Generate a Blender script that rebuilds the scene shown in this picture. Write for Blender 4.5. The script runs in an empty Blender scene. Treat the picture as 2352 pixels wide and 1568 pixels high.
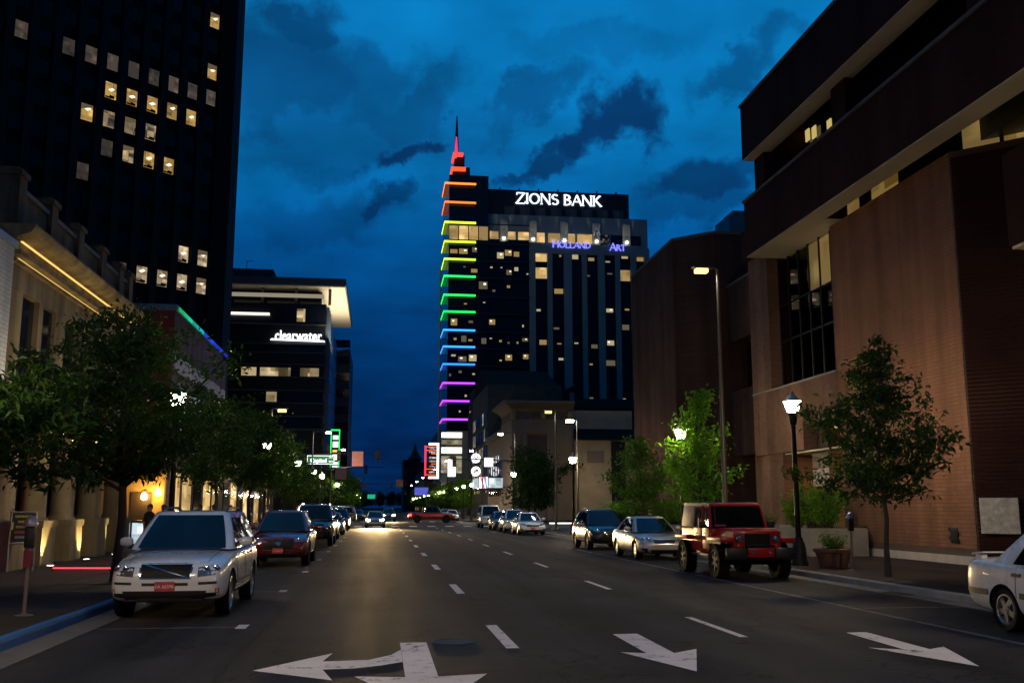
import bpy, bmesh, math, random
from mathutils import Vector, Matrix, noise as mnoise
from mathutils.bvhtree import BVHTree
R = math.radians
sc = bpy.context.scene
COL = sc.collection
# ------------------------------------------------------------------ camera
FPX = 1024 * 35 / 36; CXP, CYP = 512.0, 341.0; EYE = 1.8
PITCH = math.atan(165.8 / FPX)
YAW = math.atan(132.7 / (FPX * math.cos(PITCH) + 165.8 * math.sin(PITCH)))
cam = bpy.data.cameras.new('camera'); camo = bpy.data.objects.new('camera', cam); COL.objects.link(camo)
cam.lens = 35; cam.sensor_width = 36; cam.clip_end = 6000; cam.clip_start = .1
camo.location = (0, 0, EYE); camo.rotation_euler = (R(90) + PITCH, 0, -YAW)
sc.camera = camo
sc.render.resolution_x, sc.render.resolution_y = 1024, 682
# ------------------------------------------------------------------ colour management, sampling
sc.render.engine = 'CYCLES'
sc.view_settings.view_transform = 'Standard'; sc.view_settings.look = 'None'
sc.view_settings.exposure = 0.0; sc.view_settings.gamma = 1.0; sc.view_settings.use_curve_mapping = False
cy = sc.cycles
cy.use_denoising = True
try: cy.denoiser = 'OPENIMAGEDENOISE'
except Exception: pass
cy.sample_clamp_indirect = 3.0; cy.sample_clamp_direct = 0.0
cy.max_bounces = 6; cy.diffuse_bounces = 3; cy.glossy_bounces = 3; cy.transparent_max_bounces = 12; cy.transmission_bounces = 4
cy.caustics_reflective = False; cy.caustics_refractive = False
cy.use_light_tree = True

# ------------------------------------------------------------------ pixel -> direction (2352 px wide view of the photograph)
SP = 1024 / 2352
def ray(x, y):
    u = x * SP - CXP; v = -(y * SP - CYP)
    c, s = math.cos(PITCH), math.sin(PITCH)
    f = FPX * c - v * s; up = FPX * s + v * c
    a, b = math.cos(YAW), math.sin(YAW)
    return Vector((u * a + f * b, -u * b + f * a, up))
def GZ(x, y, z=0.0): d = ray(x, y); return Vector((0, 0, EYE)) + d * ((z - EYE) / d.z)
def GX(x, y, X): d = ray(x, y); return Vector((0, 0, EYE)) + d * (X / d.x)
def GY(x, y, Y): d = ray(x, y); return Vector((0, 0, EYE)) + d * (Y / d.y)

# ------------------------------------------------------------------ world: deep blue dusk with dark clouds
w = bpy.data.worlds.new('World'); sc.world = w; w.use_nodes = True
nt = w.node_tree; nt.nodes.clear()
def N(t, typ, **k):
    n = t.nodes.new(typ)
    for a, b in k.items(): setattr(n, a, b)
    return n
def link(t, a, b): t.links.new(a, b)
out = N(nt, 'ShaderNodeOutputWorld'); bg = N(nt, 'ShaderNodeBackground'); link(nt, bg.outputs[0], out.inputs[0])
tc = N(nt, 'ShaderNodeTexCoord'); nrm = N(nt, 'ShaderNodeVectorMath', operation='NORMALIZE'); link(nt, tc.outputs['Generated'], nrm.inputs[0])
sep = N(nt, 'ShaderNodeSeparateXYZ'); link(nt, nrm.outputs[0], sep.inputs[0])
ramp = N(nt, 'ShaderNodeValToRGB'); link(nt, sep.outputs['Z'], ramp.inputs[0])
SKY = [(0.0, (.0008, .020, .092)), (.07, (.0008, .021, .100)), (.17, (.0006, .040, .165)), (.26, (.0010, .090, .310)), (.36, (.0025, .195, .52)), (.55, (.0025, .190, .50)), (1.0, (.004, .15, .40))]
el = ramp.color_ramp.elements
while len(el) < len(SKY): el.new(.5)
for e, (p, c) in zip(el, SKY): e.position = p; e.color = (*c, 1)
# cloud layer: noise on the plane of the cloud base, so that it shrinks towards the horizon
dz = N(nt, 'ShaderNodeMath', operation='ADD'); link(nt, sep.outputs['Z'], dz.inputs[0]); dz.inputs[1].default_value = .22
pl = N(nt, 'ShaderNodeVectorMath', operation='DIVIDE'); link(nt, nrm.outputs[0], pl.inputs[0])
cmb = N(nt, 'ShaderNodeCombineXYZ')
for i in range(3): link(nt, dz.outputs[0], cmb.inputs[i])
link(nt, cmb.outputs[0], pl.inputs[1])
mp = N(nt, 'ShaderNodeMapping'); link(nt, pl.outputs[0], mp.inputs[0]); mp.inputs['Scale'].default_value = (1.0, 1.5, .0); mp.inputs['Location'].default_value = (3.1, 1.7, 0); mp.inputs['Rotation'].default_value = (0, 0, R(-25))
n1 = N(nt, 'ShaderNodeTexNoise'); link(nt, mp.outputs[0], n1.inputs['Vector']); n1.inputs['Scale'].default_value = 1.7; n1.inputs['Detail'].default_value = 8; n1.inputs['Roughness'].default_value = .55
mr = N(nt, 'ShaderNodeMapRange', interpolation_type='SMOOTHSTEP'); link(nt, n1.outputs[0], mr.inputs[0]); mr.inputs[1].default_value = .50; mr.inputs[2].default_value = .72
layer = mr.outputs[0]
# the distinct dark cumulus banks: each an ellipse of directions with a ragged, noisy outline
dn = N(nt, 'ShaderNodeTexNoise'); link(nt, nrm.outputs[0], dn.inputs['Vector']); dn.inputs['Scale'].default_value = 9; dn.inputs['Detail'].default_value = 8; dn.inputs['Roughness'].default_value = .62
ds = N(nt, 'ShaderNodeVectorMath', operation='SUBTRACT'); link(nt, dn.outputs['Color'], ds.inputs[0]); ds.inputs[1].default_value = (.5, .5, .5)
dm = N(nt, 'ShaderNodeVectorMath', operation='SCALE'); link(nt, ds.outputs[0], dm.inputs[0]); dm.inputs['Scale'].default_value = .19
da = N(nt, 'ShaderNodeVectorMath', operation='ADD'); link(nt, nrm.outputs[0], da.inputs[0]); link(nt, dm.outputs[0], da.inputs[1])
CLOUDS = [  # centre and half axes in view pixels, tilt of the long axis, density
    (1425, 275, 80, 72, 25, 1.0), (1370, 335, 110, 50, 35, 1.0), (1275, 380, 100, 38, 18, .92), (1210, 395, 45, 22, 5, .8), (925, 325, 110, 34, 22, 1.0), (890, 250, 160, 70, 18, .68),
    (895, 450, 75, 40, 12, .8), (1600, 430, 150, 66, 15, .85), (1690, 400, 90, 40, 10, .7), (700, 70, 110, 60, 35, .8), (660, 210, 190, 110, 15, .74), (800, 190, 150, 60, 25, .62), (740, 340, 220, 60, 5, .55), (1740, 150, 130, 42, 15, .6),
    (1225, 250, 150, 42, 25, .6), (1380, 110, 240, 50, 12, .35), (760, 480, 220, 50, 5, .4), (1640, 510, 160, 45, 0, .55)]
acc = None
for (px, py, ax, ay, tilt, dens) in CLOUDS:
    c = ray(px, py).normalized()
    ex = c.cross(Vector((0, 0, 1))).normalized(); ez = ex.cross(c)
    t = R(tilt); a = ex * math.cos(t) + ez * math.sin(t); b = -ex * math.sin(t) + ez * math.cos(t)
    sub = N(nt, 'ShaderNodeVectorMath', operation='SUBTRACT'); link(nt, da.outputs[0], sub.inputs[0]); sub.inputs[1].default_value = c
    d1 = N(nt, 'ShaderNodeVectorMath', operation='DOT_PRODUCT'); link(nt, sub.outputs[0], d1.inputs[0]); d1.inputs[1].default_value = a * (2317 / ax)
    d2 = N(nt, 'ShaderNodeVectorMath', operation='DOT_PRODUCT'); link(nt, sub.outputs[0], d2.inputs[0]); d2.inputs[1].default_value = b * (2317 / ay)
    d3 = N(nt, 'ShaderNodeVectorMath', operation='DOT_PRODUCT'); link(nt, nrm.outputs[0], d3.inputs[0]); d3.inputs[1].default_value = c
    cc = N(nt, 'ShaderNodeCombineXYZ'); link(nt, d1.outputs['Value'], cc.inputs[0]); link(nt, d2.outputs['Value'], cc.inputs[1])
    ln = N(nt, 'ShaderNodeVectorMath', operation='LENGTH'); link(nt, cc.outputs[0], ln.inputs[0])
    m = N(nt, 'ShaderNodeMapRange', interpolation_type='SMOOTHSTEP'); link(nt, ln.outputs['Value'], m.inputs[0])
    m.inputs[1].default_value = 1.5; m.inputs[2].default_value = .5; m.inputs[3].default_value = 0; m.inputs[4].default_value = dens
    front = N(nt, 'ShaderNodeMath', operation='GREATER_THAN'); link(nt, d3.outputs['Value'], front.inputs[0]); front.inputs[1].default_value = 0
    mu = N(nt, 'ShaderNodeMath', operation='MULTIPLY'); link(nt, m.outputs[0], mu.inputs[0]); link(nt, front.outputs[0], mu.inputs[1])
    if acc is None: acc = mu.outputs[0]
    else:
        mx = N(nt, 'ShaderNodeMath', operation='SMOOTH_MAX'); link(nt, acc, mx.inputs[0]); link(nt, mu.outputs[0], mx.inputs[1]); mx.inputs[2].default_value = .15; acc = mx.outputs[0]
lay = N(nt, 'ShaderNodeMath', operation='MULTIPLY'); link(nt, layer, lay.inputs[0]); lay.inputs[1].default_value = .50
tot = N(nt, 'ShaderNodeMath', operation='MAXIMUM'); link(nt, lay.outputs[0], tot.inputs[0]); link(nt, acc, tot.inputs[1])
n2 = N(nt, 'ShaderNodeTexNoise'); link(nt, pl.outputs[0], n2.inputs['Vector']); n2.inputs['Scale'].default_value = 5; n2.inputs['Detail'].default_value = 6
m2 = N(nt, 'ShaderNodeMapRange'); link(nt, n2.outputs[0], m2.inputs[0]); m2.inputs[1].default_value = .3; m2.inputs[2].default_value = .7; m2.inputs[3].default_value = .80; m2.inputs[4].default_value = 1.22
br = N(nt, 'ShaderNodeMix', data_type='RGBA', blend_type='MULTIPLY'); br.inputs['Factor'].default_value = 1; link(nt, ramp.outputs[0], br.inputs[6]); link(nt, m2.outputs[0], br.inputs[7])
dark = N(nt, 'ShaderNodeMix', data_type='RGBA', blend_type='MULTIPLY'); dark.inputs['Factor'].default_value = 1; link(nt, br.outputs[2], dark.inputs[6]); dark.inputs[7].default_value = (.9, .20, .27, 1)
mixc = N(nt, 'ShaderNodeMix', data_type='RGBA'); link(nt, tot.outputs[0], mixc.inputs['Factor']); link(nt, br.outputs[2], mixc.inputs[6]); link(nt, dark.outputs[2], mixc.inputs[7])
# the afterglow stands ahead, down the street: the sky fades evenly towards the night side behind
dv = N(nt, 'ShaderNodeVectorMath', operation='DOT_PRODUCT'); link(nt, nrm.outputs[0], dv.inputs[0]); dv.inputs[1].default_value = (math.sin(YAW), math.cos(YAW), 0)
fade = N(nt, 'ShaderNodeMapRange', interpolation_type='SMOOTHSTEP'); link(nt, dv.outputs['Value'], fade.inputs[0]); fade.inputs[1].default_value = -.7; fade.inputs[2].default_value = .75; fade.inputs[3].default_value = .34; fade.inputs[4].default_value = 1.0
link(nt, mixc.outputs[2], bg.inputs[0]); link(nt, fade.outputs[0], bg.inputs[1])

# ------------------------------------------------------------------ helpers
class MB:
    """collects shapes, then links them as ONE mesh object"""
    def __init__(s): s.v = []; s.f = []; s.m = []
    def add(s, vs, fs, m=0):
        o = len(s.v); s.v += [tuple(v) for v in vs]; s.f += [tuple(i + o for i in f) for f in fs]; s.m += [m] * len(fs); return s
    def box(s, x0, x1, y0, y1, z0, z1, m=0):
        return s.add([(x0, y0, z0), (x1, y0, z0), (x1, y1, z0), (x0, y1, z0), (x0, y0, z1), (x1, y0, z1), (x1, y1, z1), (x0, y1, z1)],
                     [(0, 3, 2, 1), (4, 5, 6, 7), (0, 1, 5, 4), (1, 2, 6, 5), (2, 3, 7, 6), (3, 0, 4, 7)], m)
    def obox(s, c, ax, ay, az, m=0):      # box from its centre and three half-axis vectors
        c, ax, ay, az = map(Vector, (c, ax, ay, az))
        vs = [c + ax * i + ay * j + az * k for k in (-1, 1) for (i, j) in ((-1, -1), (1, -1), (1, 1), (-1, 1))]
        return s.add(vs, [(0, 3, 2, 1), (4, 5, 6, 7), (0, 1, 5, 4), (1, 2, 6, 5), (2, 3, 7, 6), (3, 0, 4, 7)], m)
    def prism(s, pts, z0, z1, m=0):       # plan polygon, counter-clockwise
        n = len(pts)
        vs = [(x, y, z0) for x, y in pts] + [(x, y, z1) for x, y in pts]
        fs = [tuple(range(n - 1, -1, -1)), tuple(range(n, 2 * n))] + [(i, (i + 1) % n, (i + 1) % n + n, i + n) for i in range(n)]
        return s.add(vs, fs, m)
    def ext(s, pts, d, m=0):              # 3-D polygon extruded along d
        n = len(pts); pts = [Vector(p) for p in pts]; d = Vector(d)
        return s.add(pts + [p + d for p in pts], [tuple(range(n - 1, -1, -1)), tuple(range(n, 2 * n))] + [(i, (i + 1) % n, (i + 1) % n + n, i + n) for i in range(n)], m)
    def tube(s, pts, rad, seg=8, m=0, caps=True):
        pts = [Vector(p) for p in pts]; n = len(pts)
        rad = rad if isinstance(rad, (list, tuple)) else [rad] * n
        vs = []; up = None
        for i, p in enumerate(pts):
            t = (pts[min(i + 1, n - 1)] - pts[max(i - 1, 0)]).normalized()
            a = t.orthogonal().normalized() if up is None else (up - t * up.dot(t)).normalized()
            up = a; b = t.cross(a)
            vs += [p + (a * math.cos(2 * math.pi * k / seg) + b * math.sin(2 * math.pi * k / seg)) * rad[i] for k in range(seg)]
        fs = [(i * seg + k, i * seg + (k + 1) % seg, (i + 1) * seg + (k + 1) % seg, (i + 1) * seg + k) for i in range(n - 1) for k in range(seg)]
        if caps: fs += [tuple(range(seg - 1, -1, -1)), tuple(range((n - 1) * seg, n * seg))]
        return s.add(vs, fs, m)
    def lathe(s, prof, c=(0, 0, 0), seg=16, m=0, axis='z', caps=True):
        vs = []; fs = []
        for (r, h) in prof:
            for k in range(seg):
                a = 2 * math.pi * k / seg; x, y = r * math.cos(a), r * math.sin(a)
                p = {'z': (x, y, h), 'x': (h, x, y), 'y': (y, h, x)}[axis]
                vs.append((p[0] + c[0], p[1] + c[1], p[2] + c[2]))
        n = len(prof)
        fs = [(i * seg + k, i * seg + (k + 1) % seg, (i + 1) * seg + (k + 1) % seg, (i + 1) * seg + k) for i in range(n - 1) for k in range(seg)]
        if caps: fs += [tuple(range(seg - 1, -1, -1)), tuple(range((n - 1) * seg, n * seg))]
        return s.add(vs, fs, m)
    def mesh(s, name, mats, smooth=None):
        me = bpy.data.meshes.new(name); me.from_pydata(s.v, [], s.f)
        for mt in (mats if isinstance(mats, (list, tuple)) else [mats]): me.materials.append(mt)
        me.polygons.foreach_set('material_index', s.m)
        if smooth is not None:
            me.polygons.foreach_set('use_smooth', [True] * len(s.f)); me.set_sharp_from_angle(angle=R(smooth))
        me.update(); return me
    def build(s, name, mats, parent=None, smooth=None):
        return mk(name, s.mesh(name, mats, smooth), parent)
def mk(name, me, parent=None):
    o = bpy.data.objects.new(name, me); COL.objects.link(o)
    if parent is not None: o.parent = parent
    return o
def tag(o, label=None, cat=None, group=None, kind=None):
    if label: o['label'] = label
    if cat: o['category'] = cat
    if group: o['group'] = group
    if kind: o['kind'] = kind
    return o
def thing(name, label, cat, loc=(0, 0, 0), rz=0.0, group=None):
    o = bpy.data.objects.new(name, None); COL.objects.link(o); o.location = loc; o.rotation_euler = (0, 0, rz)
    o.empty_display_size = .2
    return tag(o, label, cat, group)
def struct(o): o['kind'] = 'structure'; return o
KIDS = {}
def kids(o): return [c for c in COL.objects if c.parent == o]
def dup(src, loc, rz=0.0, label=None, group=None, scale=None):
    def cp(o, par):
        c = o.copy(); COL.objects.link(c)
        if par is not None: c.parent = par
        for ch in o.children: cp(ch, c)
        return c
    r = cp(src, None); r.location = loc; r.rotation_euler = (0, 0, rz)
    if scale: r.scale = scale if hasattr(scale, '__len__') else (scale,) * 3
    if label: r['label'] = label
    if group: r['group'] = group
    return r
def lit(parent, name, typ, loc, energy, color, rot=(0, 0, 0), **k):
    l = bpy.data.lights.new(name, typ); l.energy = energy; l.color = color
    for a, b in k.items(): setattr(l, a, b)
    o = bpy.data.objects.new(name, l); COL.objects.link(o); o.location = loc; o.rotation_euler = rot
    if parent is not None: o.parent = parent
    return o

# ------------------------------------------------------------------ materials
MT = {}
def M(name, col=(.5, .5, .5), rough=.6, metal=0.0, noise=None, bump=None, emit=None, coat=0.0, spec=.5, space='Object', rnd=0.0, streak=0.0):
    if name in MT: return MT[name]
    m = bpy.data.materials.new(name); m.use_nodes = True; t = m.node_tree; p = t.nodes['Principled BSDF']
    p.inputs['Base Color'].default_value = (*col, 1); p.inputs['Roughness'].default_value = rough; p.inputs['Metallic'].default_value = metal
    p.inputs['Coat Weight'].default_value = coat; p.inputs['Coat Roughness'].default_value = .04; p.inputs['Specular IOR Level'].default_value = spec
    if space == 'World': vec = N(t, 'ShaderNodeNewGeometry').outputs['Position']
    else: vec = N(t, 'ShaderNodeTexCoord').outputs['Object']
    if noise:                              # (scale, amount): base colour drifts lighter and darker
        sc_, amt = noise[:2]
        n = N(t, 'ShaderNodeTexNoise'); link(t, vec, n.inputs['Vector']); n.inputs['Scale'].default_value = sc_; n.inputs['Detail'].default_value = 6; n.inputs['Roughness'].default_value = .65
        r = N(t, 'ShaderNodeMapRange'); link(t, n.outputs[0], r.inputs[0]); r.inputs[1].default_value = .25; r.inputs[2].default_value = .75; r.inputs[3].default_value = 1 - amt; r.inputs[4].default_value = 1 + amt
        x = N(t, 'ShaderNodeMix', data_type='RGBA', blend_type='MULTIPLY'); x.inputs['Factor'].default_value = 1; x.inputs[6].default_value = (*col, 1); link(t, r.outputs[0], x.inputs[7])
        cout = x.outputs[2]
        if streak:                         # rain streaks and grime running down the face
            mp_ = N(t, 'ShaderNodeMapping'); mp_.inputs['Scale'].default_value = (1.4, 1.4, .10); link(t, vec, mp_.inputs[0]); ns = N(t, 'ShaderNodeTexNoise'); ns.inputs['Scale'].default_value = 1.0; ns.inputs['Detail'].default_value = 6; link(t, mp_.outputs[0], ns.inputs['Vector'])
            rs_ = N(t, 'ShaderNodeMapRange'); link(t, ns.outputs[0], rs_.inputs[0]); rs_.inputs[1].default_value = .35; rs_.inputs[2].default_value = .65; rs_.inputs[3].default_value = 1 - streak; rs_.inputs[4].default_value = 1 + streak * .5
            x4 = N(t, 'ShaderNodeMix', data_type='RGBA', blend_type='MULTIPLY'); x4.inputs['Factor'].default_value = 1; link(t, cout, x4.inputs[6]); link(t, rs_.outputs[0], x4.inputs[7]); cout = x4.outputs[2]
        if rnd:
            oi = N(t, 'ShaderNodeObjectInfo'); r3 = N(t, 'ShaderNodeMapRange'); link(t, oi.outputs['Random'], r3.inputs[0]); r3.inputs[3].default_value = 1 - rnd; r3.inputs[4].default_value = 1 + rnd
            x2 = N(t, 'ShaderNodeMix', data_type='RGBA', blend_type='MULTIPLY'); x2.inputs['Factor'].default_value = 1; link(t, cout, x2.inputs[6]); link(t, r3.outputs[0], x2.inputs[7]); cout = x2.outputs[2]
        link(t, cout, p.inputs['Base Color'])
        r2 = N(t, 'ShaderNodeMapRange'); link(t, n.outputs[0], r2.inputs[0]); r2.inputs[3].default_value = max(.02, rough - .12); r2.inputs[4].default_value = min(1, rough + .12); link(t, r2.outputs[0], p.inputs['Roughness'])
    if bump:
        n = N(t, 'ShaderNodeTexNoise'); link(t, vec, n.inputs['Vector']); n.inputs['Scale'].default_value = bump[0]; n.inputs['Detail'].default_value = 4
        b = N(t, 'ShaderNodeBump'); b.inputs['Strength'].default_value = bump[1]; b.inputs['Distance'].default_value = .02; link(t, n.outputs[0], b.inputs['Height']); link(t, b.outputs[0], p.inputs['Normal'])
    if emit:
        p.inputs['Emission Color'].default_value = (*emit[0], 1); p.inputs['Emission Strength'].default_value = emit[1]
    MT[name] = m; return m
def brickmat(name, c1, c2, mort, scale=1.0, rough=.85):
    m = bpy.data.materials.new(name); m.use_nodes = True; t = m.node_tree; p = t.nodes['Principled BSDF']; p.inputs['Roughness'].default_value = rough; p.inputs['Specular IOR Level'].default_value = .06
    g = N(t, 'ShaderNodeNewGeometry'); s1 = N(t, 'ShaderNodeSeparateXYZ'); link(t, g.outputs['Position'], s1.inputs[0])
    ad = N(t, 'ShaderNodeMath', operation='ADD'); link(t, s1.outputs[0], ad.inputs[0]); link(t, s1.outputs[1], ad.inputs[1])
    c = N(t, 'ShaderNodeCombineXYZ'); link(t, ad.outputs[0], c.inputs[0]); link(t, s1.outputs[2], c.inputs[1])
    b = N(t, 'ShaderNodeTexBrick'); link(t, c.outputs[0], b.inputs['Vector']); b.inputs['Scale'].default_value = scale
    b.inputs['Brick Width'].default_value = .31; b.inputs['Row Height'].default_value = .12; b.inputs['Mortar Size'].default_value = .009
    for i, q in enumerate((c1, c2, mort)): b.inputs[('Color1', 'Color2', 'Mortar')[i]].default_value = (*q, 1)
    n = N(t, 'ShaderNodeTexNoise'); link(t, g.outputs['Position'], n.inputs['Vector']); n.inputs['Scale'].default_value = .35; n.inputs['Detail'].default_value = 6
    r = N(t, 'ShaderNodeMapRange'); link(t, n.outputs[0], r.inputs[0]); r.inputs[1].default_value = .3; r.inputs[2].default_value = .7; r.inputs[3].default_value = .75; r.inputs[4].default_value = 1.2
    x = N(t, 'ShaderNodeMix', data_type='RGBA', blend_type='MULTIPLY'); x.inputs['Factor'].default_value = 1; link(t, b.outputs[0], x.inputs[6]); link(t, r.outputs[0], x.inputs[7]); mp_ = N(t, 'ShaderNodeMapping'); mp_.inputs['Scale'].default_value = (1.1, 1.1, .09); link(t, g.outputs['Position'], mp_.inputs[0]); ns = N(t, 'ShaderNodeTexNoise'); ns.inputs['Scale'].default_value = 1.0; ns.inputs['Detail'].default_value = 6; link(t, mp_.outputs[0], ns.inputs['Vector'])
    rs_ = N(t, 'ShaderNodeMapRange'); link(t, ns.outputs[0], rs_.inputs[0]); rs_.inputs[1].default_value = .35; rs_.inputs[2].default_value = .65; rs_.inputs[3].default_value = .72; rs_.inputs[4].default_value = 1.15
    x4 = N(t, 'ShaderNodeMix', data_type='RGBA', blend_type='MULTIPLY'); x4.inputs['Factor'].default_value = 1; link(t, x.outputs[2], x4.inputs[6]); link(t, rs_.outputs[0], x4.inputs[7]); link(t, x4.outputs[2], p.inputs['Base Color'])
    bp = N(t, 'ShaderNodeBump'); bp.invert = True; bp.inputs['Strength'].default_value = .5; bp.inputs['Distance'].default_value = .01; link(t, b.outputs['Fac'], bp.inputs['Height']); link(t, bp.outputs[0], p.inputs['Normal'])
    MT[name] = m; return m
def glow(name, col, s): return M(name, (.02, .02, .02), .4, emit=(col, s))
def litwin(name, c_dim, c_bright, strength, scale=1.4, hole=.45):
    """a lit office window: uneven warm interior, brighter lamps, darker furniture; each pane differs"""
    m = bpy.data.materials.new(name); m.use_nodes = True; t = m.node_tree; p = t.nodes['Principled BSDF']; p.inputs['Base Color'].default_value = (.01, .01, .012, 1); p.inputs['Roughness'].default_value = .08
    tcn = N(t, 'ShaderNodeTexCoord'); oi = N(t, 'ShaderNodeObjectInfo')
    off = N(t, 'ShaderNodeVectorMath', operation='SCALE'); cx = N(t, 'ShaderNodeCombineXYZ')
    for i in range(3): link(t, oi.outputs['Random'], cx.inputs[i])
    link(t, cx.outputs[0], off.inputs[0]); off.inputs['Scale'].default_value = 57.3
    ad = N(t, 'ShaderNodeVectorMath', operation='ADD'); link(t, tcn.outputs['Object'], ad.inputs[0]); link(t, off.outputs[0], ad.inputs[1])
    n = N(t, 'ShaderNodeTexNoise'); link(t, ad.outputs[0], n.inputs['Vector']); n.inputs['Scale'].default_value = scale * .6; n.inputs['Detail'].default_value = 2
    v = N(t, 'ShaderNodeTexVoronoi', distance='CHEBYCHEV'); link(t, ad.outputs[0], v.inputs['Vector']); v.inputs['Scale'].default_value = scale
    sn = N(t, 'ShaderNodeVectorMath', operation='SNAP'); link(t, ad.outputs[0], sn.inputs[0]); sn.inputs[1].default_value = (.55 / scale, .55 / scale, .42 / scale)
    wn_ = N(t, 'ShaderNodeTexWhiteNoise', noise_dimensions='3D'); link(t, sn.outputs[0], wn_.inputs['Vector'])
    bl_ = N(t, 'ShaderNodeMath', operation='MULTIPLY_ADD'); link(t, wn_.outputs['Value'], bl_.inputs[0]); bl_.inputs[1].default_value = .34
    b2_ = N(t, 'ShaderNodeMath', operation='MULTIPLY_ADD'); link(t, n.outputs[0], b2_.inputs[0]); b2_.inputs[1].default_value = .66; b2_.inputs[2].default_value = 0; link(t, b2_.outputs[0], bl_.inputs[2])
    r = N(t, 'ShaderNodeValToRGB'); link(t, bl_.outputs[0], r.inputs[0]); r.color_ramp.elements[0].position = hole - .1; r.color_ramp.elements[0].color = (*c_dim, 1); r.color_ramp.elements[1].position = hole + .10; r.color_ramp.elements[1].color = (*c_bright, 1)
    vr = N(t, 'ShaderNodeMapRange'); link(t, v.outputs['Distance'], vr.inputs[0]); vr.inputs[1].default_value = .05; vr.inputs[2].default_value = .35; vr.inputs[3].default_value = 1.6; vr.inputs[4].default_value = .75
    x = N(t, 'ShaderNodeMix', data_type='RGBA', blend_type='MULTIPLY'); x.inputs['Factor'].default_value = 1; link(t, r.outputs[0], x.inputs[6]); link(t, vr.outputs[0], x.inputs[7])
    link(t, x.outputs[2], p.inputs['Emission Color'])
    st = N(t, 'ShaderNodeMapRange'); link(t, oi.outputs['Random'], st.inputs[0]); st.inputs[3].default_value = strength * .55; st.inputs[4].default_value = strength * 1.3
    link(t, st.outputs[0], p.inputs['Emission Strength'])
    MT[name] = m; return m
def clearglass(name, tint=.75, rough=.02):
    m = bpy.data.materials.new(name); m.use_nodes = True; t = m.node_tree; t.nodes.clear()
    o = N(t, 'ShaderNodeOutputMaterial'); mx = N(t, 'ShaderNodeMixShader'); tr = N(t, 'ShaderNodeBsdfTransparent'); gl = N(t, 'ShaderNodeBsdfGlossy'); fr = N(t, 'ShaderNodeFresnel')
    tr.inputs[0].default_value = (tint, tint, tint * .98, 1); gl.inputs['Roughness'].default_value = rough; fr.inputs[0].default_value = 1.5
    link(t, fr.outputs[0], mx.inputs[0]); link(t, tr.outputs[0], mx.inputs[1]); link(t, gl.outputs[0], mx.inputs[2]); link(t, mx.outputs[0], o.inputs[0]); MT[name] = m; return m
def leafmat(name, c):
    m = bpy.data.materials.new(name); m.use_nodes = True; t = m.node_tree; t.nodes.clear()
    o = N(t, 'ShaderNodeOutputMaterial'); g = N(t, 'ShaderNodeNewGeometry')
    n = N(t, 'ShaderNodeTexNoise'); link(t, g.outputs['Position'], n.inputs['Vector']); n.inputs['Scale'].default_value = 2.2; n.inputs['Detail'].default_value = 5
    r = N(t, 'ShaderNodeValToRGB'); link(t, n.outputs[0], r.inputs[0])
    r.color_ramp.elements[0].position = .3; r.color_ramp.elements[0].color = (c[0] * .5, c[1] * .55, c[2] * .6, 1); r.color_ramp.elements[1].position = .7; r.color_ramp.elements[1].color = (c[0] * 1.35, c[1] * 1.25, c[2], 1)
    d = N(t, 'ShaderNodeBsdfPrincipled'); d.inputs['Roughness'].default_value = .5; d.inputs['Specular IOR Level'].default_value = .22; tl = N(t, 'ShaderNodeBsdfTranslucent'); mx = N(t, 'ShaderNodeMixShader'); mx.inputs[0].default_value = .35
    link(t, r.outputs[0], d.inputs['Base Color']); link(t, r.outputs[0], tl.inputs[0]); link(t, d.outputs[0], mx.inputs[1]); link(t, tl.outputs[0], mx.inputs[2]); link(t, mx.outputs[0], o.inputs[0]); MT[name] = m; return m

concrete = M('concrete', (.23, .22, .205), .85, noise=(.9, .25), bump=(14, .3), space='World', spec=.08)
concrete_dk = M('concrete_dark', (.12, .115, .11), .85, noise=(.8, .3), bump=(14, .3), space='World', spec=.08)
slabm = M('paving', (.042, .035, .031), .78, noise=(1.3, .3), bump=(20, .25), space='World', spec=.08, rnd=.16)
slabr = M('paving_brick', (.040, .028, .024), .78, noise=(1.3, .3), bump=(20, .25), space='World', spec=.08, rnd=.16)
kerbm = M('kerb_concrete', (.24, .23, .22), .8, noise=(1.5, .3), bump=(18, .3), space='World', spec=.08)
kerbblue = M('kerb_blue_paint', (.02, .10, .27), .6, noise=(2.5, .35), bump=(18, .2), space='World')
black = M('black_metal', (.012, .012, .013), .45, .4, noise=(5, .2))
blackp = M('black_plastic', (.012, .012, .012), .55, noise=(9, .2))
steel = M('galvanised_steel', (.32, .32, .32), .45, .8, noise=(4, .2))
darkglass = M('dark_glass', (.008, .010, .014), .06, 0, spec=.6)
roofglass = M('facade_glass', (.010, .013, .018), .12, 0, noise=(.25, .3), spec=.55)
rubber = M('rubber', (.008, .008, .008), .9, noise=(10, .25), spec=.15)
whitepaint = M('white_paint', (.62, .62, .6), .5, noise=(3, .12))
LAMPW = glow('lamp_glass_lit', (1.0, .78, .50), 390)
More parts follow.
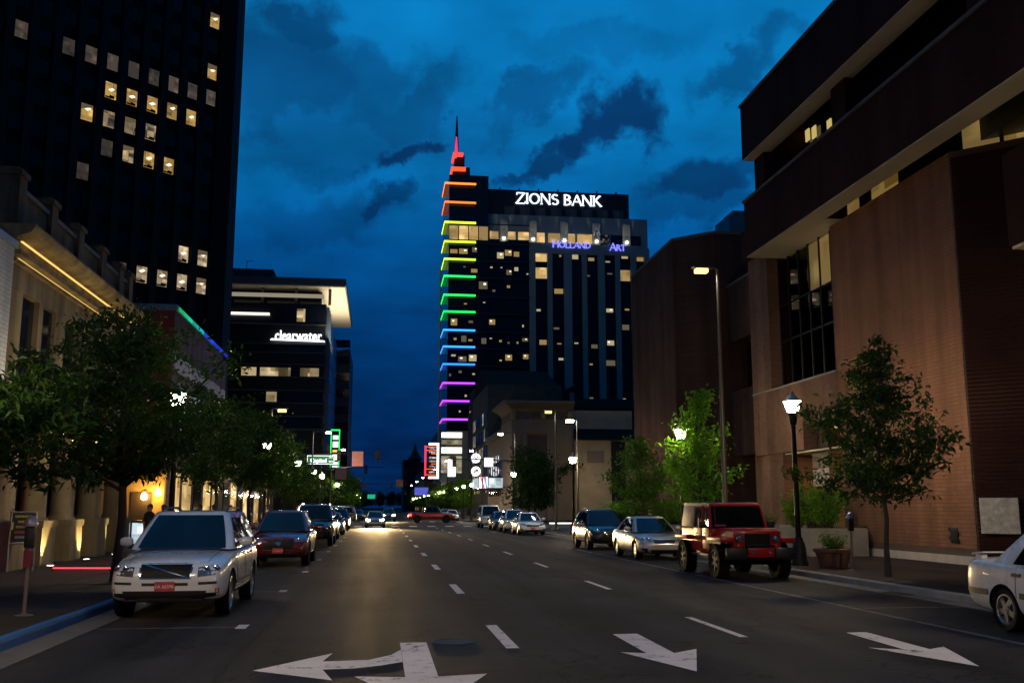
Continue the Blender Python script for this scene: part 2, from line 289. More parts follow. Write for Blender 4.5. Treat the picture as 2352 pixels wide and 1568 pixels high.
# ================================================================== GROUND
KL, KR, WL, WR = -4.7, 11.15, -10.15, 17.0      # kerb lines and building lines
CAP0, CAP1 = 101.0, 127.0                        # the cross street
EI0, EI1 = 228.0, 246.0
def asphalt():
    m = bpy.data.materials.new('asphalt'); m.use_nodes = True; t = m.node_tree; p = t.nodes['Principled BSDF']
    g = N(t, 'ShaderNodeNewGeometry'); pos = g.outputs['Position']
    def nz(s, d, sc3=None):
        n = N(t, 'ShaderNodeTexNoise'); n.inputs['Scale'].default_value = s; n.inputs['Detail'].default_value = d; n.inputs['Roughness'].default_value = .65
        if sc3:
            mp = N(t, 'ShaderNodeMapping'); mp.inputs['Scale'].default_value = sc3; link(t, pos, mp.inputs[0]); link(t, mp.outputs[0], n.inputs['Vector'])
        else: link(t, pos, n.inputs['Vector'])
        return n.outputs[0]
    def rng(src, a, b, c, d):
        r = N(t, 'ShaderNodeMapRange'); link(t, src, r.inputs[0])
        for i, q in enumerate((a, b, c, d)): r.inputs[i + 1].default_value = q
        return r.outputs[0]
    def mul(a, b):
        x = N(t, 'ShaderNodeMath', operation='MULTIPLY'); link(t, a, x.inputs[0]); link(t, b, x.inputs[1]); return x.outputs[0]
    big = rng(nz(.22, 6), .3, .7, .55, 1.35); streak = rng(nz(1.0, 5, (1.3, .05, 1)), .3, .7, .74, 1.22); grit = rng(nz(30, 5), .25, .75, .55, 1.5); patch = rng(nz(.55, 3, (1, .5, 1)), .60, .63, 1.0, .72)
    f = mul(mul(big, streak), mul(grit, patch))
    # hairline cracks
    v = N(t, 'ShaderNodeTexVoronoi', feature='DISTANCE_TO_EDGE'); v.inputs['Scale'].default_value = .33
    wob = N(t, 'ShaderNodeTexNoise'); wob.inputs['Scale'].default_value = 1.6; link(t, pos, wob.inputs['Vector'])
    ad = N(t, 'ShaderNodeVectorMath', operation='ADD'); link(t, pos, ad.inputs[0]); link(t, wob.outputs['Color'], ad.inputs[1]); link(t, ad.outputs[0], v.inputs['Vector'])
    # oil-darkened lane centres, paler wheel tracks
    sx = N(t, 'ShaderNodeSeparateXYZ'); link(t, pos, sx.inputs[0]); wv = N(t, 'ShaderNodeTexNoise'); wv.inputs['Scale'].default_value = .25; link(t, pos, wv.inputs['Vector'])
    o1 = N(t, 'ShaderNodeMath', operation='MULTIPLY_ADD'); link(t, wv.outputs[0], o1.inputs[0]); o1.inputs[1].default_value = .7; link(t, sx.outputs[0], o1.inputs[2])
    o2 = N(t, 'ShaderNodeMath', operation='SUBTRACT'); link(t, o1.outputs[0], o2.inputs[0]); o2.inputs[1].default_value = 1.755 + .35
    o3 = N(t, 'ShaderNodeMath', operation='DIVIDE'); link(t, o2.outputs[0], o3.inputs[0]); o3.inputs[1].default_value = 3.37
    o4 = N(t, 'ShaderNodeMath', operation='FRACT'); link(t, o3.outputs[0], o4.inputs[0])
    lr = N(t, 'ShaderNodeValToRGB'); link(t, o4.outputs[0], lr.inputs[0]); le = lr.color_ramp.elements
    for q_ in range(3): le.new(.5)
    for e_, (pp_, vv_) in zip(le, ((0, .80), (.26, .98), (.5, .58), (.74, .98), (1, .80))): e_.position = pp_; e_.color = (vv_, vv_, vv_, 1)
    bw = N(t, 'ShaderNodeRGBToBW'); link(t, lr.outputs[0], bw.inputs[0]); f = mul(f, bw.outputs[0])
    crack = rng(v.outputs['Distance'], .0, .010, .30, 1.0); f = mul(f, crack)
    x = N(t, 'ShaderNodeMix', data_type='RGBA', blend_type='MULTIPLY'); x.inputs['Factor'].default_value = 1; x.inputs[6].default_value = (.030, .0305, .035, 1); link(t, f, x.inputs[7]); link(t, x.outputs[2], p.inputs['Base Color'])
    link(t, rng(streak, .74, 1.22, .62, .85), p.inputs['Roughness']); p.inputs['Specular IOR Level'].default_value = .05
    b = N(t, 'ShaderNodeBump'); b.inputs['Strength'].default_value = .55; b.inputs['Distance'].default_value = .012; link(t, grit, b.inputs['Height']); link(t, b.outputs[0], p.inputs['Normal'])
    MT['asphalt'] = m; return m
asph = asphalt()
def paintmat(name, col, wear=.42):
    m = bpy.data.materials.new(name); m.use_nodes = True; t = m.node_tree; p = t.nodes['Principled BSDF']; g = N(t, 'ShaderNodeNewGeometry')
    n = N(t, 'ShaderNodeTexNoise'); n.inputs['Scale'].default_value = 3.2; n.inputs['Detail'].default_value = 9; n.inputs['Roughness'].default_value = .78; link(t, g.outputs['Position'], n.inputs['Vector'])
    r = N(t, 'ShaderNodeMapRange'); link(t, n.outputs[0], r.inputs[0]); r.inputs[1].default_value = wear - .03; r.inputs[2].default_value = wear + .05
    n2 = N(t, 'ShaderNodeTexNoise'); n2.inputs['Scale'].default_value = 1.1; n2.inputs['Detail'].default_value = 4; link(t, g.outputs['Position'], n2.inputs['Vector'])
    c = N(t, 'ShaderNodeMix', data_type='RGBA'); link(t, n2.outputs[0], c.inputs['Factor']); c.inputs[6].default_value = (*[q * .72 for q in col], 1); c.inputs[7].default_value = (*[q * 1.15 for q in col], 1)
    x = N(t, 'ShaderNodeMix', data_type='RGBA'); link(t, r.outputs[0], x.inputs['Factor']); x.inputs[6].default_value = (.06, .056, .052, 1); link(t, c.outputs[2], x.inputs[7]); link(t, x.outputs[2], p.inputs['Base Color'])
    p.inputs['Roughness'].default_value = .7; p.inputs['Specular IOR Level'].default_value = .1; MT[name] = m; return m
markw = paintmat('road_marking', (.72, .64, .62), .40); markf = paintmat('road_marking_faded', (.15, .15, .155), .47)

def sheet(name, x0, x1, y0, y1, z, mat, nx=1, ny=1):
    b = MB(); vs = [(x0 + (x1 - x0) * i / nx, y0 + (y1 - y0) * j / ny, z) for j in range(ny + 1) for i in range(nx + 1)]
    b.add(vs, [(j * (nx + 1) + i, j * (nx + 1) + i + 1, (j + 1) * (nx + 1) + i + 1, (j + 1) * (nx + 1) + i) for j in range(ny) for i in range(nx)])
    return struct(b.build(name, mat))
sheet('ground', -1500, 1500, -300, 3000, -.03, M('ground_dark', (.03, .03, .026), 1.0, spec=0.0, noise=(.05, .3), space='World'))
road = sheet('road', KL, KR, -40, 900, 0, asph, 1, 40)
for (a, b_) in ((CAP0, CAP1), (EI0, EI1)):
    sheet('cross_road', -160, KL, a, b_, 0, asph, 8, 1); sheet('cross_road', KR, 160, a, b_, 0, asph, 8, 1)

def sidewalk(x0, x1, y0, y1, kerb_at, mat, slabs=None):
    k = MB(); kx0, kx1 = (kerb_at - .16, kerb_at) if kerb_at > x0 + .5 else (kerb_at, kerb_at + .16)
    sx0, sx1 = (x0, kx0) if kerb_at > x0 + .5 else (kx1, x1)
    b = MB().box(sx0, sx1, y0, y1, -.02, .142); s = struct(b.build('sidewalk', M('paving_joint', (.05, .046, .043), .9, noise=(3, .3), space='World')))
    # kerb stones with worn edges
    n = int((y1 - y0) / 3.0); L = (y1 - y0) / n
    ko = struct(MB().box(kx0 + .01, kx1 - .01, y0, y1, -.02, .12).build('kerb', kerbm))
    for i in range(n):
        a, c = y0 + i * L, y0 + (i + 1) * L - .012
        if a > 110: continue
        if a > 75 or a < -6:
            MB().box(kx0, kx1, a, c, -.015, .15).build('kerb_stone', kerbm, ko)
            continue
        blue = kerb_at == KL and a < 17.6
        bb = MB(); e = .025; s1 = 1 if kerb_at == KL else -1; xi, xo = (kx0, kx1) if s1 > 0 else (kx1, kx0)
        pts = [(xi, -.015), (xo, -.015), (xo - s1 * .012, .15 - e), (xo - s1 * (.012 + e), .15), (xi, .15)]
        bb.ext([(px, a, pz) for px, pz in pts], (0, c - a, 0)); bb.build('kerb_stone', kerbblue if blue else kerbm, ko)
    if slabs:
        ya, yb, nx = slabs; wdt = (sx1 - sx0) / nx; ny = int((yb - ya) / wdt); rr = random.Random(5)
        me = MB().box(0, wdt - .014, 0, wdt - .014, -.02, .012).mesh('paving_slab', mat)
        for j in range(ny):
            for i in range(nx):
                o = mk('paving_slab', me, s); o.location = (sx0 + i * wdt + .007, ya + j * wdt, .142 - rr.random() * .004); o.rotation_euler = (rr.uniform(-.0012, .0012), rr.uniform(-.0012, .0012), 0)
    return s
sidewalk(-13, KL, -20, CAP0 - 2, KL, slabm, (9, 62, 4))
sidewalk(KR, 24, -20, CAP0 - 2, KR, slabr, (8, 60, 7))
for (a, c) in ((CAP1 + 2, EI0 - 2), (EI1 + 2, 700)):
    sidewalk(-14, KL, a, c, KL, slabm); sidewalk(KR, 24, a, c, KR, slabr)
# concrete gutter along the left kerb
struct(MB().box(KL, KL + .5, -20, CAP0 - 2, -.02, .004).build('gutter', M('gutter_concrete', (.085, .08, .078), .85, noise=(1.4, .4), bump=(20, .3), space='World')))
struct(MB().box(KR - .45, KR, -20, CAP0 - 2, -.02, .004).build('gutter', M('gutter_concrete_r', (.075, .072, .07), .85, noise=(1.4, .4), bump=(20, .3), space='World')))

# ------------------------------------------------------------------ painted markings
def flat(name, pts, mat, z=.005):
    b = MB(); b.add([(x, y, z) for x, y in pts], [tuple(range(len(pts)))]); return b.build(name, mat, road)
for X, y0 in ((1.755, 4.9), (5.13, 5.6)):
    for k in range(32):
        a = y0 + k * 8.36
        if CAP0 - 4 < a < CAP1 + 3 or EI0 - 3 < a < EI1 + 3: continue
        wd = .085 if X < 3 else .06
        flat('lane_dash', [(X - wd, a), (X + wd, a), (X + wd, a + 2.6), (X - wd, a + 2.6)], markw)
flat('parking_line', [(8.50, -10), (8.62, -10), (8.62, 46), (8.50, 46)], markf)
flat('parking_line', [(8.50, 63), (8.62, 63), (8.62, 96), (8.50, 96)], markf)
for Y in (16.1, 22.75, 29.4, 36.0, 42.6, 49.2, 55.8, 62.4):
    flat('parking_tick', [(KL + .5, Y - .04), (-2.0, Y - .04), (-2.0, Y + .04), (KL + .5, Y + .04)], markf)
    flat('parking_tick_head', [(-2.12, Y - .22), (-1.96, Y - .22), (-1.96, Y + .30), (-2.12, Y + .30)], markw)
for Y in (17.6, 31.6, 40.2, 64.0, 70.5, 77.0): flat('parking_tick', [(8.72, Y - .04), (KR - .5, Y - .04), (KR - .5, Y + .04), (8.72, Y + .04)], markf)
def z6(X, Y): p = GZ((800 + .7653 * X) / 1.7415, (2200 + .7653 * Y) / 1.7415); return (p.x, p.y)
def z7(X, Y): p = GZ((2300 + .7636 * X) / 1.7415, (2200 + .7636 * Y) / 1.7415); return (p.x, p.y)
a0 = z6(1045, 482); a1 = z6(1183, 479)
xl, xr, yt = a0[0], a1[0], a0[1]
head = z6(868, 657)[1]
xm = (xl + xr) / 2
flat('arrow_stem', [(xl, yt), (xl, head - .12), (xr, head - .12), (xr, yt)], markw)
flat('arrow_head', [(xm - .72, head), (xm, head - 2.0), (xm + .72, head), (xr, head - .122), (xl, head - .122)], markw)
tip = z6(275, 628); hb = z6(640, 580); hbl = z6(640, 622); c1 = z6(880, 572); c2 = z6(1000, 545); c3 = z6(1045, 518); d1 = z6(1045, 582); d2 = z6(950, 600); d3 = z6(800, 616)
flat('arrow_branch', [tip, z6(690, 678), hbl, d3, d2, (xl - .003, d1[1]), (xl - .003, c3[1]), c2, c1, hb, z6(693, 537)], markw)
for pts in ([z7(198, 438), z7(325, 435), z7(520, 537), z7(636, 515), z7(638, 633), z7(238, 532), z7(375, 538)],
            [z7(1420, 430), z7(1525, 427), z7(1860, 517), z7(1930, 503), z7(2120, 607), z7(1535, 508), z7(1730, 520)]):
    flat('turn_arrow', pts, markw)
for Y0 in (CAP0 - 4.5, CAP1 + 1.5):
    for k in range(9):
        X = KL + .6 + k * 1.75; flat('crosswalk_bar', [(X, Y0), (X + .75, Y0), (X + .75, Y0 + 3.0), (X, Y0 + 3.0)], markw)
flat('stop_line', [(KL + 2.6, CAP1 + 6), (8.4, CAP1 + 6), (8.4, CAP1 + 6.5), (KL + 2.6, CAP1 + 6.5)], markw)
# tar seams and cut patches
tar = M('tar_seal', (.012, .012, .012), .8, noise=(4, .3), space='World', spec=.1)
def seam_line(pts, wd, seed):
    rr = random.Random(seed); P = []
    for (xa, ya), (xb, yb) in zip(pts, pts[1:]):
        n = max(2, int(math.hypot(xb - xa, yb - ya) / .35))
        for k in range(n): P.append((xa + (xb - xa) * k / n + rr.gauss(0, .035), ya + (yb - ya) * k / n + rr.gauss(0, .035)))
    b = MB(); vs = []
    for k, (x, y) in enumerate(P):
        x1, y1 = P[min(k + 1, len(P) - 1)]; x0, y0 = P[max(k - 1, 0)]; d = Vector((y0 - y1, x1 - x0, 0)).normalized() * wd * rr.uniform(.25, .7); vs += [(x + d.x, y + d.y, .003), (x - d.x, y - d.y, .003)]
    b.add(vs, [(2 * k, 2 * k + 2, 2 * k + 3, 2 * k + 1) for k in range(len(P) - 1)]); b.build('tar_seam', tar, road)
for k, (pts, wd) in enumerate(([[(-1.7, 8), (-1.62, 60)], .022], [[(3.5, 9), (3.42, 34), (3.6, 70)], .016], [[(-1.6, 20.5), (2.2, 20.9), (8.4, 20.2)], .02], [[(-1.5, 13.0), (1.1, 13.4), (4.4, 12.6)], .014], [[(0.2, 27), (4.6, 27.5), (8.4, 27.1)], .02], [[(6.9, 9), (7.0, 26)], .014], [[(-1.6, 38), (8.4, 38.6)], .02], [[(5.4, 12), (6.1, 16), (5.6, 22)], .012])): seam_line(pts, wd, k)
# utility covers and a sealed patch in the asphalt
for (px, py, r_) in ((1040, 1473, .30), (1560, 1475, .0)):
    if r_:
        p = GZ(px, py); b = MB(); b.lathe([(r_, -.005), (r_, .006), (r_ * .93, .009), (r_ * .93, .006), (0.001, .006)], seg=24); o = b.build('manhole_cover', M('cast_iron', (.03, .028, .026), .6, .6, noise=(14, .4)), None, 30); o.location = (p.x, p.y, 0)
        tag(o, 'round iron utility cover set in the asphalt beside the lane dash', 'manhole cover')
# ================================================================== LETTERS
GLY = {  # strokes on a 1-high cap: (points, width); serif marks end in 's'
 'Z': [[(.05, 1), (.7, 1)], [(.7, 1), (.03, 0)], [(.03, 0), (.75, 0)]], 'I': [[(.15, 0), (.15, 1)]], 'O': 'O', 'N': [[(.08, 0), (.08, 1)], [(.08, 1), (.78, 0)], [(.78, 0), (.78, 1)]],
 'S': 'S', 'B': [[(.1, 0), (.1, 1)]], 'A': [[(.02, 0), (.4, 1)], [(.4, 1), (.8, 0)], [(.18, .36), (.63, .36)]], 'K': [[(.1, 0), (.1, 1)], [(.13, .45), (.62, 1)], [(.25, .56), (.72, 0)]],
 'H': [[(.1, 0), (.1, 1)], [(.72, 0), (.72, 1)], [(.1, .52), (.72, .52)]], 'L': [[(.1, 0), (.1, 1)], [(.1, 0), (.62, 0)]], 'D': [[(.1, 0), (.1, 1)]], 'R': [[(.1, 0), (.1, 1)], [(.38, .5), (.74, 0)]], 'T': [[(.37, 0), (.37, 1)], [(.02, 1), (.72, 1)]]}
WID = dict(Z=.8, I=.32, O=.98, N=.92, S=.66, B=.74, A=.86, K=.8, H=.84, L=.68, D=.92, R=.8, T=.76)
def serif_letters(txt, height, m, small=1.0):
    """polygon strokes of a serif capital text in the xz plane, one mesh per letter: returns [(char, MB, width)]"""
    out_ = []; x = 0; dep = .18
    for i, ch in enumerate(txt):
        if ch == ' ': x += .42 * height; continue
        h = height if (i == 0 or small == 1.0) else height * small
        b = MB()
        def seg(p, q, wd):
            p = Vector((p[0] * h + x, 0, p[1] * h)); q = Vector((q[0] * h + x, 0, q[1] * h)); d = (q - p).normalized(); n_ = Vector((-d.z, 0, d.x)) * wd * h / 2
            b.ext([p - n_, q - n_, q + n_, p + n_], (0, -dep, 0))
        def arc(cx, cy_, rx, ry, a0, a1, wd, n=14):
            pts = [(cx + rx * math.cos(R(a0 + (a1 - a0) * k / n)), cy_ + ry * math.sin(R(a0 + (a1 - a0) * k / n))) for k in range(n + 1)]
            for p, q in zip(pts, pts[1:]):
                vert = abs(q[1] - p[1]) / (math.hypot(q[0] - p[0], q[1] - p[1]) + 1e-6); seg(p, q, wd * (.55 + .6 * vert))
        g = GLY[ch]; W = .135
        if g == 'O': arc(.46, .5, .39, .46, 0, 360, W, 22)
        elif g == 'S': arc(.33, .74, .22, .22, 30, 270, W); arc(.33, .27, .25, .24, 90, -150, W)
        else:
            for p, q in g:
                thin = abs(p[1] - q[1]) < .05 or (ch in 'AN' and q[1] > p[1] and not (ch == 'N')) or (ch == 'N' and abs(p[0] - q[0]) < .05); seg(p, q, W * (.62 if thin else 1.05))
                for e in (p, q):
                    if e[1] in (0, 1) and abs(p[1] - q[1]) > .3 and not (ch == 'A' and e[1] == 1): seg((e[0] - .10, e[1] + (.02 if e[1] == 0 else -.02)), (e[0] + .10, e[1] + (.02 if e[1] == 0 else -.02)), .05)
        if ch == 'Z': seg((.07, .8), (.05, 1), .06); seg((.75, 0), (.78, .22), .06)
        if ch in 'BR': arc(.1, .75, .42, .24, 90, -90, W)
        if ch == 'B': arc(.1, .27, .5, .26, 90, -90, W)
        if ch == 'D': arc(.1, .5, .66, .47, 90, -90, W)
        if ch == 'L': seg((.6, 0), (.64, .2), .06)
        if ch == 'T': seg((.03, 1), (.01, .8), .06); seg((.71, 1), (.74, .8), .06)
        out_.append((ch, b)); x += WID[ch] * h
    return out_, x
def text_mesh(txt, size, depth=.01, bold=0.0, space=1.0):
    c = bpy.data.curves.new('lettering', 'FONT'); c.body = txt; c.size = size; c.extrude = depth; c.offset = bold; c.space_character = space; c.align_x = 'CENTER'; c.align_y = 'CENTER'; c.resolution_u = 4
    o = bpy.data.objects.new('lettering', c); COL.objects.link(o); dg = bpy.context.evaluated_depsgraph_get(); me = bpy.data.meshes.new_from_object(o.evaluated_get(dg)); bpy.data.objects.remove(o); return me
def text(txt, size, mat, parent, loc, rot=(R(90), 0, 0), depth=.01, bold=0.0, name='lettering', space=1.0):
    me = text_mesh(txt, size, depth, bold, space); me.materials.clear(); me.materials.append(mat); o = mk(name, me, parent); o.location = loc; o.rotation_euler = rot; return o

# ================================================================== RIGHT SIDE: brick museum
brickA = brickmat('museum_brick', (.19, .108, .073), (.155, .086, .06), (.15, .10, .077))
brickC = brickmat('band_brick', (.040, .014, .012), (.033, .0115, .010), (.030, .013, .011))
brickD = brickmat('museum_brick_dark', (.085, .033, .026), (.06, .024, .02), (.05, .03, .026))
brickB = brickmat('hall_brick', (.075, .040, .032), (.062, .033, .026), (.085, .058, .048))
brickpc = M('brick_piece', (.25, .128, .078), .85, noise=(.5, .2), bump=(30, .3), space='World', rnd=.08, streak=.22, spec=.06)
brickpd = M('brick_piece_shaded', (.042, .016, .013), .85, noise=(.5, .2), bump=(30, .3), space='World', rnd=.08, spec=.06)  # corner copy of the brick, its shade put into the colour
soffit = M('soffit_plaster', (.52, .47, .36), .8, noise=(.6, .15), space='World')
warmwin = litwin('lit_museum_window', (.50, .29, .07), (.8, .53, .17), .26, .6, .35)
museum = thing('brick_museum', 'big brown brick museum with cantilevered upper bands and recessed dark windows beside the sidewalk', 'building')
# --- main street wall with its chamfered corner, shaded by a darker brick colour
wall = MB().prism([(WR + .03, 35.3), (WR + .03, 27.07), (22.03, 22.09), (27, 22.09), (27, 35.3)], .14, 12.5).build('wall', M('mortar', (.10, .072, .055), .9, noise=(4, .25), space='World'), museum)
def brick_face(parent, p0, p1, z0, z1, mat, single_near, nrm_, holes=(), pick=None, lim=300):
    p0, p1 = Vector((*p0, 0)), Vector((*p1, 0)); d = (p1 - p0); Lw = d.length; d.normalize(); n_ = Vector((*nrm_, 0)).normalized()
    bl, bh, j = .45, .102, .018; rr = random.Random(3); cand = []
    rows = int((z1 - z0) / (bh + j))
    for r_ in range(rows):
        zc = z0 + r_ * (bh + j); x = -(bl + j) / 2 if r_ % 2 else 0
        while x < Lw - .03:
            a, b_ = max(x, 0) + .0, min(x + bl, Lw)
            if b_ - a > .05:
                c = p0 + d * ((a + b_) / 2); ok = not any(h[0] < (a + b_) / 2 < h[1] and h[2] < zc + bh / 2 < h[3] for h in holes)
                if ok: cand.append((c, (b_ - a) / 2, zc))
            x += bl + .003
    cand.sort(key=lambda q: (q[0] - Vector((pick[0], pick[1], 0))).length + abs(q[2] + bh / 2 - pick[2]) if pick else 0)
    me = {}
    big = MB()
    for k, (c, hl, zc) in enumerate(cand):
        pr = .030 + rr.uniform(-.004, .005)
        if k < lim:
            key = round(hl, 3)
            if key not in me: me[key] = MB().obox((0, 0, 0), d * hl, n_ * .03, (0, 0, bh / 2)).mesh('brick', mat)
            o = mk('brick', me[key], parent); o.location = c + n_ * (pr - .03) + Vector((0, 0, zc + bh / 2))
        else:
            q = c + n_ * (pr - .03) + Vector((0, 0, zc + bh / 2)); ax, ay, az = d * hl, n_ * .03, Vector((0, 0, bh / 2))
            vs = [q + ax * i + ay * s_ + az * kz for s_ in (0, 1) for (i, kz) in ((-1, -1), (1, -1), (1, 1), (-1, 1))]
            big.add(vs, [(4, 5, 6, 7), (0, 1, 5, 4), (1, 2, 6, 5), (2, 3, 7, 6), (3, 0, 4, 7)])
    o = big.build('brickwork', mat, parent); o['kind'] = 'stuff'
vents = [(28.0, 28.42, .75, 1.2), (33.6, 33.95, .75, 1.15)]
brick_face(wall, (WR + .03, 35.3), (WR + .03, 27.09), .62, 12.5, brickpc, True, (-1, 0), [(35.3 - b_, 35.3 - a, c, d_) for a, b_, c, d_ in vents], pick=(WR, 28.6, 1.6), lim=220)
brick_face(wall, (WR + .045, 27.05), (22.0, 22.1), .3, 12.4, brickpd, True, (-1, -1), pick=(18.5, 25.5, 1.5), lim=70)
MB().box(WR - .05, WR + .05, 27.0, 35.3, .14, .40).build('base_course', M('pale_stone', (.46, .42, .36), .8, noise=(2, .2), space='World'), museum)
for a, b_, c, d_ in vents:
    v = MB()
    v.box(WR - .01, WR + .02, a, b_, c, d_)
    vo = v.build('vent', blackp, museum)
    for k in range(5): MB().obox((WR - .02, (a + b_) / 2, c + .05 + k * .085), (0, (b_ - a) / 2 - .03, 0), (.015, 0, .01), (0, 0, .006)).build('louvre', black, vo)
_d = ray(2297, 1183); _t = 44.05 / (_d.x + _d.y); _p = _d * _t
MB().obox((_p.x - .03, _p.y - .03, _p.z + EYE), (.36, -.36, 0), (.02, .02, 0), (0, 0, .5)).build('plaque', M('plaque_stone', (.55, .53, .47), .6, noise=(6, .45), space='World'), museum)
# --- lower projecting box, the entrance recess under it, pier
MB().box(WR, 21, 38.6, 43.9, 4.1, 6.85).box(WR, 21, 35.32, 38.58, 5.15, 6.85).build('balcony_box', brickA, museum)
MB().box(WR - .04, WR + .2, 35.32, 43.9, 6.852, 6.93).build('coping', concrete, museum)
MB().box(WR + .1, 18.9, 41.0, 43.45, .14, 4.098).build('pier', brickA, museum)
MB().box(20.5, 21, 35.32, 53, .14, 5.1).build('entrance_wall', M('ochre_plaster', (.50, .30, .12), .8, noise=(.7, .2), space='World'), museum)
MB().box(18.6, 18.9, 35.32, 37.3, .14, 5.1).build('wing_wall', brickA, museum)
MB().box(WR + .2, 20.4, 35.6, 43.2, 4.02, 4.09).build('entrance_soffit', soffit, museum)
# --- tall window opening with the dark gallery behind it
room = MB().box(21.2, 21.4, 35.3, 41.7, 6.9, 13.1).box(17.7, 21.2, 35.3, 41.7, 6.87, 6.95).box(17.9, 21.2, 35.3, 41.7, 8.9, 9.05).box(17.9, 21.2, 35.3, 41.7, 10.5, 10.65)
room.build('gallery_room', M('gallery_paint', (.05, .04, .035), .9), museum)
mull = MB()
for k in range(7): y = 35.35 + k * 1.04; mull.box(17.5, 17.62, y - .04, y + .04, 6.94, 13.05)
for z in (9.0, 10.6): mull.box(17.51, 17.61, 35.3, 41.62, z - .03, z + .03)
mull.build('mullions', black, museum)
cg = clearglass('gallery_glass', .55)
for k in range(6):
    for (za, zb_) in ((6.95, 8.97), (9.03, 10.57), (10.63, 12.62)):
        y = 35.35 + k * 1.04
        litp = za > 10.6 and k in (0, 1, 2)
        MB().box(17.55, 17.57, y + .045, y + .995, za + .03, zb_ - .03).build('window_pane', warmwin if litp else cg, museum)
pend = glow('pendant_glow', (1, .62, .28), 7); pendw = glow('pendant_glow_white', (1, .85, .6), 7)
rr = random.Random(12)
for (px, py, s_) in [(1795, 612, 1), (1812, 612, 1), (1800, 640, .6), (1783, 680, .9), (1797, 676, 1), (1812, 672, .8), (1824, 668, .7), (1838, 664, 1), (1850, 660, .8), (1868, 658, .7), (1880, 655, .7), (1895, 655, .8), (1820, 672, .6), (1805, 668, .6), (1842, 655, .6)]:
    p = GX(px, py, 19.5 + rr.random()); b = MB(); b.lathe([(.01, .07), (.05 * s_, .05), (.06 * s_, 0), (.04 * s_, -.05), (.01, -.06)], seg=8); o = b.build('pendant_lamp', pendw if s_ == 1 else pend, museum); o.location = p
for (px, py) in [(1790, 845), (1815, 832), (1842, 838), (1870, 826), (1880, 828), (1902, 822)]:
    p = GX(px, py, 19.5); b = MB().box(-.05, .05, -.15, .15, -.06, .06); o = b.build('shelf_lamp', glow('shelf_glow', (1, .5, .14), 1.2), museum); o.location = p
MB().box(WR, 21, 41.68, 43.9, 6.94, 13.2).build('corner_pier', brickA, museum)
# --- cantilevered bands
for (z0, z1) in ((12.7, 15.12), (17.15, 19.6)):
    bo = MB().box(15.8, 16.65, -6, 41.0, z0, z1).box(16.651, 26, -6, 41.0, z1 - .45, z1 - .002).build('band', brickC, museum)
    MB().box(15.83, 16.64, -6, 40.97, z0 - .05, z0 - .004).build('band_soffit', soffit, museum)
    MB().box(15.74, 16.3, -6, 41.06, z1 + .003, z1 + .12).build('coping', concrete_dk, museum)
MB().box(18.6, 26, -6, 40.6, 15.13, 19.1).build('strip_wall', M('strip_dark', (.02, .02, .022), .5), museum)
for y in (40.3, 32.6, 24.0): MB().box(16.3, 17.6, y - .55, y + .55, 15.13, 17.1).build('band_pier', brickC, museum)
rr = random.Random(4)
for k in range(22):
    y = 8 + k * 1.5; lw = 33.5 < y < 38.5
    MB().box(18.5, 18.56, y, y + 1.4, 15.2, 18.9).build('strip_window', darkglass, museum)
for (px, py) in ((1825, 318), (1840, 312), (1855, 312), (1870, 305), (1905, 290)):
    p = GX(px, py, 18.4); MB().box(-.03, .03, -.18, .18, -.22, .3).build('strip_lamp', glow('strip_lamp_glow', (1, .75, .25), .55), museum).location = p
# clerestory above the solid wall, partly lit
for k in range(9):
    y = 27.2 + k * .95; lt = k in (4, 5, 7)
    MB().box(17.5, 17.56, y, y + .88, 12.55, 14.6).build('clerestory_pane', litwin('lit_clerestory', (.4, .2, .04), (.75, .48, .14), .35, .6, .4) if (lt and 'lit_clerestory' not in MT) else (MT['lit_clerestory'] if lt else darkglass), museum)
for k in range(4):
    s0 = .3 + k * 1.15; c = Vector((WR + .25, 27.2, 0)) + Vector((.7071, -.7071, 0)) * (s0 + .5)
    MB().obox((c.x, c.y, 13.5), (.36, -.36, 0), (.02, .02, 0), (0, 0, 1.0)).build('corner_window', warmwin if k in (0, 1, 2) else darkglass, museum)
# nearer projecting bay at the edge of the view
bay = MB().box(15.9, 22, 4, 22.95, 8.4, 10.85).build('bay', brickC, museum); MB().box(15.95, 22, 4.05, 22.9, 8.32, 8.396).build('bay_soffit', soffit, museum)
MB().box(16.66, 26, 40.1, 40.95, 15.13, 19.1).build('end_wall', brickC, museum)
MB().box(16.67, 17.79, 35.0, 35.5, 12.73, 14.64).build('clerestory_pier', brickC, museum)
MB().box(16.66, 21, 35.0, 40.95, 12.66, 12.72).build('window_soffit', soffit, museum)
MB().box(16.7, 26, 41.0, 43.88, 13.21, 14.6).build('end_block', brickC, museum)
# entrance warm lights, poster banner and light strip
MB().box(18.2, 18.28, 37.2, 38.5, 4.95, 5.05).build('strip_light', glow('strip_yellow', (1, .65, .12), 1.6), museum)
MB().box(17.8, 27, -6, 35.6, 12.73, 14.62).build('upper_core', M('strip_dark', (.02, .02, .022), .5), museum)
lit(museum, 'entrance_light', 'AREA', (19.2, 39.2, 3.9), 60, (1, .62, .25), (0, 0, 0), size=1.2)
lit(museum, 'plaza_light', 'AREA', (20.2, 49.0, 3.6), 7, (1, .55, .15), (0, 0, 0), size=1.2)
ban = thing('banner', 'dark picture banner above a pale caption panel hung in the museum entrance', 'banner', (17.6, 38.4, 0))
MB().box(-.02, .02, -.75, .75, 3.35, 4.9).build('picture_panel', M('poster_dark', (.035, .022, .02), .5, noise=(1.3, .8)), ban)
MB().box(-.02, .02, -.75, .75, 2.65, 3.33).build('caption_panel', M('poster_grey', (.17, .16, .19), .5, noise=(2.5, .3)), ban)
MB().tube([(0, -.8, 4.92), (0, .8, 4.92)], .02).build('rod', black, ban)

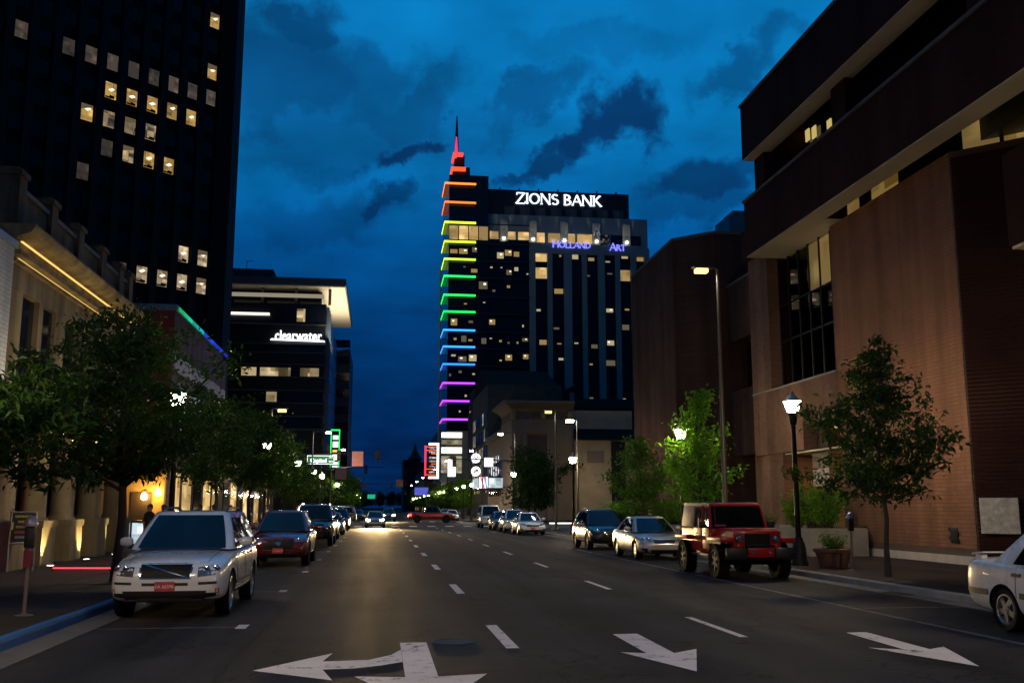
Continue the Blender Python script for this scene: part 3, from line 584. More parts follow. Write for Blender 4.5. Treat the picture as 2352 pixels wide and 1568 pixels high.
# --- concrete planters with shrubs in front of the entrance
def planter(name, label, x0, x1, y0, y1, h):
    t = thing(name, label, 'planter', ((x0 + x1) / 2, (y0 + y1) / 2, .145)); a, c = (x1 - x0) / 2, (y1 - y0) / 2
    b = MB(); w_ = .16
    b.box(-a, a, -c, -c + w_, 0, h).box(-a, a, c - w_, c, 0, h).box(-a, -a + w_, -c + w_, c - w_, 0, h).box(a - w_, a, -c + w_, c - w_, 0, h); b.build('planter_wall', concrete, t)
    MB().box(-a + w_, a - w_, -c + w_, c - w_, .05, h - .08).build('soil', M('soil', (.03, .022, .016), .95, noise=(8, .4)), t); return t
planter('planter', 'long pale concrete planter beside the lamp post holding feathery green shrubs', 14.6, 16.7, 33.0, 40.5, .95)
planter('planter', 'low concrete planter wall in the plaza beyond the grey sedan', 13.2, 16.5, 47.0, 53.0, .85)
planter('planter', 'far low concrete planter wall behind the dark sport utility vehicle', 13.2, 16.5, 55.0, 64.0, .85)

# ================================================================== brick hall (second mass)
hall = thing('brick_hall', 'tall plain brown brick hall with chamfered corner behind the street trees', 'building', (0, 0, 0))
MB().prism([(WR, 65.8), (WR, 55.9), (18.9, 54.0), (27, 54.0), (27, 65.8)], .14, 17.45).build('wall', brickB, hall)
MB().prism([(WR - .06, 65.86), (WR - .06, 55.88), (18.87, 53.94), (27.06, 53.94), (27.06, 65.86)], 17.452, 17.62).build('coping', concrete_dk, hall)
link_ = thing('brick_annex', 'lower dark brick annex joining the hall and the museum', 'building', (0, 0, 0))
MB().box(19.6, 27, 44.2, 53.9, 4.6, 8.2).box(19.6, 27, 44.2, 53.9, 11.0, 14.2).build('wall', brickB, link_)
MB().box(20.6, 27, 44.2, 53.9, 8.202, 10.998).build('recess', darkglass, link_)
MB().box(19.5, 27, 44.15, 53.92, 14.202, 14.34).build('coping', concrete_dk, link_)
# railing and gate posts by the plaza
fence = thing('metal_fence', 'plain grey metal fence across the plaza in front of the hall', 'fence', (0, 0, .14))
for k in range(9): MB().box(14.0 + k * .62, 14.06 + k * .62, 66.5, 66.56, 0, 1.5).build('post', steel, fence)
for z in (.25, .85, 1.45): MB().box(14.0, 19.0, 66.51, 66.55, z, z + .04).build('rail', steel, fence)
# ================================================================== LEFT SIDE
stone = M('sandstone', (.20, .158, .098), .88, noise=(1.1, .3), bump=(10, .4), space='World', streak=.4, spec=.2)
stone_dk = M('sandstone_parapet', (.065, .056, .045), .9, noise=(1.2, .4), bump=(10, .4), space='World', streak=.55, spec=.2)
goldled = glow('gold_led', (1, .62, .16), 1.3)
bank = thing('sandstone_building', 'ornate sandstone building with gold lit cornice and paired tall windows behind the left trees', 'building')
Y0, Y1 = 27.95, 41.0
FX = -10.1
# piers between the window pairs, lintel band and plinth
b = MB()
b.box(-13, -10.75, Y0, Y1, .14, 9.9)                              # core behind the windows
core = b.build('core_wall', M('dark_reveal', (.045, .03, .024), .8, noise=(2, .3), space='World'), bank)
pairs = [(29.1, 32.0), (33.0, 35.9), (36.9, 39.8)]
edges = [Y0] + [q for p in pairs for q in p] + [Y1]
for i in range(0, len(edges), 2): MB().box(-10.8, FX, edges[i], edges[i + 1], 4.75, 7.75).build('pier', stone, bank)
for a, c in pairs:
    MB().box(-10.8, FX + .04, (a + c) / 2 - .19, (a + c) / 2 + .19, 4.75, 7.748).build('mullion_column', stone, bank)
    for (u, v) in ((a, (a + c) / 2 - .2), ((a + c) / 2 + .2, c)):
        MB().box(-10.24, -10.20, u + .03, v - .03, 4.8, 7.72).build('window_pane', darkglass, bank)
        MB().box(-10.22, -10.17, u, v, 6.2, 6.28).build('window_bar', M('bronze_frame', (.06, .045, .035), .5, .3), bank)
MB().box(-10.8, FX + .02, Y0, Y1, 7.752, 8.42).build('lintel_band', stone, bank)
MB().box(-10.8, FX + .10, Y0 - .01, Y1, 4.3, 4.748).build('sill_band', stone, bank)
MB().box(-10.8, FX + .14, Y0 - .03, Y1, 8.422, 8.52).box(-10.8, FX + .26, Y0 - .03, Y1, 8.62, 8.74).build('architrave', stone, bank)
MB().box(FX + .02, FX + .09, Y0 + .3, Y1 - .1, 8.53, 8.575).build('light_strip', goldled, bank)
MB().box(-10.8, FX + .04, Y0 - .02, Y1, 8.742, 9.06).build('frieze', stone, bank)
cor = MB(); pr = [(-10.8, 9.062), (FX + .10, 9.062), (FX + .16, 9.14), (FX + .42, 9.20), (FX + .52, 9.27), (FX + .60, 9.40), (FX + .60, 9.47), (-10.8, 9.47)]
cor.ext([(x, Y0 - .05, z) for x, z in pr], (0, Y1 - Y0 + .05, 0)); cor.build('cornice', stone, bank)
MB().box(FX + .11, FX + .17, Y0 + .3, Y1 - .05, 9.03, 9.06).build('light_strip', goldled, bank)
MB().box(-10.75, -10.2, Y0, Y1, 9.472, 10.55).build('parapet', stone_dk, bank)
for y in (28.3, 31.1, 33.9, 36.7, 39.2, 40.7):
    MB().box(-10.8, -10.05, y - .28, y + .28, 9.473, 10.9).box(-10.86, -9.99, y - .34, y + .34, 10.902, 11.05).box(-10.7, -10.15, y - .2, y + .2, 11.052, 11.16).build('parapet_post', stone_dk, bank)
for a, c in ((28.6, 30.8), (31.4, 33.6), (34.2, 36.4), (37.0, 38.9), (39.5, 40.4)):
    MB().box(-10.9, -10.12, a, c, 10.553, 10.68).build('parapet_cap', M('parapet_cap', (.05, .055, .055), .7, noise=(2, .4), space='World'), bank)
# street level: smooth pilasters on rusticated plinth blocks, dark shop bays between
for i, y in enumerate((28.6, 31.2, 33.9, 36.9, 40.2)):
    MB().lathe([(.46, 1.42), (.40, 1.5), (.36, 1.6), (.35, 3.7), (.37, 3.9), (.46, 4.05), (.5, 4.29)], (FX + .02, y, 0), seg=20).build('column', stone, bank, 40)
    MB().box(-10.7, FX + .52, y - .62, y + .62, .14, 1.22).box(-10.7, FX + .56, y - .66, y + .66, 1.222, 1.42).build('plinth', stone, bank)
for (a, c) in ((29.2, 30.6), (31.85, 33.25), (34.6, 36.2), (37.6, 39.5)):
    MB().box(-10.74, -10.5, a, c, .14, .8).build('stall_riser', M('shop_brown', (.07, .04, .025), .6, noise=(2, .3)), bank)
    MB().box(-10.72, -10.66, a, c, .82, 4.28).build('shop_window', darkglass if a > 30 else M('red_lit_bay', (.02, .0, .0), .3, emit=((.5, .01, .012), .16)), bank)
upl = glow('uplight_lens', (1, .93, .75), 14)
for i, y in enumerate((30.7, 34.3, 37.8)):
    t = thing('ground_uplight', 'small bright in ground uplight at the foot of the sandstone columns', 'uplight', (FX + .78, y, .15), 0, 'uplights along the sandstone facade')
    MB().lathe([(.13, -.02), (.13, .012), (.10, .014), (.10, .008), (.001, .008)], seg=16).build('housing', steel, t)
    MB().lathe([(.092, .0085), (.092, .013), (.001, .014)], seg=16).build('lens', upl, t)
    lit(t, 'uplight_beam', 'SPOT', (-.02, 0, .05), 650, (1, .74, .30), (R(180 - 10), 0, R(90)), spot_size=R(70), spot_blend=.7, shadow_soft_size=.06)
# white painted brick neighbour
wh = thing('white_brick_building', 'white painted brick building with red doorway at the edge of the sandstone one', 'building')
MB().box(-14, -10.0, 12, 27.9, 4.2, 8.75).build('wall', brickmat('white_brick', (.50, .53, .56), (.44, .47, .5), (.30, .32, .34)), wh)
MB().box(-14, -9.92, 12, 27.92, 8.752, 8.95).build('coping', M('coping_metal', (.3, .34, .38), .4, .5), wh)
MB().box(-14, -10.9, 12, 27.9, .14, 4.198).build('shop_back', M('shop_red', (.16, .012, .014), .5, noise=(1, .3)), wh)
MB().box(-10.9, -10.0, 26.6, 27.9, .14, 4.198).build('pillar', M('maroon_tile', (.11, .018, .02), .35, noise=(4, .3)), wh)
MB().tube([(-9.96, 27.6, .2), (-9.96, 27.6, 4.1)], .035).build('neon_tube', glow('neon_purple', (.55, .05, .5), .8), wh)
MB().box(-10.92, -10.86, 24.6, 26.5, .3, 2.5).build('door', M('door_red', (.20, .015, .012), .4, noise=(3, .3)), wh)

# courtyard between the two buildings
court = thing('courtyard_wall', 'ochre plaster courtyard wall with two warm wall lamps beyond the sandstone building', 'building')
PXC = -9.95
ochre = M('ochre_wall', (.46, .28, .09), .85, noise=(.9, .25), space='World')
MB().box(-18.0, PXC, 48.6, 48.98, .14, 5.0).build('wall', ochre, court)
MB().box(-11.4, -10.5, 48.52, 48.59, .14, 2.5).build('door', M('door_brown', (.05, .03, .02), .5), court)
wl = glow('wall_lamp_glow', (1, .62, .16), 26)
for (lx, lz_) in ((GY(331, 1139, 48.4).x, GY(331, 1139, 48.4).z), (GY(363, 1130, 48.4).x, GY(363, 1130, 48.4).z)):
    s_ = MB().lathe([(.02, .2), (.12, .12), (.14, -.1), (.05, -.16)], (0, 0, 0), seg=12).build('wall_lamp', wl, court); s_.location = (lx, 48.4, lz_)
    lit(court, 'wall_lamp_light', 'POINT', (lx, 48.0, lz_), 45, (1, .58, .16), shadow_soft_size=.12)
# purple building with the colour strip
pur = thing('purple_brick_building', 'purple grey brick building with white window frames and coloured light strip on its roof', 'building')
PX, PY0, PY1, PZ = -10.0, 49.1, 65.6, 11.2
MB().box(-18, PX, PY0, PY1, .14, PZ).build('wall', brickmat('purple_brick', (.10, .075, .115), (.085, .062, .098), (.075, .06, .085)), pur)
MB().box(-18, PX - .02, PY0 - .05, PY0 - .004, .14, PZ - .002).build('side_wall', M('dark_red_wall', (.15, .012, .012), .8, noise=(.8, .3), space='World'), pur)
MB().box(-18.1, PX + .08, PY0 - .1, PY1 + .1, PZ + .002, PZ + .30).build('coping', M('coping_blue', (.12, .17, .24), .5, .3), pur)
for k in range(14):
    u = k / 13; c = (0, .9 * (1 - u) + .02, .25 + .9 * u) if u < .45 else (0, .12 * (1 - u) + .02, 1.0)
    s_ = (.25 + .75 * abs(math.sin(k * 2.1 + .4)))
    MB().box(PX + .085, PX + .13, PY0 + .3 + k * 1.15, PY0 + .3 + (k + 1) * 1.15 - .01, PZ + .06, PZ + .24).build('light_strip', glow('edge_led_%d' % k, c, s_ * .8), pur)
MB().box(PX + .003, PX + .05, PY0 + .3, PY1 - .3, 8.35, 9.15).build('belt_course', M('pale_belt', (.30, .29, .33), .8, noise=(9, .5), space='World'), pur)
wf = M('white_frame', (.55, .60, .66), .6, noise=(2, .15), space='World')
for g in (51.0, 55.0, 59.0, 63.0):
    MB().box(PX + .003, PX + .10, g - 1.25, g + 1.25, 5.5, 7.6).build('window_frame', wf, pur)
    for dy in (-.62, .62): MB().box(PX + .102, PX + .115, g + dy - .35, g + dy + .35, 5.8, 7.3).build('window_pane', darkglass, pur)
shopw = litwin('lit_shop', (.40, .20, .04), (.95, .62, .24), .9, .9, .42)
for k in range(5):
    y = PY0 + .9 + k * 3.1; MB().box(PX + .004, PX + .05, y, y + 2.2, .7, 3.5).build('shop_window', shopw if k != 2 else darkglass, pur)
MB().box(PX, PX + 1.6, PY0 + .4, PY1 - .4, 3.7, 3.95).build('awning', M('awning_dark', (.03, .03, .035), .8), pur)
# block that fills the row up to the cross street
row = thing('brick_shop_row', 'low brick shop row with lit windows beyond the purple building', 'building')
MB().box(-18, -10.05, 65.75, 97, .14, 8.2).build('wall', brickmat('row_brick', (.16, .11, .08), (.13, .09, .065), (.14, .11, .09)), row)
for k in range(9):
    y = 67 + k * 3.3; MB().box(-10.046, -9.99, y, y + 2.4, .6, 3.4).build('shop_window', shopw if k % 2 else darkglass, row)
    MB().box(-10.046, -10.0, y + .5, y + 1.7, 5.0, 7.0).build('window_pane', darkglass, row)
MB().box(-18.1, -9.85, 65.74, 97.1, 8.202, 8.45).build('coping', concrete_dk, row)

# ================================================================== black office tower, turned 47 degrees to the street
tow = thing('black_office_tower', 'very tall black office tower with vertical ribs and scattered lit windows', 'skyscraper')
th = R(47); TD = Vector((-math.sin(th), -math.cos(th), 0)); TN = Vector((math.cos(th), -math.sin(th), 0)); TC = Vector((-21.39, 140, 0))
tblack = M('tower_cladding', (.005, .005, .006), .7, 0, spec=.1, noise=(.15, .3), space='World')
tpier = M('tower_rib', (.013, .013, .015), .7, 0, spec=.15, noise=(.2, .2), space='World')
def TP(s, out_=0.0): p = TC + TD * s + TN * out_; return (p.x, p.y)
MB().prism([TP(0), TP(58), TP(58, -40), TP(0, -40)][::-1], 0, 98).build('shaft', tblack, tow)
MB().prism([TP(-.1, -.5), TP(1.1, -.5), TP(1.1, .45), TP(-.1, .45)][::-1], 0, 98).build('corner_rib', M('tower_corner', (.03, .033, .04), .6, .1), tow)
for k in range(15): s0 = 4.65 + 2.92 * k; MB().prism([TP(s0 + .95), TP(s0 + 1.97), TP(s0 + 1.97, .5), TP(s0 + .95, .5)][::-1], 0, 98).build('rib', tpier, tow)
MB().prism([TP(1.2), TP(3.7), TP(3.7, .5), TP(1.2, .5)][::-1], 0, 98).build('rib', tblack, tow)
LITS = {}
def twr(px, py, cl):
    r_ = ray(px, py); t = (TC.dot(TN)) / (r_.x * TN.x + r_.y * TN.y); p = r_ * t; s = (Vector((p.x, p.y, 0)) - TC).dot(TD); z = p.z + EYE
    LITS[(round((s - 4.65) / 2.92), round((z - 31.5) / 3.86))] = cl
for q in [(484, 52), (484, 168), (438, 270), (395, 257), (350, 243), (304, 226), (257, 208), (201, 258), (388, 383), (343, 375)]: twr(*q, 'a')
for q in [(376, 638), (329, 632), (420, 650), (464, 655), (420, 585), (465, 595)]: twr(*q, 'b')
for q in [(295, 360), (300, 290), (347, 310), (250, 275)]: twr(*q, 'c')
for q in [(258, 150), (305, 165), (352, 180), (440, 212), (481, 228), (157, 105), (208, 132), (246, 345), (281, 612), (395, 208), (190, 400), (38, 97)]: twr(*q, 'd')
tw = {'a': litwin('tower_lit_warm', (.34, .19, .035), (.75, .46, .12), .75, .9, .44), 'b': litwin('tower_lit_pale', (.25, .18, .11), (.75, .56, .34), .75, .9, .46), 'c': litwin('tower_lit_half', (.10, .08, .05), (.8, .58, .28), .5, .8, .5), 'd': litwin('tower_lit_dim', (.10, .075, .05), (.22, .16, .10), .38, .8, .45)}
tdark = M('tower_glass', (.004, .005, .011), .25, 0, noise=(.1, .3), spec=.14, space='World')
wme = {}; wr_ = random.Random(77); lampw = glow('office_lamp', (1, .88, .6), 1.7); blindm = M('blind_dim', (.25, .2, .14), .8, emit=((.5, .34, .16), .22))
for k in range(0, 13):
    for i in range(-6, 13):
        cl = LITS.get((k, i)); mt_ = tw[cl] if cl else tdark
        key = mt_.name
        c = TC + TD * (4.65 + 2.92 * k) + TN * .06
        if key not in wme: wme[key] = MB().obox((0, 0, 0), TD * .74, TN * .04, (0, 0, 1.06)).mesh('window', mt_)
        o = mk('window', wme[key], tow); o.location = (c.x, c.y, 31.5 + 3.86 * i)
        if cl in ('a', 'b', 'c'):          # ceiling lamp, blind and desk clutter seen inside
            q = wr_.random(); zt_ = 1.0 - wr_.random() * .5
            P = lambda s, z: tuple(TD * s + TN * .05 + Vector((0, 0, z)))
            if cl != 'c': MB().ext([P(.5 - q * .3, zt_ - .55), P(-.1 - q * .3, zt_ - .22), P(-.5, zt_ - .40), P(.05 - q * .2, zt_ - .72)], tuple(TN * .01)).build('ceiling_lamp', lampw, o)
            if q > .55: MB().ext([P(.74, 1.06), P(-.74, 1.06), P(-.74, .35 + .5 * wr_.random()), P(.74, .30)], tuple(TN * .015)).build('blind', blindm, o)
            if q < .5: MB().ext([P(.7, -1.04), P(-.5, -1.04), P(-.55, -.75 + .2 * q), P(.1, -.6), P(.2, -.85), P(.7, -.8)], tuple(TN * .02)).build('desk', tblack, o)

# ================================================================== glass office with the white roof overhang
CY = 180.0
cw = thing('glass_office', 'dark glass office block with wide pale roof overhang and a glowing white name sign', 'office building')
p = GY(750, 690, CY); CXR = p.x; ZR = GY(795, 660, CY).z
MB().box(-45, CXR, CY, CY + 45, .14, ZR - 3.2).build('body', M('office_black', (.012, .013, .016), .35, noise=(.1, .2), space='World'), cw)
MB().box(-45, GY(795, 660, CY).x, CY - 1.5, CY + 40, ZR - .0, ZR + 1.3).build('roof', M('roof_grey', (.10, .10, .11), .6, noise=(.2, .2), space='World'), cw)
MB().box(-45, GY(795, 660, CY).x - .15, CY - 1.4, CY + 39.9, ZR - .25, ZR - .004).build('roof_soffit', M('soffit_white', (.62, .56, .44), .7, noise=(.08, .12), space='World'), cw)
MB().box(-45, CXR - 1.0, CY + 3, CY + 40, ZR - 3.198, ZR - .26).build('terrace_glass', roofglass, cw)
for k in range(6): MB().box(-40 + k * 6, -39.5 + k * 6, CY + .4, CY + .9, ZR - 3.2, ZR - .26).build('column', concrete_dk, cw)
pz = GY(620, 600, CY).z
MB().ext([(-45, CY + 6, ZR + 1.302), (GY(637, 655, CY).x, CY + 6, ZR + 1.302), (GY(620, 600, CY).x, CY + 6, pz), (-45, CY + 6, pz)], (0, 14, 0)).build('plant_room', M('plant_grey', (.055, .06, .075), .6, noise=(.2, .2), space='World'), cw)
MB().tube([(GY(553, 600, CY).x, CY + 8, pz), (GY(553, 600, CY).x, CY + 8, pz + 2)], .06).tube([(GY(551, 576, CY).x, CY + 8, pz + 1.9), (GY(572, 576, CY).x, CY + 8, pz + 2.0)], .05).build('antenna', black, cw)
lz = [GY(700, y, CY).z for y in (810, 837, 866, 896, 925, 955, 985)]
ledge = M('ledge_metal', (.11, .13, .16), .35, .5)
for z in lz + [GY(700, 745, CY).z, GY(700, 790, CY).z]: MB().box(-45, CXR + .15, CY - .35, CY - .003, z - .1, z + .1).build('ledge', ledge, cw)
offw = litwin('office_lit', (.20, .15, .06), (.95, .72, .38), .55, .35, .47)
offd = M('office_glass', (.012, .016, .024), .1, noise=(.12, .4), spec=.6, space='World')
for (ya, yb, lits) in ((838, 865, {(555, 590), (598, 640), (640, 668), (690, 712), (712, 733)}), (897, 924, {(612, 636)}), (790, 809, set()), (955, 984, set()), (700, 740, {(683, 702)})):
    za, zb_ = GY(700, yb, CY).z + .12, GY(700, ya, CY).z - .12
    x = CXR - .3
    for k in range(14):
        x1 = x - 1.55; a_, b_ = x1 + .06, x
        MB().box(a_, b_, CY - .10, CY - .004, za, zb_).build('window_pane', offd, cw); x = x1
    for (pa, pb) in lits:
        xa, xb = GY(pa, ya, CY).x, GY(pb, ya, CY).x; hh = (zb_ - za) * (.8 if ya != 897 else .95)
        MB().box(xa, xb, CY - .14, CY - .105, za, za + hh).build('lit_window', offw, cw)
MB().box(GY(527, 722, CY).x, GY(620, 722, CY).x, CY - .9, CY - .55, GY(600, 724, CY).z, GY(600, 719, CY).z).build('light_strip', glow('white_strip', (1, .93, .8), 1.6), cw)
MB().box(-45, GY(745, 674, CY).x, CY - .6, CY - .5, GY(600, 682, CY).z, GY(600, 673, CY).z).build('soffit_light', glow('soffit_strip', (1, .85, .62), .28), cw)
lit(cw, 'soffit_wash', 'AREA', (CXR + 2.0, CY + 12, ZR - 9), 4200, (1, .86, .62), (R(180), 0, 0), size=3, size_y=30, shape='RECTANGLE')
# side face towards the street
for k in range(8):
    z = 6 + k * 4; MB().box(CXR + .004, CXR + .10, CY + .4, CY + 44, z, z + 2.6).build('side_window', offd, cw)
for k in range(3): MB().box(CXR + .004, CXR + .5, CY + 2 + k * 3, CY + 2.3 + k * 3, 4, ZR - 3.3).build('fin', M('fin_blue', (.09, .14, .2), .3, .4), cw)
sgn = glow('sign_white', (.95, .97, 1.0), 2.6)
p0, p1 = GY(623, 772, CY - 1), GY(743, 772, CY - 1)
s_ = text('clearwater', 2.55, sgn, cw, ((p0.x + p1.x) / 2 + .1, CY - .6, GY(680, 770, CY - 1).z), depth=.06, bold=.028, space=1.0)
dim = s_.dimensions if s_.dimensions.x else Vector((1, 1, 1))
s_.scale = ((p1.x - p0.x) * .9 / max(.1, s_.data.vertices and (max(v.co.x for v in s_.data.vertices) - min(v.co.x for v in s_.data.vertices))), 1.0, 1.0)
MB().ext([(p0.x - .2, CY - .6, GY(623, 781, CY).z), (p1.x + .3, CY - .6, GY(743, 786, CY).z), (p1.x + .1, CY - .6, GY(743, 782.5, CY).z), (p0.x, CY - .6, GY(623, 777.5, CY).z)], (0, -.1, 0)).build('sign_underline', sgn, cw)
# dark tower behind it
p = GX(804, 800, -8.2); 
dt = thing('dark_far_tower', 'narrow dark office tower behind the glass office with sloped parapet', 'office building')
MB().ext([(-25, p.y, .14), (-8.2, p.y, .14), (-8.2, p.y, p.z), (-25, p.y, p.z - 3)], (0, 30, 0)).build('shaft', M('far_tower', (.02, .022, .03), .6, noise=(.1, .3), space='World'), dt)
for k in range(9): MB().box(-16, -8.15, p.y - .15, p.y - .02, 8 + k * 4.2, 10 + k * 4.2).build('window_band', roofglass, dt)
# ================================================================== rainbow bank tower
ZY = 235.0
zb = thing('bank_tower', 'tall dark glass bank tower with rainbow lit fins, a spire and glowing name letters', 'skyscraper')
def zx(px, y=700): return GY(px, y, ZY).x
def zz(py, px=1200): return GY(px, py, ZY).z
gl = M('tower_curtain_glass', (.007, .010, .020), .10, noise=(.06, .35), spec=.5, space='World')
zst = M('tower_stone', (.27, .30, .31), .6, noise=(.2, .15), space='World')
zdk = M('tower_dark_panel', (.014, .018, .026), .5, noise=(.2, .2), space='World')
XA, XB, XC, XD = zx(1029), zx(1121), zx(1217), zx(1495)
ZT = zz(402, 1075)
MB().box(XA, XB, ZY, ZY + 24, zz(988, 1040), ZT).build('glass_corner', gl, zb)
MB().box(XB + .01, XC, ZY + 1.0, ZY + 30, .14, zz(548)).build('glass_wing', gl, zb)
MB().box(XC + .01, XD, ZY + 1.2, ZY + 30, .14, zz(560)).build('rib_block', gl, zb)
MB().box(XB + .012, zx(1490, 520), ZY + 1.4, ZY + 28, zz(560) + .004, zz(497, 1400)).build('upper_band', zst, zb)
MB().box(XB + .014, zx(1449, 450), ZY + 2.2, ZY + 26, zz(497, 1400) + .004, zz(434, 1300)).build('crown', zdk, zb)
# stone ribs, wide and narrow in turn
for (pa, pb) in ((1217, 1231), (1259, 1270), (1297, 1315), (1339, 1350), (1376, 1391), (1416, 1427), (1452, 1464), (1484, 1495)):
    MB().box(zx(pa), zx(pb), ZY + .3, ZY + 1.19, zz(912), zz(560)).build('rib', zst, zb)
MB().box(XC, XD, ZY + .25, ZY + 1.19, zz(578), zz(560) + .003).build('lintel', zst, zb)
MB().box(XB, XD + 3, ZY - 1.5, ZY + 1.0, zz(940), zz(914)).build('podium', zdk, zb)
# crown pilasters
for k in range(8):
    pa = 1160 + k * 36.5; MB().box(zx(pa), zx(pa + 24), ZY + 1.5, ZY + 2.19, zz(496), zz(470)).build('crown_panel', M('crown_panel', (.07, .085, .10), .6), zb)
for k in range(7): MB().box(zx(1150 + k * 45, 430), zx(1153 + k * 45, 430), ZY + 3, ZY + 3.4, zz(434, 1300), zz(434, 1300) + .8).build('roof_unit', black, zb)
# uplit piers of the upper band
pu = glow('pier_uplight', (1, .85, .6), 9)
for px in (1158, 1226, 1299, 1374, 1444):
    MB().box(zx(px - 9), zx(px + 9), ZY + .9, ZY + 1.39, zz(553), zz(503)).build('pier', zst, zb)
    MB().lathe([(.35, 0), (.3, .4), (.01, .5)], (zx(px), ZY + .5, zz(548)), seg=10).build('uplight', pu, zb)
    lit(zb, 'pier_wash', 'SPOT', (zx(px), ZY + .1, zz(550)), 900, (1, .82, .6), (R(180 - 14), 0, 0), spot_size=R(50), spot_blend=.8, shadow_soft_size=.2)
warm = litwin('bank_lit_warm', (.45, .26, .08), (.95, .62, .24), .75, .35, .36)
part_ = litwin('bank_lit_part', (.004, .004, .005), (.75, .58, .28), .9, .8, .62)
dimw = litwin('bank_lit_dim', (.003, .004, .006), (.30, .26, .16), .8, .8, .66)
for (pa, pb, m_) in ((1126, 1146, warm), (1164, 1186, warm), (1192, 1220, warm), (1231, 1254, warm), (1262, 1290, warm), (1308, 1325, warm), (1330, 1366, warm), (1384, 1404, dimw), (1408, 1440, gl), (1450, 1478, gl)):
    MB().box(zx(pa), zx(pb), ZY + 1.30, ZY + 1.397, zz(551), zz(529)).build('lit_window' if m_ is not gl else 'window', m_, zb)
def zpane(a_, b_, y0, y1, za, zb_, m_):
    # a pane of curtain wall; lit offices show as a strip of bright ceiling or room behind the glass
    o = MB().box(a_, b_, y0, y1, za, zb_).build('window', warm if m_ is warm else gl, zb)
    if m_ in (part_, dimw):
        h = (zb_ - za) * (rr.uniform(.28, .6) if m_ is part_ else rr.uniform(.10, .22)); wd = (b_ - a_) * (rr.uniform(.45, .97) if m_ is part_ else rr.uniform(.2, .5)); x0 = a_ + (b_ - a_ - wd) * rr.random(); z0 = za + (zb_ - za - h) * rr.uniform(.1, .8)
        MB().box(x0, x0 + wd, y0 - .03, y0 - .004, z0, z0 + h).build('lit_room', rr.choice([roomA, roomB, roomC]), o)
        if m_ is part_ and rr.random() < .6: x1 = x0 + wd * rr.uniform(.1, .6); MB().box(x1, x1 + wd * .3, y0 - .05, y0 - .032, z0 + h * .55, z0 + h * .8).build('ceiling_lamp', lampz, o)
roomA = glow('room_amber', (.75, .48, .16), .42); roomB = glow('room_pale', (.8, .66, .38), .55); roomC = glow('room_dim', (.5, .40, .24), .22); lampz = glow('room_lamp', (1, .9, .65), 1.6)
# floors of the curtain wall
fl = [425, 468, 514, 558, 598, 637, 680, 718, 760, 798, 838, 881, 922, 964]
rr = random.Random(21)
for i in range(2, 13):
    ya, yb = fl[i] + 9, fl[i + 1] - 4 if i + 1 < len(fl) else fl[i] + 32
    za, zb_ = zz(yb), zz(ya)
    for (xa, xb, n, yy) in ((XA, XB, 4, ZY), (XB, XC, 5, ZY + 1.0)):
        if xa == XB and i < 3: continue
        for k in range(n):
            a_, b_ = xa + (xb - xa) * k / n + .12, xa + (xb - xa) * (k + 1) / n - .12
            m_ = gl
            if i == 2: m_ = warm
            elif i == 3: m_ = part_ if (xa == XA and k < 3) or (xa == XB and k in (1, 2, 3)) else gl
            elif i == 8: m_ = rr.choice([part_, part_, dimw])
            elif i == 4: m_ = rr.choice([part_, dimw, dimw, gl])
            else: m_ = rr.choice([gl, gl, gl, dimw, part_])
            zpane(a_, b_, yy - .06, yy - .003, za, zb_, m_)
    MB().box(XA, XC, ZY - .12, ZY - .002, zz(fl[i] + 5), zz(fl[i] + 2)).build('floor_line', M('floor_edge', (.03, .04, .06), .3, .4), zb)
bays = ((1231, 1259), (1270, 1297), (1315, 1339), (1350, 1376), (1391, 1416), (1427, 1452), (1464, 1484))
for i in range(3, 12):
    for j, (pa, pb) in enumerate(bays):
        za, zb_ = zz(fl[i + 1] - 2), zz(fl[i] + 12)
        pr_ = {3: .95, 4: .6, 8: .95, 9: .4}.get(i, .3); m_ = rr.choice([part_, dimw]) if rr.random() < pr_ else gl
        if i == 3 and j in (0,): m_ = warm
        if i == 4 and j in (0, 5): m_ = warm
        zpane(zx(pa) + .1, zx(pb) - .1, ZY + 1.12, ZY + 1.197, za, zb_, m_)
# rainbow fins: front blade and side blade
FC = [(1, .22, .03), (1, .16, .03), (.75, 1, .03), (.7, 1, .03), (.5, .95, .04), (.02, .95, .12), (.02, .95, .10), (.01, .9, .09), (.03, .30, 1), (.03, .28, 1), (.02, .22, 1), (.45, .05, .95), (.42, .05, .95), (.42, .06, .95)]
for i, (py, c) in enumerate(zip(fl, FC)):
    top = zz(py - 3.2, 1055); bot = zz(py + 1.2, 1055); m_ = glow('fin_glow_%d' % i, c, 2.2); m2_ = glow('fin_under_%d' % i, tuple(q * .55 for q in c), .32)
    xr_ = zx(1091)
    MB().box(XA - 1.15, xr_, ZY - 1.1, ZY - 1.02, bot, top).build('fin', m_, zb)
    MB().box(XA - 1.15, XA - 1.07, ZY - 1.015, ZY + 10, bot, top).build('fin', m_, zb)
    MB().box(XA - 1.06, xr_ - .05, ZY - 1.01, ZY - .2, bot + .1, top - .02).build('fin_shelf', m2_, zb)
    MB().box(XA - 1.06, XA - .12, ZY - .19, ZY + 10, bot + .1, top - .02).build('fin_shelf', m2_, zb)
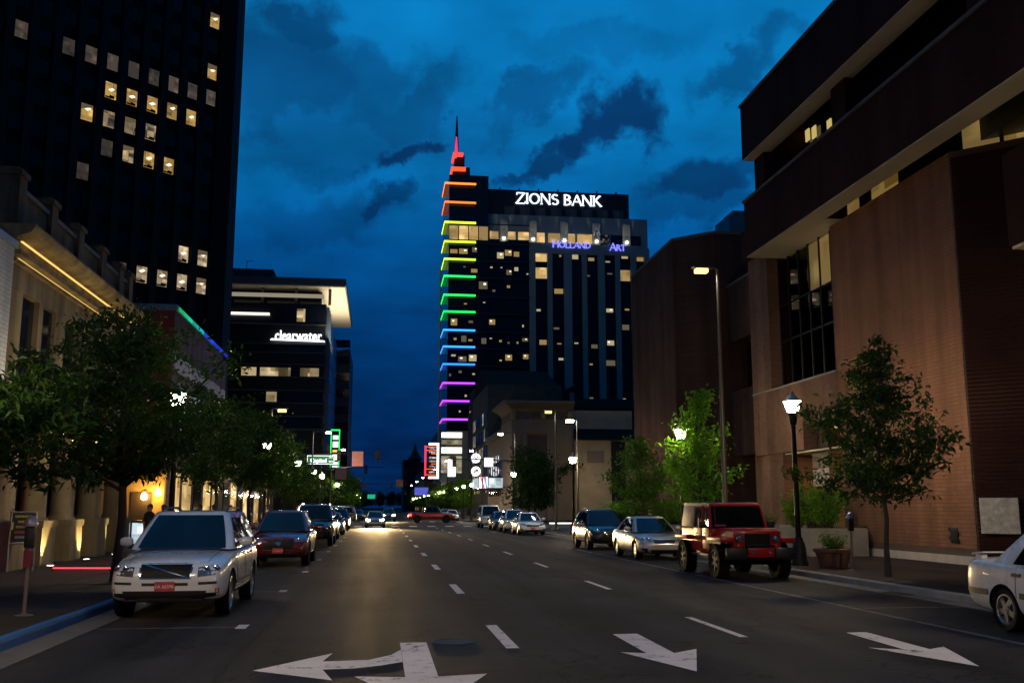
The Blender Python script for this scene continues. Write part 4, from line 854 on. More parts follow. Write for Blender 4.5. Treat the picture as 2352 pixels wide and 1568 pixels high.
# stepped cap and spire
b1 = (zx(1038), zx(1079)); b2 = (zx(1043), zx(1067)); cap = M('cap_dark', (.03, .02, .028), .6)
MB().box(b1[0], b1[1], ZY + 2, ZY + 8, ZT + .004, zz(377, 1060)).build('cap_block', cap, zb)
MB().box(b2[0], b2[1], ZY + 3, ZY + 7, zz(377, 1060) + .004, zz(346, 1055)).build('cap_block', cap, zb)
for (xa, xb, py, c) in ((zx(1034), zx(1068), 384, (1, .12, .03)), (zx(1038), zx(1062), 351, (1, .08, .06))):
    MB().box(xa, xb, ZY + .8, ZY + 1.9, zz(py + 3, 1055), zz(py - 4, 1055)).box(xa, xa + 1, ZY + 1.92, ZY + 7, zz(py + 3, 1055), zz(py - 4, 1055)).build('fin', glow('fin_cap_%d' % py, c, 1.2), zb)
xs = zx(1052, 300)
MB().tube([(xs, ZY + 4, zz(346, 1055)), (xs, ZY + 4, GY(1051, 300, ZY + 4).z), (xs, ZY + 4, GY(1051, 266, ZY + 4).z)], [.55, .34, .14], 8).build('spire', M('spire_dark', (.05, .05, .06), .5, .5), zb)
MB().tube([(xs - .15, ZY + 3.35, zz(344, 1055)), (xs - .1, ZY + 3.6, zz(302, 1051))], [.42, .14], 6).build('spire_light', glow('spire_red', (1, .03, .14), 1.5), zb)
MB().tube([(XA - 1.2, ZY + 12, 18), (XA - 1.2, ZY + 12, zz(590, 1013))], .3, 6).build('corner_pipe', M('pale_metal', (.5, .5, .46), .4, .4), zb)
# letters
sw = glow('letters_white_blue', (.72, .84, 1.0), 2.4); sb = glow('letters_violet', (.18, .19, .95), 2.0)
for (txt, px0, px1, py0, py1, m_, small) in (('ZIONS BANK', 1188, 1386, 440, 464, sw, .86), ('HOLLAND', 1269, 1358, 551, 567, sb, .8), ('ART', 1401, 1437, 553, 570, sb, .8)):
    h = zz(py0, 1280) - zz(py1, 1280); L, wd = serif_letters(txt, h, m_, small if txt != 'ZIONS BANK' else 1.0); sx = (zx(px1, py0) - zx(px0, py0)) / wd
    root_ = mk('lettering', MB().box(0, .01, 0, .01, 0, .01).mesh('lettering', m_), zb); root_.location = (zx(px0, py0), ZY + (2.1 if txt[0] == 'Z' else .2), zz(py1, 1280)); root_.scale = (sx, 1, 1)
    for ch, bm_ in L: bm_.build('letter', m_, root_)
# lit lobby of the podium
for (ya, yb, m_) in ((992, 1004, glow('lobby_white', (1, .95, .8), 2.2)), (1009, 1020, litwin('lobby_dim', (.3, .26, .16), (.7, .62, .42), .5, .5, .4)), (1026, 1040, glow('lobby_white2', (1, .93, .75), 1.6)), (1046, 1085, MT['lobby_dim'] if 'lobby_dim' in MT else None)):
    m_ = m_ or MT['lobby_dim']; MB().box(zx(1014, 1000), zx(1061, 1000), ZY - .08, ZY - .003, zz(yb, 1040), zz(ya, 1040)).build('lobby_window', m_, zb)
MB().box(XA, XB, ZY, ZY + 24, .14, zz(988, 1040) - .004).build('lobby_block', M('lobby_stone', (.36, .34, .26), .7, noise=(.2, .2), space='World'), zb)

# ================================================================== theatre across the cross street
EY = 131.0
eg = thing('theatre', 'sandy stucco Egyptian style theatre with flared cornice and tall brown grille window', 'theatre')
stu = M('theatre_stucco', (.24, .18, .125), .85, noise=(.5, .2), bump=(6, .2), space='World')
def ex(px, py=1050): return GY(px, py, EY).x
def ez(py, px=1240): return GY(px, py, EY).z
XL_, XM_ = ex(1176), ex(1318)
MB().box(XL_, XM_, EY, EY + 12, .14, ez(962)).build('wall', stu, eg)
zc0, zc1 = ez(944), ez(926)
MB().box(XL_ + .05, XM_ - .05, EY + .05, EY + 11.9, ez(962) + .003, zc0).build('frieze', M('theatre_frieze', (.12, .11, .075), .8, noise=(1.2, .6), space='World'), eg)
cv = MB(); n = 5
for k in range(n):
    u0, u1 = k / n, (k + 1) / n; o0, o1 = (1 - math.cos(u0 * math.pi / 2)) * 1.3, (1 - math.cos(u1 * math.pi / 2)) * 1.3
    za, zb_ = zc0 + (zc1 - zc0) * u0, zc0 + (zc1 - zc0) * u1
    cv.add([(XL_ - o0, EY - o0, za), (XM_, EY - o0, za), (XM_, EY - o1, zb_), (XL_ - o1, EY - o1, zb_), (XL_ - o0, EY + 12, za), (XL_ - o1, EY + 12, zb_)], [(0, 1, 2, 3), (4, 0, 3, 5)])
cv.box(XL_ - 1.3, XM_, EY - 1.3, EY + 12, zc1, zc1 + .3); cv.build('cornice', stu, eg)
for px in (1178, 1247, 1310): MB().lathe([(.05, .55), (.4, .5), (.45, 0), (.4, -.5), (.05, -.55)], (ex(px), EY - .35, (ez(962) + zc0) / 2), seg=10).build('medallion', M('medallion_gold', (.30, .25, .07), .5, noise=(3, .3)), eg)
MB().box(ex(1195), ex(1272), EY - .35, EY - .004, ez(993), ez(984)).build('door_cornice', stu, eg)
MB().box(ex(1199), ex(1210), EY - .25, EY - .004, .14, ez(993) - .003).box(ex(1256), ex(1268), EY - .25, EY - .004, .14, ez(993) - .003).build('door_jamb', stu, eg)
gr = MB().box(ex(1211), ex(1255), EY - .06, EY - .003, 4.2, ez(998)).build('grille', M('grille_brown', (.085, .055, .045), .7, noise=(1.2, .3), space='World'), eg)
for k in range(11): x = ex(1212) + (ex(1254) - ex(1212)) * k / 10; MB().box(x - .05, x + .05, EY - .12, EY - .062, 4.2, ez(998)).build('bar', M('grille_bar', (.14, .09, .07), .7), gr)
# right wing with tiled lean-to roof and lit lower wall
MB().box(XM_ + .01, ex(1462), EY + 2, EY + 14, 4, ez(937)).build('stage_wall', M('stage_stucco', (.42, .33, .24), .9, noise=(.4, .2), space='World', spec=.1), eg)
MB().ext([(XM_ + .01, EY + 2, ez(983)), (ex(1462), EY + 2, ez(983)), (ex(1462), EY - 1.5, ez(1009)), (XM_ + .01, EY - 1.5, ez(1009))], (0, 0, .18)).build('tile_roof', M('roof_tile_dark', (.020, .012, .013), .9, spec=.1, noise=(2, .4), bump=(5, .8), space='World'), eg)
MB().box(XM_ + .01, ex(1462), EY - .9, EY + 1.98, .14, ez(1010)).build('wing_wall', M('theatre_wing', (.40, .32, .20), .85, noise=(.6, .2), space='World'), eg)
MB().box(ex(1345), ex(1384), EY - .98, EY - .905, ez(1062), ez(1034)).build('shutter', M('shutter_tan', (.22, .16, .12), .7), eg)
MB().box(ex(1400), ex(1432), EY - 1.0, EY - .905, .14, ez(1012)).build('doorway', M('doorway_dark', (.01, .01, .01), .8), eg)
lit(eg, 'facade_flood', 'AREA', (ex(1350), EY - 7, 5.5), 90, (1, .78, .45), (R(75), 0, 0), size=2.5)
# street side of the theatre
MB().box(XL_ + .4, XL_ + 8, EY + 12.01, EY + 33, .14, ez(985)).build('side_wall', stu, eg)
MB().box(XL_ - .1, XL_ + 8, EY + 12.02, EY + 33.05, ez(985) + .003, ez(985) + .9).build('side_cornice', stu, eg)
for k in range(6): MB().box(XL_ + .30, XL_ + .395, EY + 14 + k * 3.1, EY + 15.3 + k * 3.1, 3.5, 9.5).build('side_window', darkglass, eg)
mq = thing('marquee', 'glowing white theatre marquee box with a red and blue corner panel over the sidewalk', 'marquee', (0, 0, 0))
MY = 141.0
def mxx(px): return GY(px, 1108, MY).x
def mz(py): return GY(1120, py, MY).z
MB().box(mxx(1100), XL_ + .39, MY, MY + 9, mz(1122), mz(1093)).build('box', black, mq)
MB().box(mxx(1122), XL_ + .2, MY - .06, MY - .003, mz(1119), mz(1096)).build('light_panel', litwin('marquee_lit', (.35, .45, .5), (.8, .95, 1.0), 1.2, .6, .4), mq)
cp = MB().box(mxx(1101), mxx(1120), MY - .08, MY - .003, mz(1120), mz(1094)).build('corner_panel', glow('marquee_white', (.95, .95, 1.0), 1.7), mq)
xa, xb, za, zb_ = mxx(1101), mxx(1120), mz(1120), mz(1094)
for (u0, u1, c) in ((.08, .55, 'r'), (.45, .95, 'r'), (.62, .82, 'b')):
    MB().ext([(xa + (xb - xa) * u0, MY - .085, zb_), (xa + (xb - xa) * (u0 + .16), MY - .085, zb_), (xa + (xb - xa) * min(1, u1 + .12), MY - .085, za), (xa + (xb - xa) * (u1 - .04), MY - .085, za)], (0, -.02 - (.01 if c == 'b' else 0), 0)).build('colour_stripe', glow('stripe_red', (1, .02, .08), 1.4) if c == 'r' else glow('stripe_blue', (.03, .25, 1), 1.2), cp)
MB().box(mxx(1100) - .07, mxx(1100) - .003, MY + .2, MY + 8.8, mz(1119), mz(1096)).build('light_panel', MT['marquee_lit'], mq)
lit(mq, 'marquee_wash', 'AREA', (mxx(1120), MY + 4, mz(1122) - .2), 120, (1, .9, .7), (0, 0, 0), size=3)
rs = thing('round_blade_sign', 'three glowing white discs stacked on a blade sign beside the marquee', 'sign', (0, 0, 0))
SY = 168.0
for k, py in enumerate((1051, 1081, 1111)):
    p = GY(1093, py, SY); d_ = MB().lathe([(.001, .06), (.78, .06), (.80, .02), (.80, -.1), (.001, -.1)], seg=24, axis='y'); o = d_.build('disc', glow('disc_white', (.95, .97, 1), 2.0), rs); o.location = (p.x, SY, p.z)
    g = MB()
    for j in range(3): g.obox((-.2 + j * .22, -.13, (.12, -.1, .15)[(j + k) % 3]), (.05, 0, (.10 if k != 1 else .16)), (0, .02, 0), (.12, 0, -.05))
    g.build('symbol', black, o)
MB().box(p.x - .1, p.x + .1, SY + .12, SY + .3, p.z - .8, GY(1093, 1051, SY).z + .8).build('mast', black, rs)
MB().box(p.x + .1, XL_ + .9, SY + .15, SY + .27, GY(1093, 1081, SY).z - .05, GY(1093, 1081, SY).z + .05).build('bracket', black, rs)
# grey gabled block and the slate mansard behind
gb = thing('gabled_block', 'grey stone block with gabled front and rows of narrow windows beyond the theatre', 'building')
gs = M('block_stone', (.10, .088, .07), .9, spec=.2, noise=(.5, .3), space='World')
GY0 = 164.2; gz = GY(1060, 918, 190).z
MB().box(XL_ + .3, 30, GY0, 192, .14, gz).build('wall', gs, gb)
MB().ext([(XL_ + .3, GY0, gz + .003), (XL_ + .3, 192, gz + .003), (XL_ + .3, (GY0 + 192) / 2, gz + 4.2)], (12, 0, 0)).build('gable', M('gable_slate', (.010, .011, .014), .95, noise=(.5, .3), space='World', spec=.05), gb)
rr = random.Random(8); bl = litwin('block_lit', (.2, .16, .07), (.8, .65, .36), .5, .7, .45)
for i in range(5):
    for k in range(9):
        y = GY0 + 1.2 + k * 2.9; MB().box(XL_ + .22, XL_ + .295, y, y + 1.2, 4.2 + i * 2.9, 6.2 + i * 2.9).build('window', bl if rr.random() < .4 else darkglass, gb)
ma = thing('mansard_building', 'wide dark slate mansard roofed building with pale dormers behind the theatre', 'building')
MYY = 196.0
def ax(px): return GY(px, 910, MYY).x
def az(py): return GY(1200, py, MYY).z
slate = M('slate_roof', (.010, .012, .020), .85, spec=.15, noise=(.4, .3), space='World')
MB().box(ax(1095), ax(1460), MYY, MYY + 20, .14, az(932)).build('wall', M('mansard_wall', (.02, .022, .03), .9, spec=.15, noise=(.3, .3), space='World'), ma)
MB().ext([(ax(1090), MYY - .4, az(932) + .003), (ax(1320), MYY - .4, az(932) + .003), (ax(1318), MYY + 3, az(886)), (ax(1094), MYY + 3, az(886))], (0, 12, 0)).build('roof', slate, ma)
for px in (1125, 1208, 1312):
    d_ = MB().box(ax(px - 9), ax(px + 9), MYY - .6, MYY + 2.5, az(925), az(895)).ext([(ax(px - 11), MYY - .7, az(895)), (ax(px + 11), MYY - .7, az(895)), (ax(px), MYY - .7, az(884))], (0, 3, 0)).build('dormer', slate, ma)
    MB().box(ax(px - 5), ax(px + 5), MYY - .66, MYY - .605, az(918), az(899)).build('dormer_window', M('dormer_pale', (.16, .22, .28), .4), d_)
MB().box(ax(1117), ax(1126), MYY - .06, MYY - .003, az(970), az(942)).build('window', MT['dormer_pale'], ma)

# ================================================================== far end of the street
rs2 = thing('vertical_neon_sign', 'tall vertical theatre sign with glowing white frame and red neon edge', 'sign')
NY = 300.0
def nx(px): return GY(px, 1060, NY).x
def nz_(py): return GY(990, py, NY).z
MB().box(nx(982), nx(1007), NY, NY + .8, nz_(1097), nz_(1016)).build('cabinet', black, rs2)
wn = glow('neon_white', (1, .95, .92), 2.2); rn = glow('neon_red', (1, .03, .06), 1.8); on = glow('neon_orange', (1, .13, .02), 1.3)
MB().box(nx(1003), nx(1008), NY - .1, NY - .003, nz_(1098), nz_(1016)).box(nx(984), nx(1003), NY - .1, NY - .003, nz_(1021), nz_(1016)).box(nx(984), nx(1003), NY - .1, NY - .003, nz_(1098), nz_(1093)).build('white_frame', wn, rs2)
MB().box(nx(975), nx(979), NY - .1, NY + .1, nz_(1092), nz_(1022)).build('red_tube', rn, rs2)
for (pa, za_) in ((979, 1025), (979, 1033), (990, 1041), (990, 1064), (979, 1076), (979, 1089)): MB().box(nx(pa), nx(1003), NY - .12, NY - .105, nz_(za_ + 1), nz_(za_ - 1)).build('orange_bar', on, rs2)
for py in (1028, 1037, 1050, 1058, 1070, 1083): MB().box(nx(985), nx(1001), NY - .09, NY - .004, nz_(py + 2), nz_(py - 2)).build('word_panel', litwin('word_white', (.1, .1, .1), (.8, .8, .85), 1.0, 1.5, .5) if 'word_white' not in MT else MT['word_white'], rs2)
fh = thing('far_hotel', 'plain brick street block behind the vertical neon sign', 'building')
MB().box(nx(1008), 40, NY - 3, NY + 60, .14, nz_(985)).build('wall', M('far_brick', (.10, .075, .075), .85, noise=(.3, .3), space='World'), fh)
for k in range(4): MB().box(nx(1010) , nx(1014), NY - 3.1, NY - 3.003, nz_(1095) + k * 1.0, nz_(1080) + k * 1.0).build('window', darkglass, fh)
ls = thing('hanging_lantern_sign', 'bright white vertical lantern box sign in front of the lit bank lobby', 'sign')
p = GY(1035, 1070, 215); q = GY(1046, 1093, 215)
MB().box(GY(1029, 1070, 215).x, q.x, 215, 215.5, q.z, GY(1035, 1053, 215).z).build('light_box', glow('lantern_white', (1, .98, .95), 2.3), ls)
MB().ext([(GY(1026, 1050, 215).x, 214.9, GY(1035, 1052.5, 215).z), (GY(1049, 1050, 215).x, 214.9, GY(1035, 1052.5, 215).z), (GY(1037, 1050, 215).x, 214.9, GY(1035, 1044, 215).z)], (0, .7, 0)).build('cap', steel, ls)
sp = thing('spired_building', 'dark distant corner building with pointed witch hat spire', 'building')
SPY = 430.0
def qx(px): return GY(px, 1100, SPY).x
def qz(py): return GY(950, py, SPY).z
fd = M('far_dark', (.02, .022, .028), .9, noise=(.1, .3), space='World')
MB().box(qx(927), qx(985), SPY, SPY + 40, .14, qz(1060)).box(qx(925), qx(948), SPY - 1, SPY + 30, qz(1060) + .01, qz(1055)).build('wall', fd, sp)
MB().lathe([(GY(966, 1050, SPY).x - qx(953), qz(1060)), (3.2, qz(1052)), (1.6, qz(1040)), (.7, qz(1028)), (.05, qz(1015))], (qx(953), SPY + 3, 0), seg=10).build('spire', fd, sp)
for i in range(4):
    for k in range(4): MB().box(qx(930 + k * 12), qx(934 + k * 12), SPY - .1, SPY - .003, 3 + i * 4, 5.2 + i * 4).build('window', roofglass, sp)
for i, (x0, x1, y0, y1, h, lb) in enumerate([(14.5, 40, 335, 420, 14, 'plain brick street block with flat roof past the vertical neon sign'), (-40, -12, 252, 330, 16, 'dark street block past the glass office'), (-40, -12, 340, 520, 12, 'low dark street block at the far left end of the road'), (17, 50, 480, 640, 11, 'low dark street block past the spired building'), (28, 70, 68, 99, 9, 'low dark brick block behind the brick hall'), (-40, -20, 62, 95, 7, 'low dark block behind the brick shop row')]):
    t = thing('street_block', lb, 'building'); MB().box(x0, x1, y0, y1, .14, h).build('wall', M('block_dark_%d' % i, (.05 + .01 * i, .045 + .008 * i, .045), .9, noise=(.2, .3), space='World'), t)
    MB().box(x0 - .2, x1 + .2, y0 - .2, y1 + .2, h + .003, h + .4).build('coping', concrete_dk, t)
    side = x0 if x0 > 0 else x1
    for k in range(8):
        y = y0 + (y1 - y0) * (k + .3) / 8; MB().box(side - .1 if x0 > 0 else side + .003, side - .003 if x0 > 0 else side + .1, y, y + 3, .8, 3.4).build('shop_window', shopw if (k + i) % 2 == 0 else darkglass, t)
gp = GY(1690, 500, 250)
t = thing('distant_tower', 'distant pale stepped tower top peeking over the brick hall', 'tower', (0, 0, 0))
TYY = 260.0; MB().box(GY(1675, 500, TYY).x, GY(1725, 500, TYY).x, TYY, TYY + 12, .14, GY(1690, 492, TYY).z).box(GY(1690, 500, TYY).x, GY(1725, 500, TYY).x, TYY + 2, TYY + 10, GY(1690, 492, TYY).z + .004, GY(1690, 478, TYY).z).build('shaft', M('far_pale', (.16, .20, .22), .8, noise=(.2, .3), space='World'), t)
for k in range(4): MB().box(GY(1682 + k * 10, 500, TYY).x, GY(1686 + k * 10, 500, TYY).x, TYY - .1, TYY - .003, 68, 70.5).build('window', roofglass, t)
# ================================================================== VEHICLES
def paint(name, col, metal=.0, rough=.28): return M('paint_' + name, col, rough, metal, coat=1.0, noise=(1.5, .05))
carglass = M('car_glass', (.005, .006, .008), .03, spec=.5)
chrome = M('chrome', (.62, .62, .62), .12, 1.0)
lamp_clear = M('headlamp_lens', (.30, .30, .32), .08, .75, noise=(16, .6), coat=1.0)
lamp_red = M('tail_lens', (.22, .006, .008), .12, coat=1.0, noise=(12, .3))
lamp_amber = M('amber_lens', (.42, .11, .01), .15, coat=1.0)
platem = M('plate_redlit', (.36, .05, .06), .4, noise=(7, .25)); platet = M('plate_text', (.75, .62, .62), .5)  # red signal light on the plates is put into their colour
rimm = M('alloy_rim', (.45, .45, .44), .3, .9, noise=(6, .15)); rimdk = M('dark_rim', (.012, .012, .012), .6, 0); arch_m = M('arch_black', (.006, .006, .006), .9)
trim = M('black_trim', (.012, .012, .013), .55, noise=(9, .2)); seam = M('panel_seam', (.01, .01, .01), .9)
def eval_mesh(o, name):
    dg = bpy.context.evaluated_depsgraph_get(); dg.update(); me = bpy.data.meshes.new_from_object(o.evaluated_get(dg)); me.name = name; return me
def loft_body(st, W, arches, rw, pm, crease=0.0):
    vs = []; fs = []; nr = 14
    for (y, wf_, zb_, zs, zt) in st:
        w_ = W / 2 * wf_; h = zs - zb_
        half = [(0, zb_), (w_ * .80, zb_), (w_ * .955, zb_ + .07), (w_ * .995, zb_ + .30 * h), (w_, zb_ + .62 * h), (w_ * .975, zs - .05), (w_ * .90, zs + (zt - zs) * .35), (w_ * .5, zt - .006), (0, zt)]
        ring = half + [(-x, z) for x, z in half[-2:0:-1]]; nr = len(ring)
        vs += [(x, y, z) for x, z in ring]
    n = len(st)
    fs = [(i * nr + k, (i + 1) * nr + k, (i + 1) * nr + (k + 1) % nr, i * nr + (k + 1) % nr) for i in range(n - 1) for k in range(nr)]
    for i in (0, n - 1):
        b0 = i * nr; h = nr // 2; lo = 0
        # cap as quads bridging left and right halves
        quad = [(b0 + k, b0 + k + 1, b0 + (nr - k - 1) % nr, b0 + (nr - k) % nr) for k in range(1, h - 1)] + [(b0, b0 + 1, b0 + nr - 1), (b0 + h - 1, b0 + h, b0 + h + 1)]
        fs += quad if i else [q[::-1] for q in quad]
    me = bpy.data.meshes.new('tmp'); me.from_pydata(vs, [], fs); me.materials.append(pm); me.materials.append(arch_m)
    bm_ = bmesh.new(); bm_.from_mesh(me); bmesh.ops.recalc_face_normals(bm_, faces=bm_.faces); bm_.to_mesh(me); bm_.free()
    o = bpy.data.objects.new('tmp', me); COL.objects.link(o)
    s_ = o.modifiers.new('s', 'SUBSURF'); s_.levels = s_.render_levels = 2
    c = MB()
    for ya in arches:
        for sg in (-1, 1):
            x0, x1 = (W / 2 - .32, W / 2 + .3); x0, x1 = (x0, x1) if sg > 0 else (-x1, -x0)
            c.lathe([(rw + .055, x0), (rw + .055, x1)], (0, ya, rw), seg=32, axis='x')
    cm = c.mesh('cut', [arch_m]); bm_ = bmesh.new(); bm_.from_mesh(cm); bmesh.ops.recalc_face_normals(bm_, faces=bm_.faces); bm_.to_mesh(cm); bm_.free()
    co = bpy.data.objects.new('cut', cm); COL.objects.link(co)
    bo = o.modifiers.new('b', 'BOOLEAN'); bo.object = co; bo.operation = 'DIFFERENCE'; bo.solver = 'EXACT'
    try: bo.material_mode = 'TRANSFER'
    except Exception: pass
    r_ = eval_mesh(o, 'body'); bpy.data.objects.remove(o); bpy.data.objects.remove(co)
    r_.polygons.foreach_set('use_smooth', [True] * len(r_.polygons)); r_.set_sharp_from_angle(angle=R(38)); return r_
def bvh_of(me): me.calc_loop_triangles(); return BVHTree.FromPolygons([v.co.copy() for v in me.vertices], [tuple(p.vertices) for p in me.polygons])
def patch(bvh, d, quad, mat, name, parent, off=.006, nu=6, nv=3, thick=.02):
    """a small panel laid on the body: quad = four 2-D corners, cast along d ('f','r','R','L','t')"""
    q = [Vector((*p, 0)) for p in quad]; P = []
    for j in range(nv + 1):
        for i in range(nu + 1):
            u, v = i / nu, j / nv; c = (q[0] * (1 - u) + q[1] * u) * (1 - v) + (q[3] * (1 - u) + q[2] * u) * v
            if d == 'f': o_, dr = Vector((c.x, 9, c.y)), Vector((0, -1, 0))
            elif d == 'r': o_, dr = Vector((c.x, -9, c.y)), Vector((0, 1, 0))
            elif d == 'R': o_, dr = Vector((9, c.x, c.y)), Vector((-1, 0, 0))
            elif d == 'L': o_, dr = Vector((-9, c.x, c.y)), Vector((1, 0, 0))
            else: o_, dr = Vector((c.x, c.y, 9)), Vector((0, 0, -1))
            h = bvh.ray_cast(o_, dr); P.append((h[0] - dr * off) if h[0] else None)
    good = [p for p in P if p is not None]
    if not good: return None
    for k in range(len(P)):
        if P[k] is None: P[k] = min(good, key=lambda g: abs(k - P.index(g)))
    nn = len(P); vs = P + [p + dr * thick for p in P]; W1 = nu + 1
    fs = [(j * W1 + i, j * W1 + i + 1, (j + 1) * W1 + i + 1, (j + 1) * W1 + i) for j in range(nv) for i in range(nu)]
    edge = [i for i in range(nu + 1)] + [j * W1 + nu for j in range(1, nv + 1)] + [nv * W1 + i for i in range(nu - 1, -1, -1)] + [j * W1 for j in range(nv - 1, 0, -1)]
    fs += [(edge[k], edge[(k + 1) % len(edge)], edge[(k + 1) % len(edge)] + nn, edge[k] + nn) for k in range(len(edge))]
    b = MB().add(vs, fs); o = b.build(name, mat, parent, 40)
    bm_ = bmesh.new(); bm_.from_mesh(o.data); bmesh.ops.recalc_face_normals(bm_, faces=bm_.faces); bm_.to_mesh(o.data); bm_.free(); return o
def wheel_proto(rw, tw_, rim_m, spokes, offroad=False):
    t = MB(); k = rw - (.10 if offroad else .085) - (.04 if offroad else 0)
    t.lathe([(k, -tw_ / 2 + .015), (rw - .025, -tw_ / 2), (rw, -tw_ / 2 + .035), (rw, tw_ / 2 - .035), (rw - .025, tw_ / 2), (k, tw_ / 2 - .015), (k - .03, tw_ / 2 - .05), (k - .03, -tw_ / 2 + .05), (k, -tw_ / 2 + .015)], seg=32, axis='x', caps=False)
    if offroad:
        for j in range(26):
            a = 2 * math.pi * j / 26
            for s_ in (-1, 1): t.obox((s_ * tw_ * .3, math.cos(a) * (rw + .002), math.sin(a) * (rw + .002)), (tw_ * .2, 0, 0), (0, math.cos(a) * .014, math.sin(a) * .014), (0, -math.sin(a) * .03, math.cos(a) * .03))
    tm = t.mesh('tyre', rubber, 35)
    r_ = MB(); r_.lathe([(k, tw_ / 2 - .02), (k - .03, tw_ / 2 - .01), (k - .045, tw_ / 2 - .03), (k - .05, -.02)], seg=32, axis='x', caps=False); xo = tw_ / 2 - .03
    for j in range(spokes):
        a = 2 * math.pi * j / spokes; c_, s_ = math.cos(a), math.sin(a); m_ = (k - .03 + .05) / 2; hl = (k - .03 - .05) / 2
        r_.obox((xo - .01, c_ * m_, s_ * m_), (.014, 0, 0), (0, c_ * hl, s_ * hl), (0, -s_ * (.16 / spokes + .012), c_ * (.16 / spokes + .012)))
    r_.lathe([(.001, xo + .012), (.055, xo + .010), (.075, xo - .01), (.075, -.02)], seg=14, axis='x')
    r_.lathe([(.001, -.04), (k - .05, -.04), (k - .05, -.02), (.001, -.02)], seg=20, axis='x', m=1)
    rm = r_.mesh('rim', [rim_m, arch_m], 35); return tm, rm
def add_wheels(t, W, ys, rw, tw_=.23, rim_m=None, spokes=5, offroad=False, inset=.02):
    tm, rm = wheel_proto(rw, tw_, rim_m or rimm, spokes, offroad)
    for y in ys:
        for sg in (1, -1):
            w_ = bpy.data.objects.new('wheel', None); COL.objects.link(w_); w_.parent = t; w_.location = (sg * (W / 2 - tw_ / 2 - inset), y, rw); w_.rotation_euler = (.3 * y, 0, 0 if sg > 0 else math.pi)
            mk('tyre', tm, w_); mk('rim', rm, w_)
def greenhouse(t, g, pm, bvh, roof_m=None):
    """cabin with glass: g has yf0,yf1,yr1,yr0 (base/roof front/rear), wb,wr half-widths, zb,zr, n side windows"""
    lp = lambda a, c, u: a + (c - a) * u; bow = g.get('bow', .10)
    hw = lambda u: lp(g['wb'], g['wr'], u ** 1.25)
    yf = lambda u: lp(g['yf0'], g['yf1'], u); yr = lambda u: lp(g['yr0'], g['yr1'], u ** g.get('rp', 1.0)); zz_ = lambda u: lp(g['zb'], g['zr'], u)
    def front(a, u): return Vector((a * hw(u) * .93, yf(u) + bow * (1 - a * a), zz_(u)))
    def rear(a, u): return Vector((a * hw(u) * .93, yr(u) - bow * .6 * (1 - a * a), zz_(u)))
    def side(s, u, sg): return Vector((sg * (hw(u) + .015 * math.sin(math.pi * s)), lp(yf(u) - .06, yr(u) + .05, s), zz_(u)))
    ring = lambda u: [front(a / 4, u) for a in range(-4, 5)] + [side(k / 6, u, 1) for k in range(0, 7)] + [rear(a / 4, u) for a in range(4, -5, -1)] + [side(k / 6, u, -1) for k in range(6, -1, -1)]
    lv = [0, .25, .5, .75, .94, 1.0]; b = MB(); vs = []; c = Vector((0, (g['yf1'] + g['yr1']) / 2, 0)); cr = g.get('crown', .05)
    rings = [ring(u) for u in lv]
    top = rings[-1]
    for k_, dz_ in ((.93, cr * .45), (.7, cr * .85), (.35, cr)): rings.append([Vector((c.x + (p.x - c.x) * k_, c.y + (p.y - c.y) * (k_ if k_ < .9 else .965), p.z + dz_)) for p in top])
    n = len(rings[0])
    for r_ in rings: vs += r_
    fs = [(i * n + k, i * n + (k + 1) % n, (i + 1) * n + (k + 1) % n, (i + 1) * n + k) for i in range(len(rings) - 1) for k in range(n)] + [tuple(range((len(rings) - 1) * n, len(rings) * n))]
    b.add(vs, fs)
    o = b.build('cabin', [pm] + ([roof_m] if roof_m else []), t, 50)
    if roof_m:
        for p in o.data.polygons:
            if p.index >= 4 * n: p.material_index = 1
    bm_ = bmesh.new(); bm_.from_mesh(o.data); bmesh.ops.recalc_face_normals(bm_, faces=bm_.faces); bm_.to_mesh(o.data); bm_.free()
    def glasspatch(fn, a0, a1, u0, u1, nm, nu=8, nv=5, outv=None, mat=carglass):
        P = [fn(lp(a0, a1, i / nu), lp(u0, u1, j / nv)) + outv(lp(a0, a1, i / nu)) for j in range(nv + 1) for i in range(nu + 1)]; W1 = nu + 1
        m_ = MB().add(P, [(j * W1 + i, j * W1 + i + 1, (j + 1) * W1 + i + 1, (j + 1) * W1 + i) for j in range(nv) for i in range(nu)]); return m_.build(nm, mat, t, 60)
    glasspatch(front, -.93, .93, .03, .93, 'windshield', outv=lambda a: Vector((0, .012, .006)))
    glasspatch(rear, -.88, .88, .08 if g['yr0'] - g['yr1'] > -.9 else .05, .9, 'rear_window', outv=lambda a: Vector((0, -.012, .004)))
    for sg in (1, -1):
        for (a0, a1) in g.get('win', ((.07, .42), (.46, .80))):
            glasspatch(lambda a, u: side(a, u, sg), a0, a1, .06, .86, 'side_window', outv=lambda a: Vector((sg * .010, 0, 0)), nu=4)
    w0 = glasspatch(front, -.85, .85, .0, .035, 'wiper_cowl', outv=lambda a: Vector((0, .02, .008)), nv=1, mat=trim)
    return side
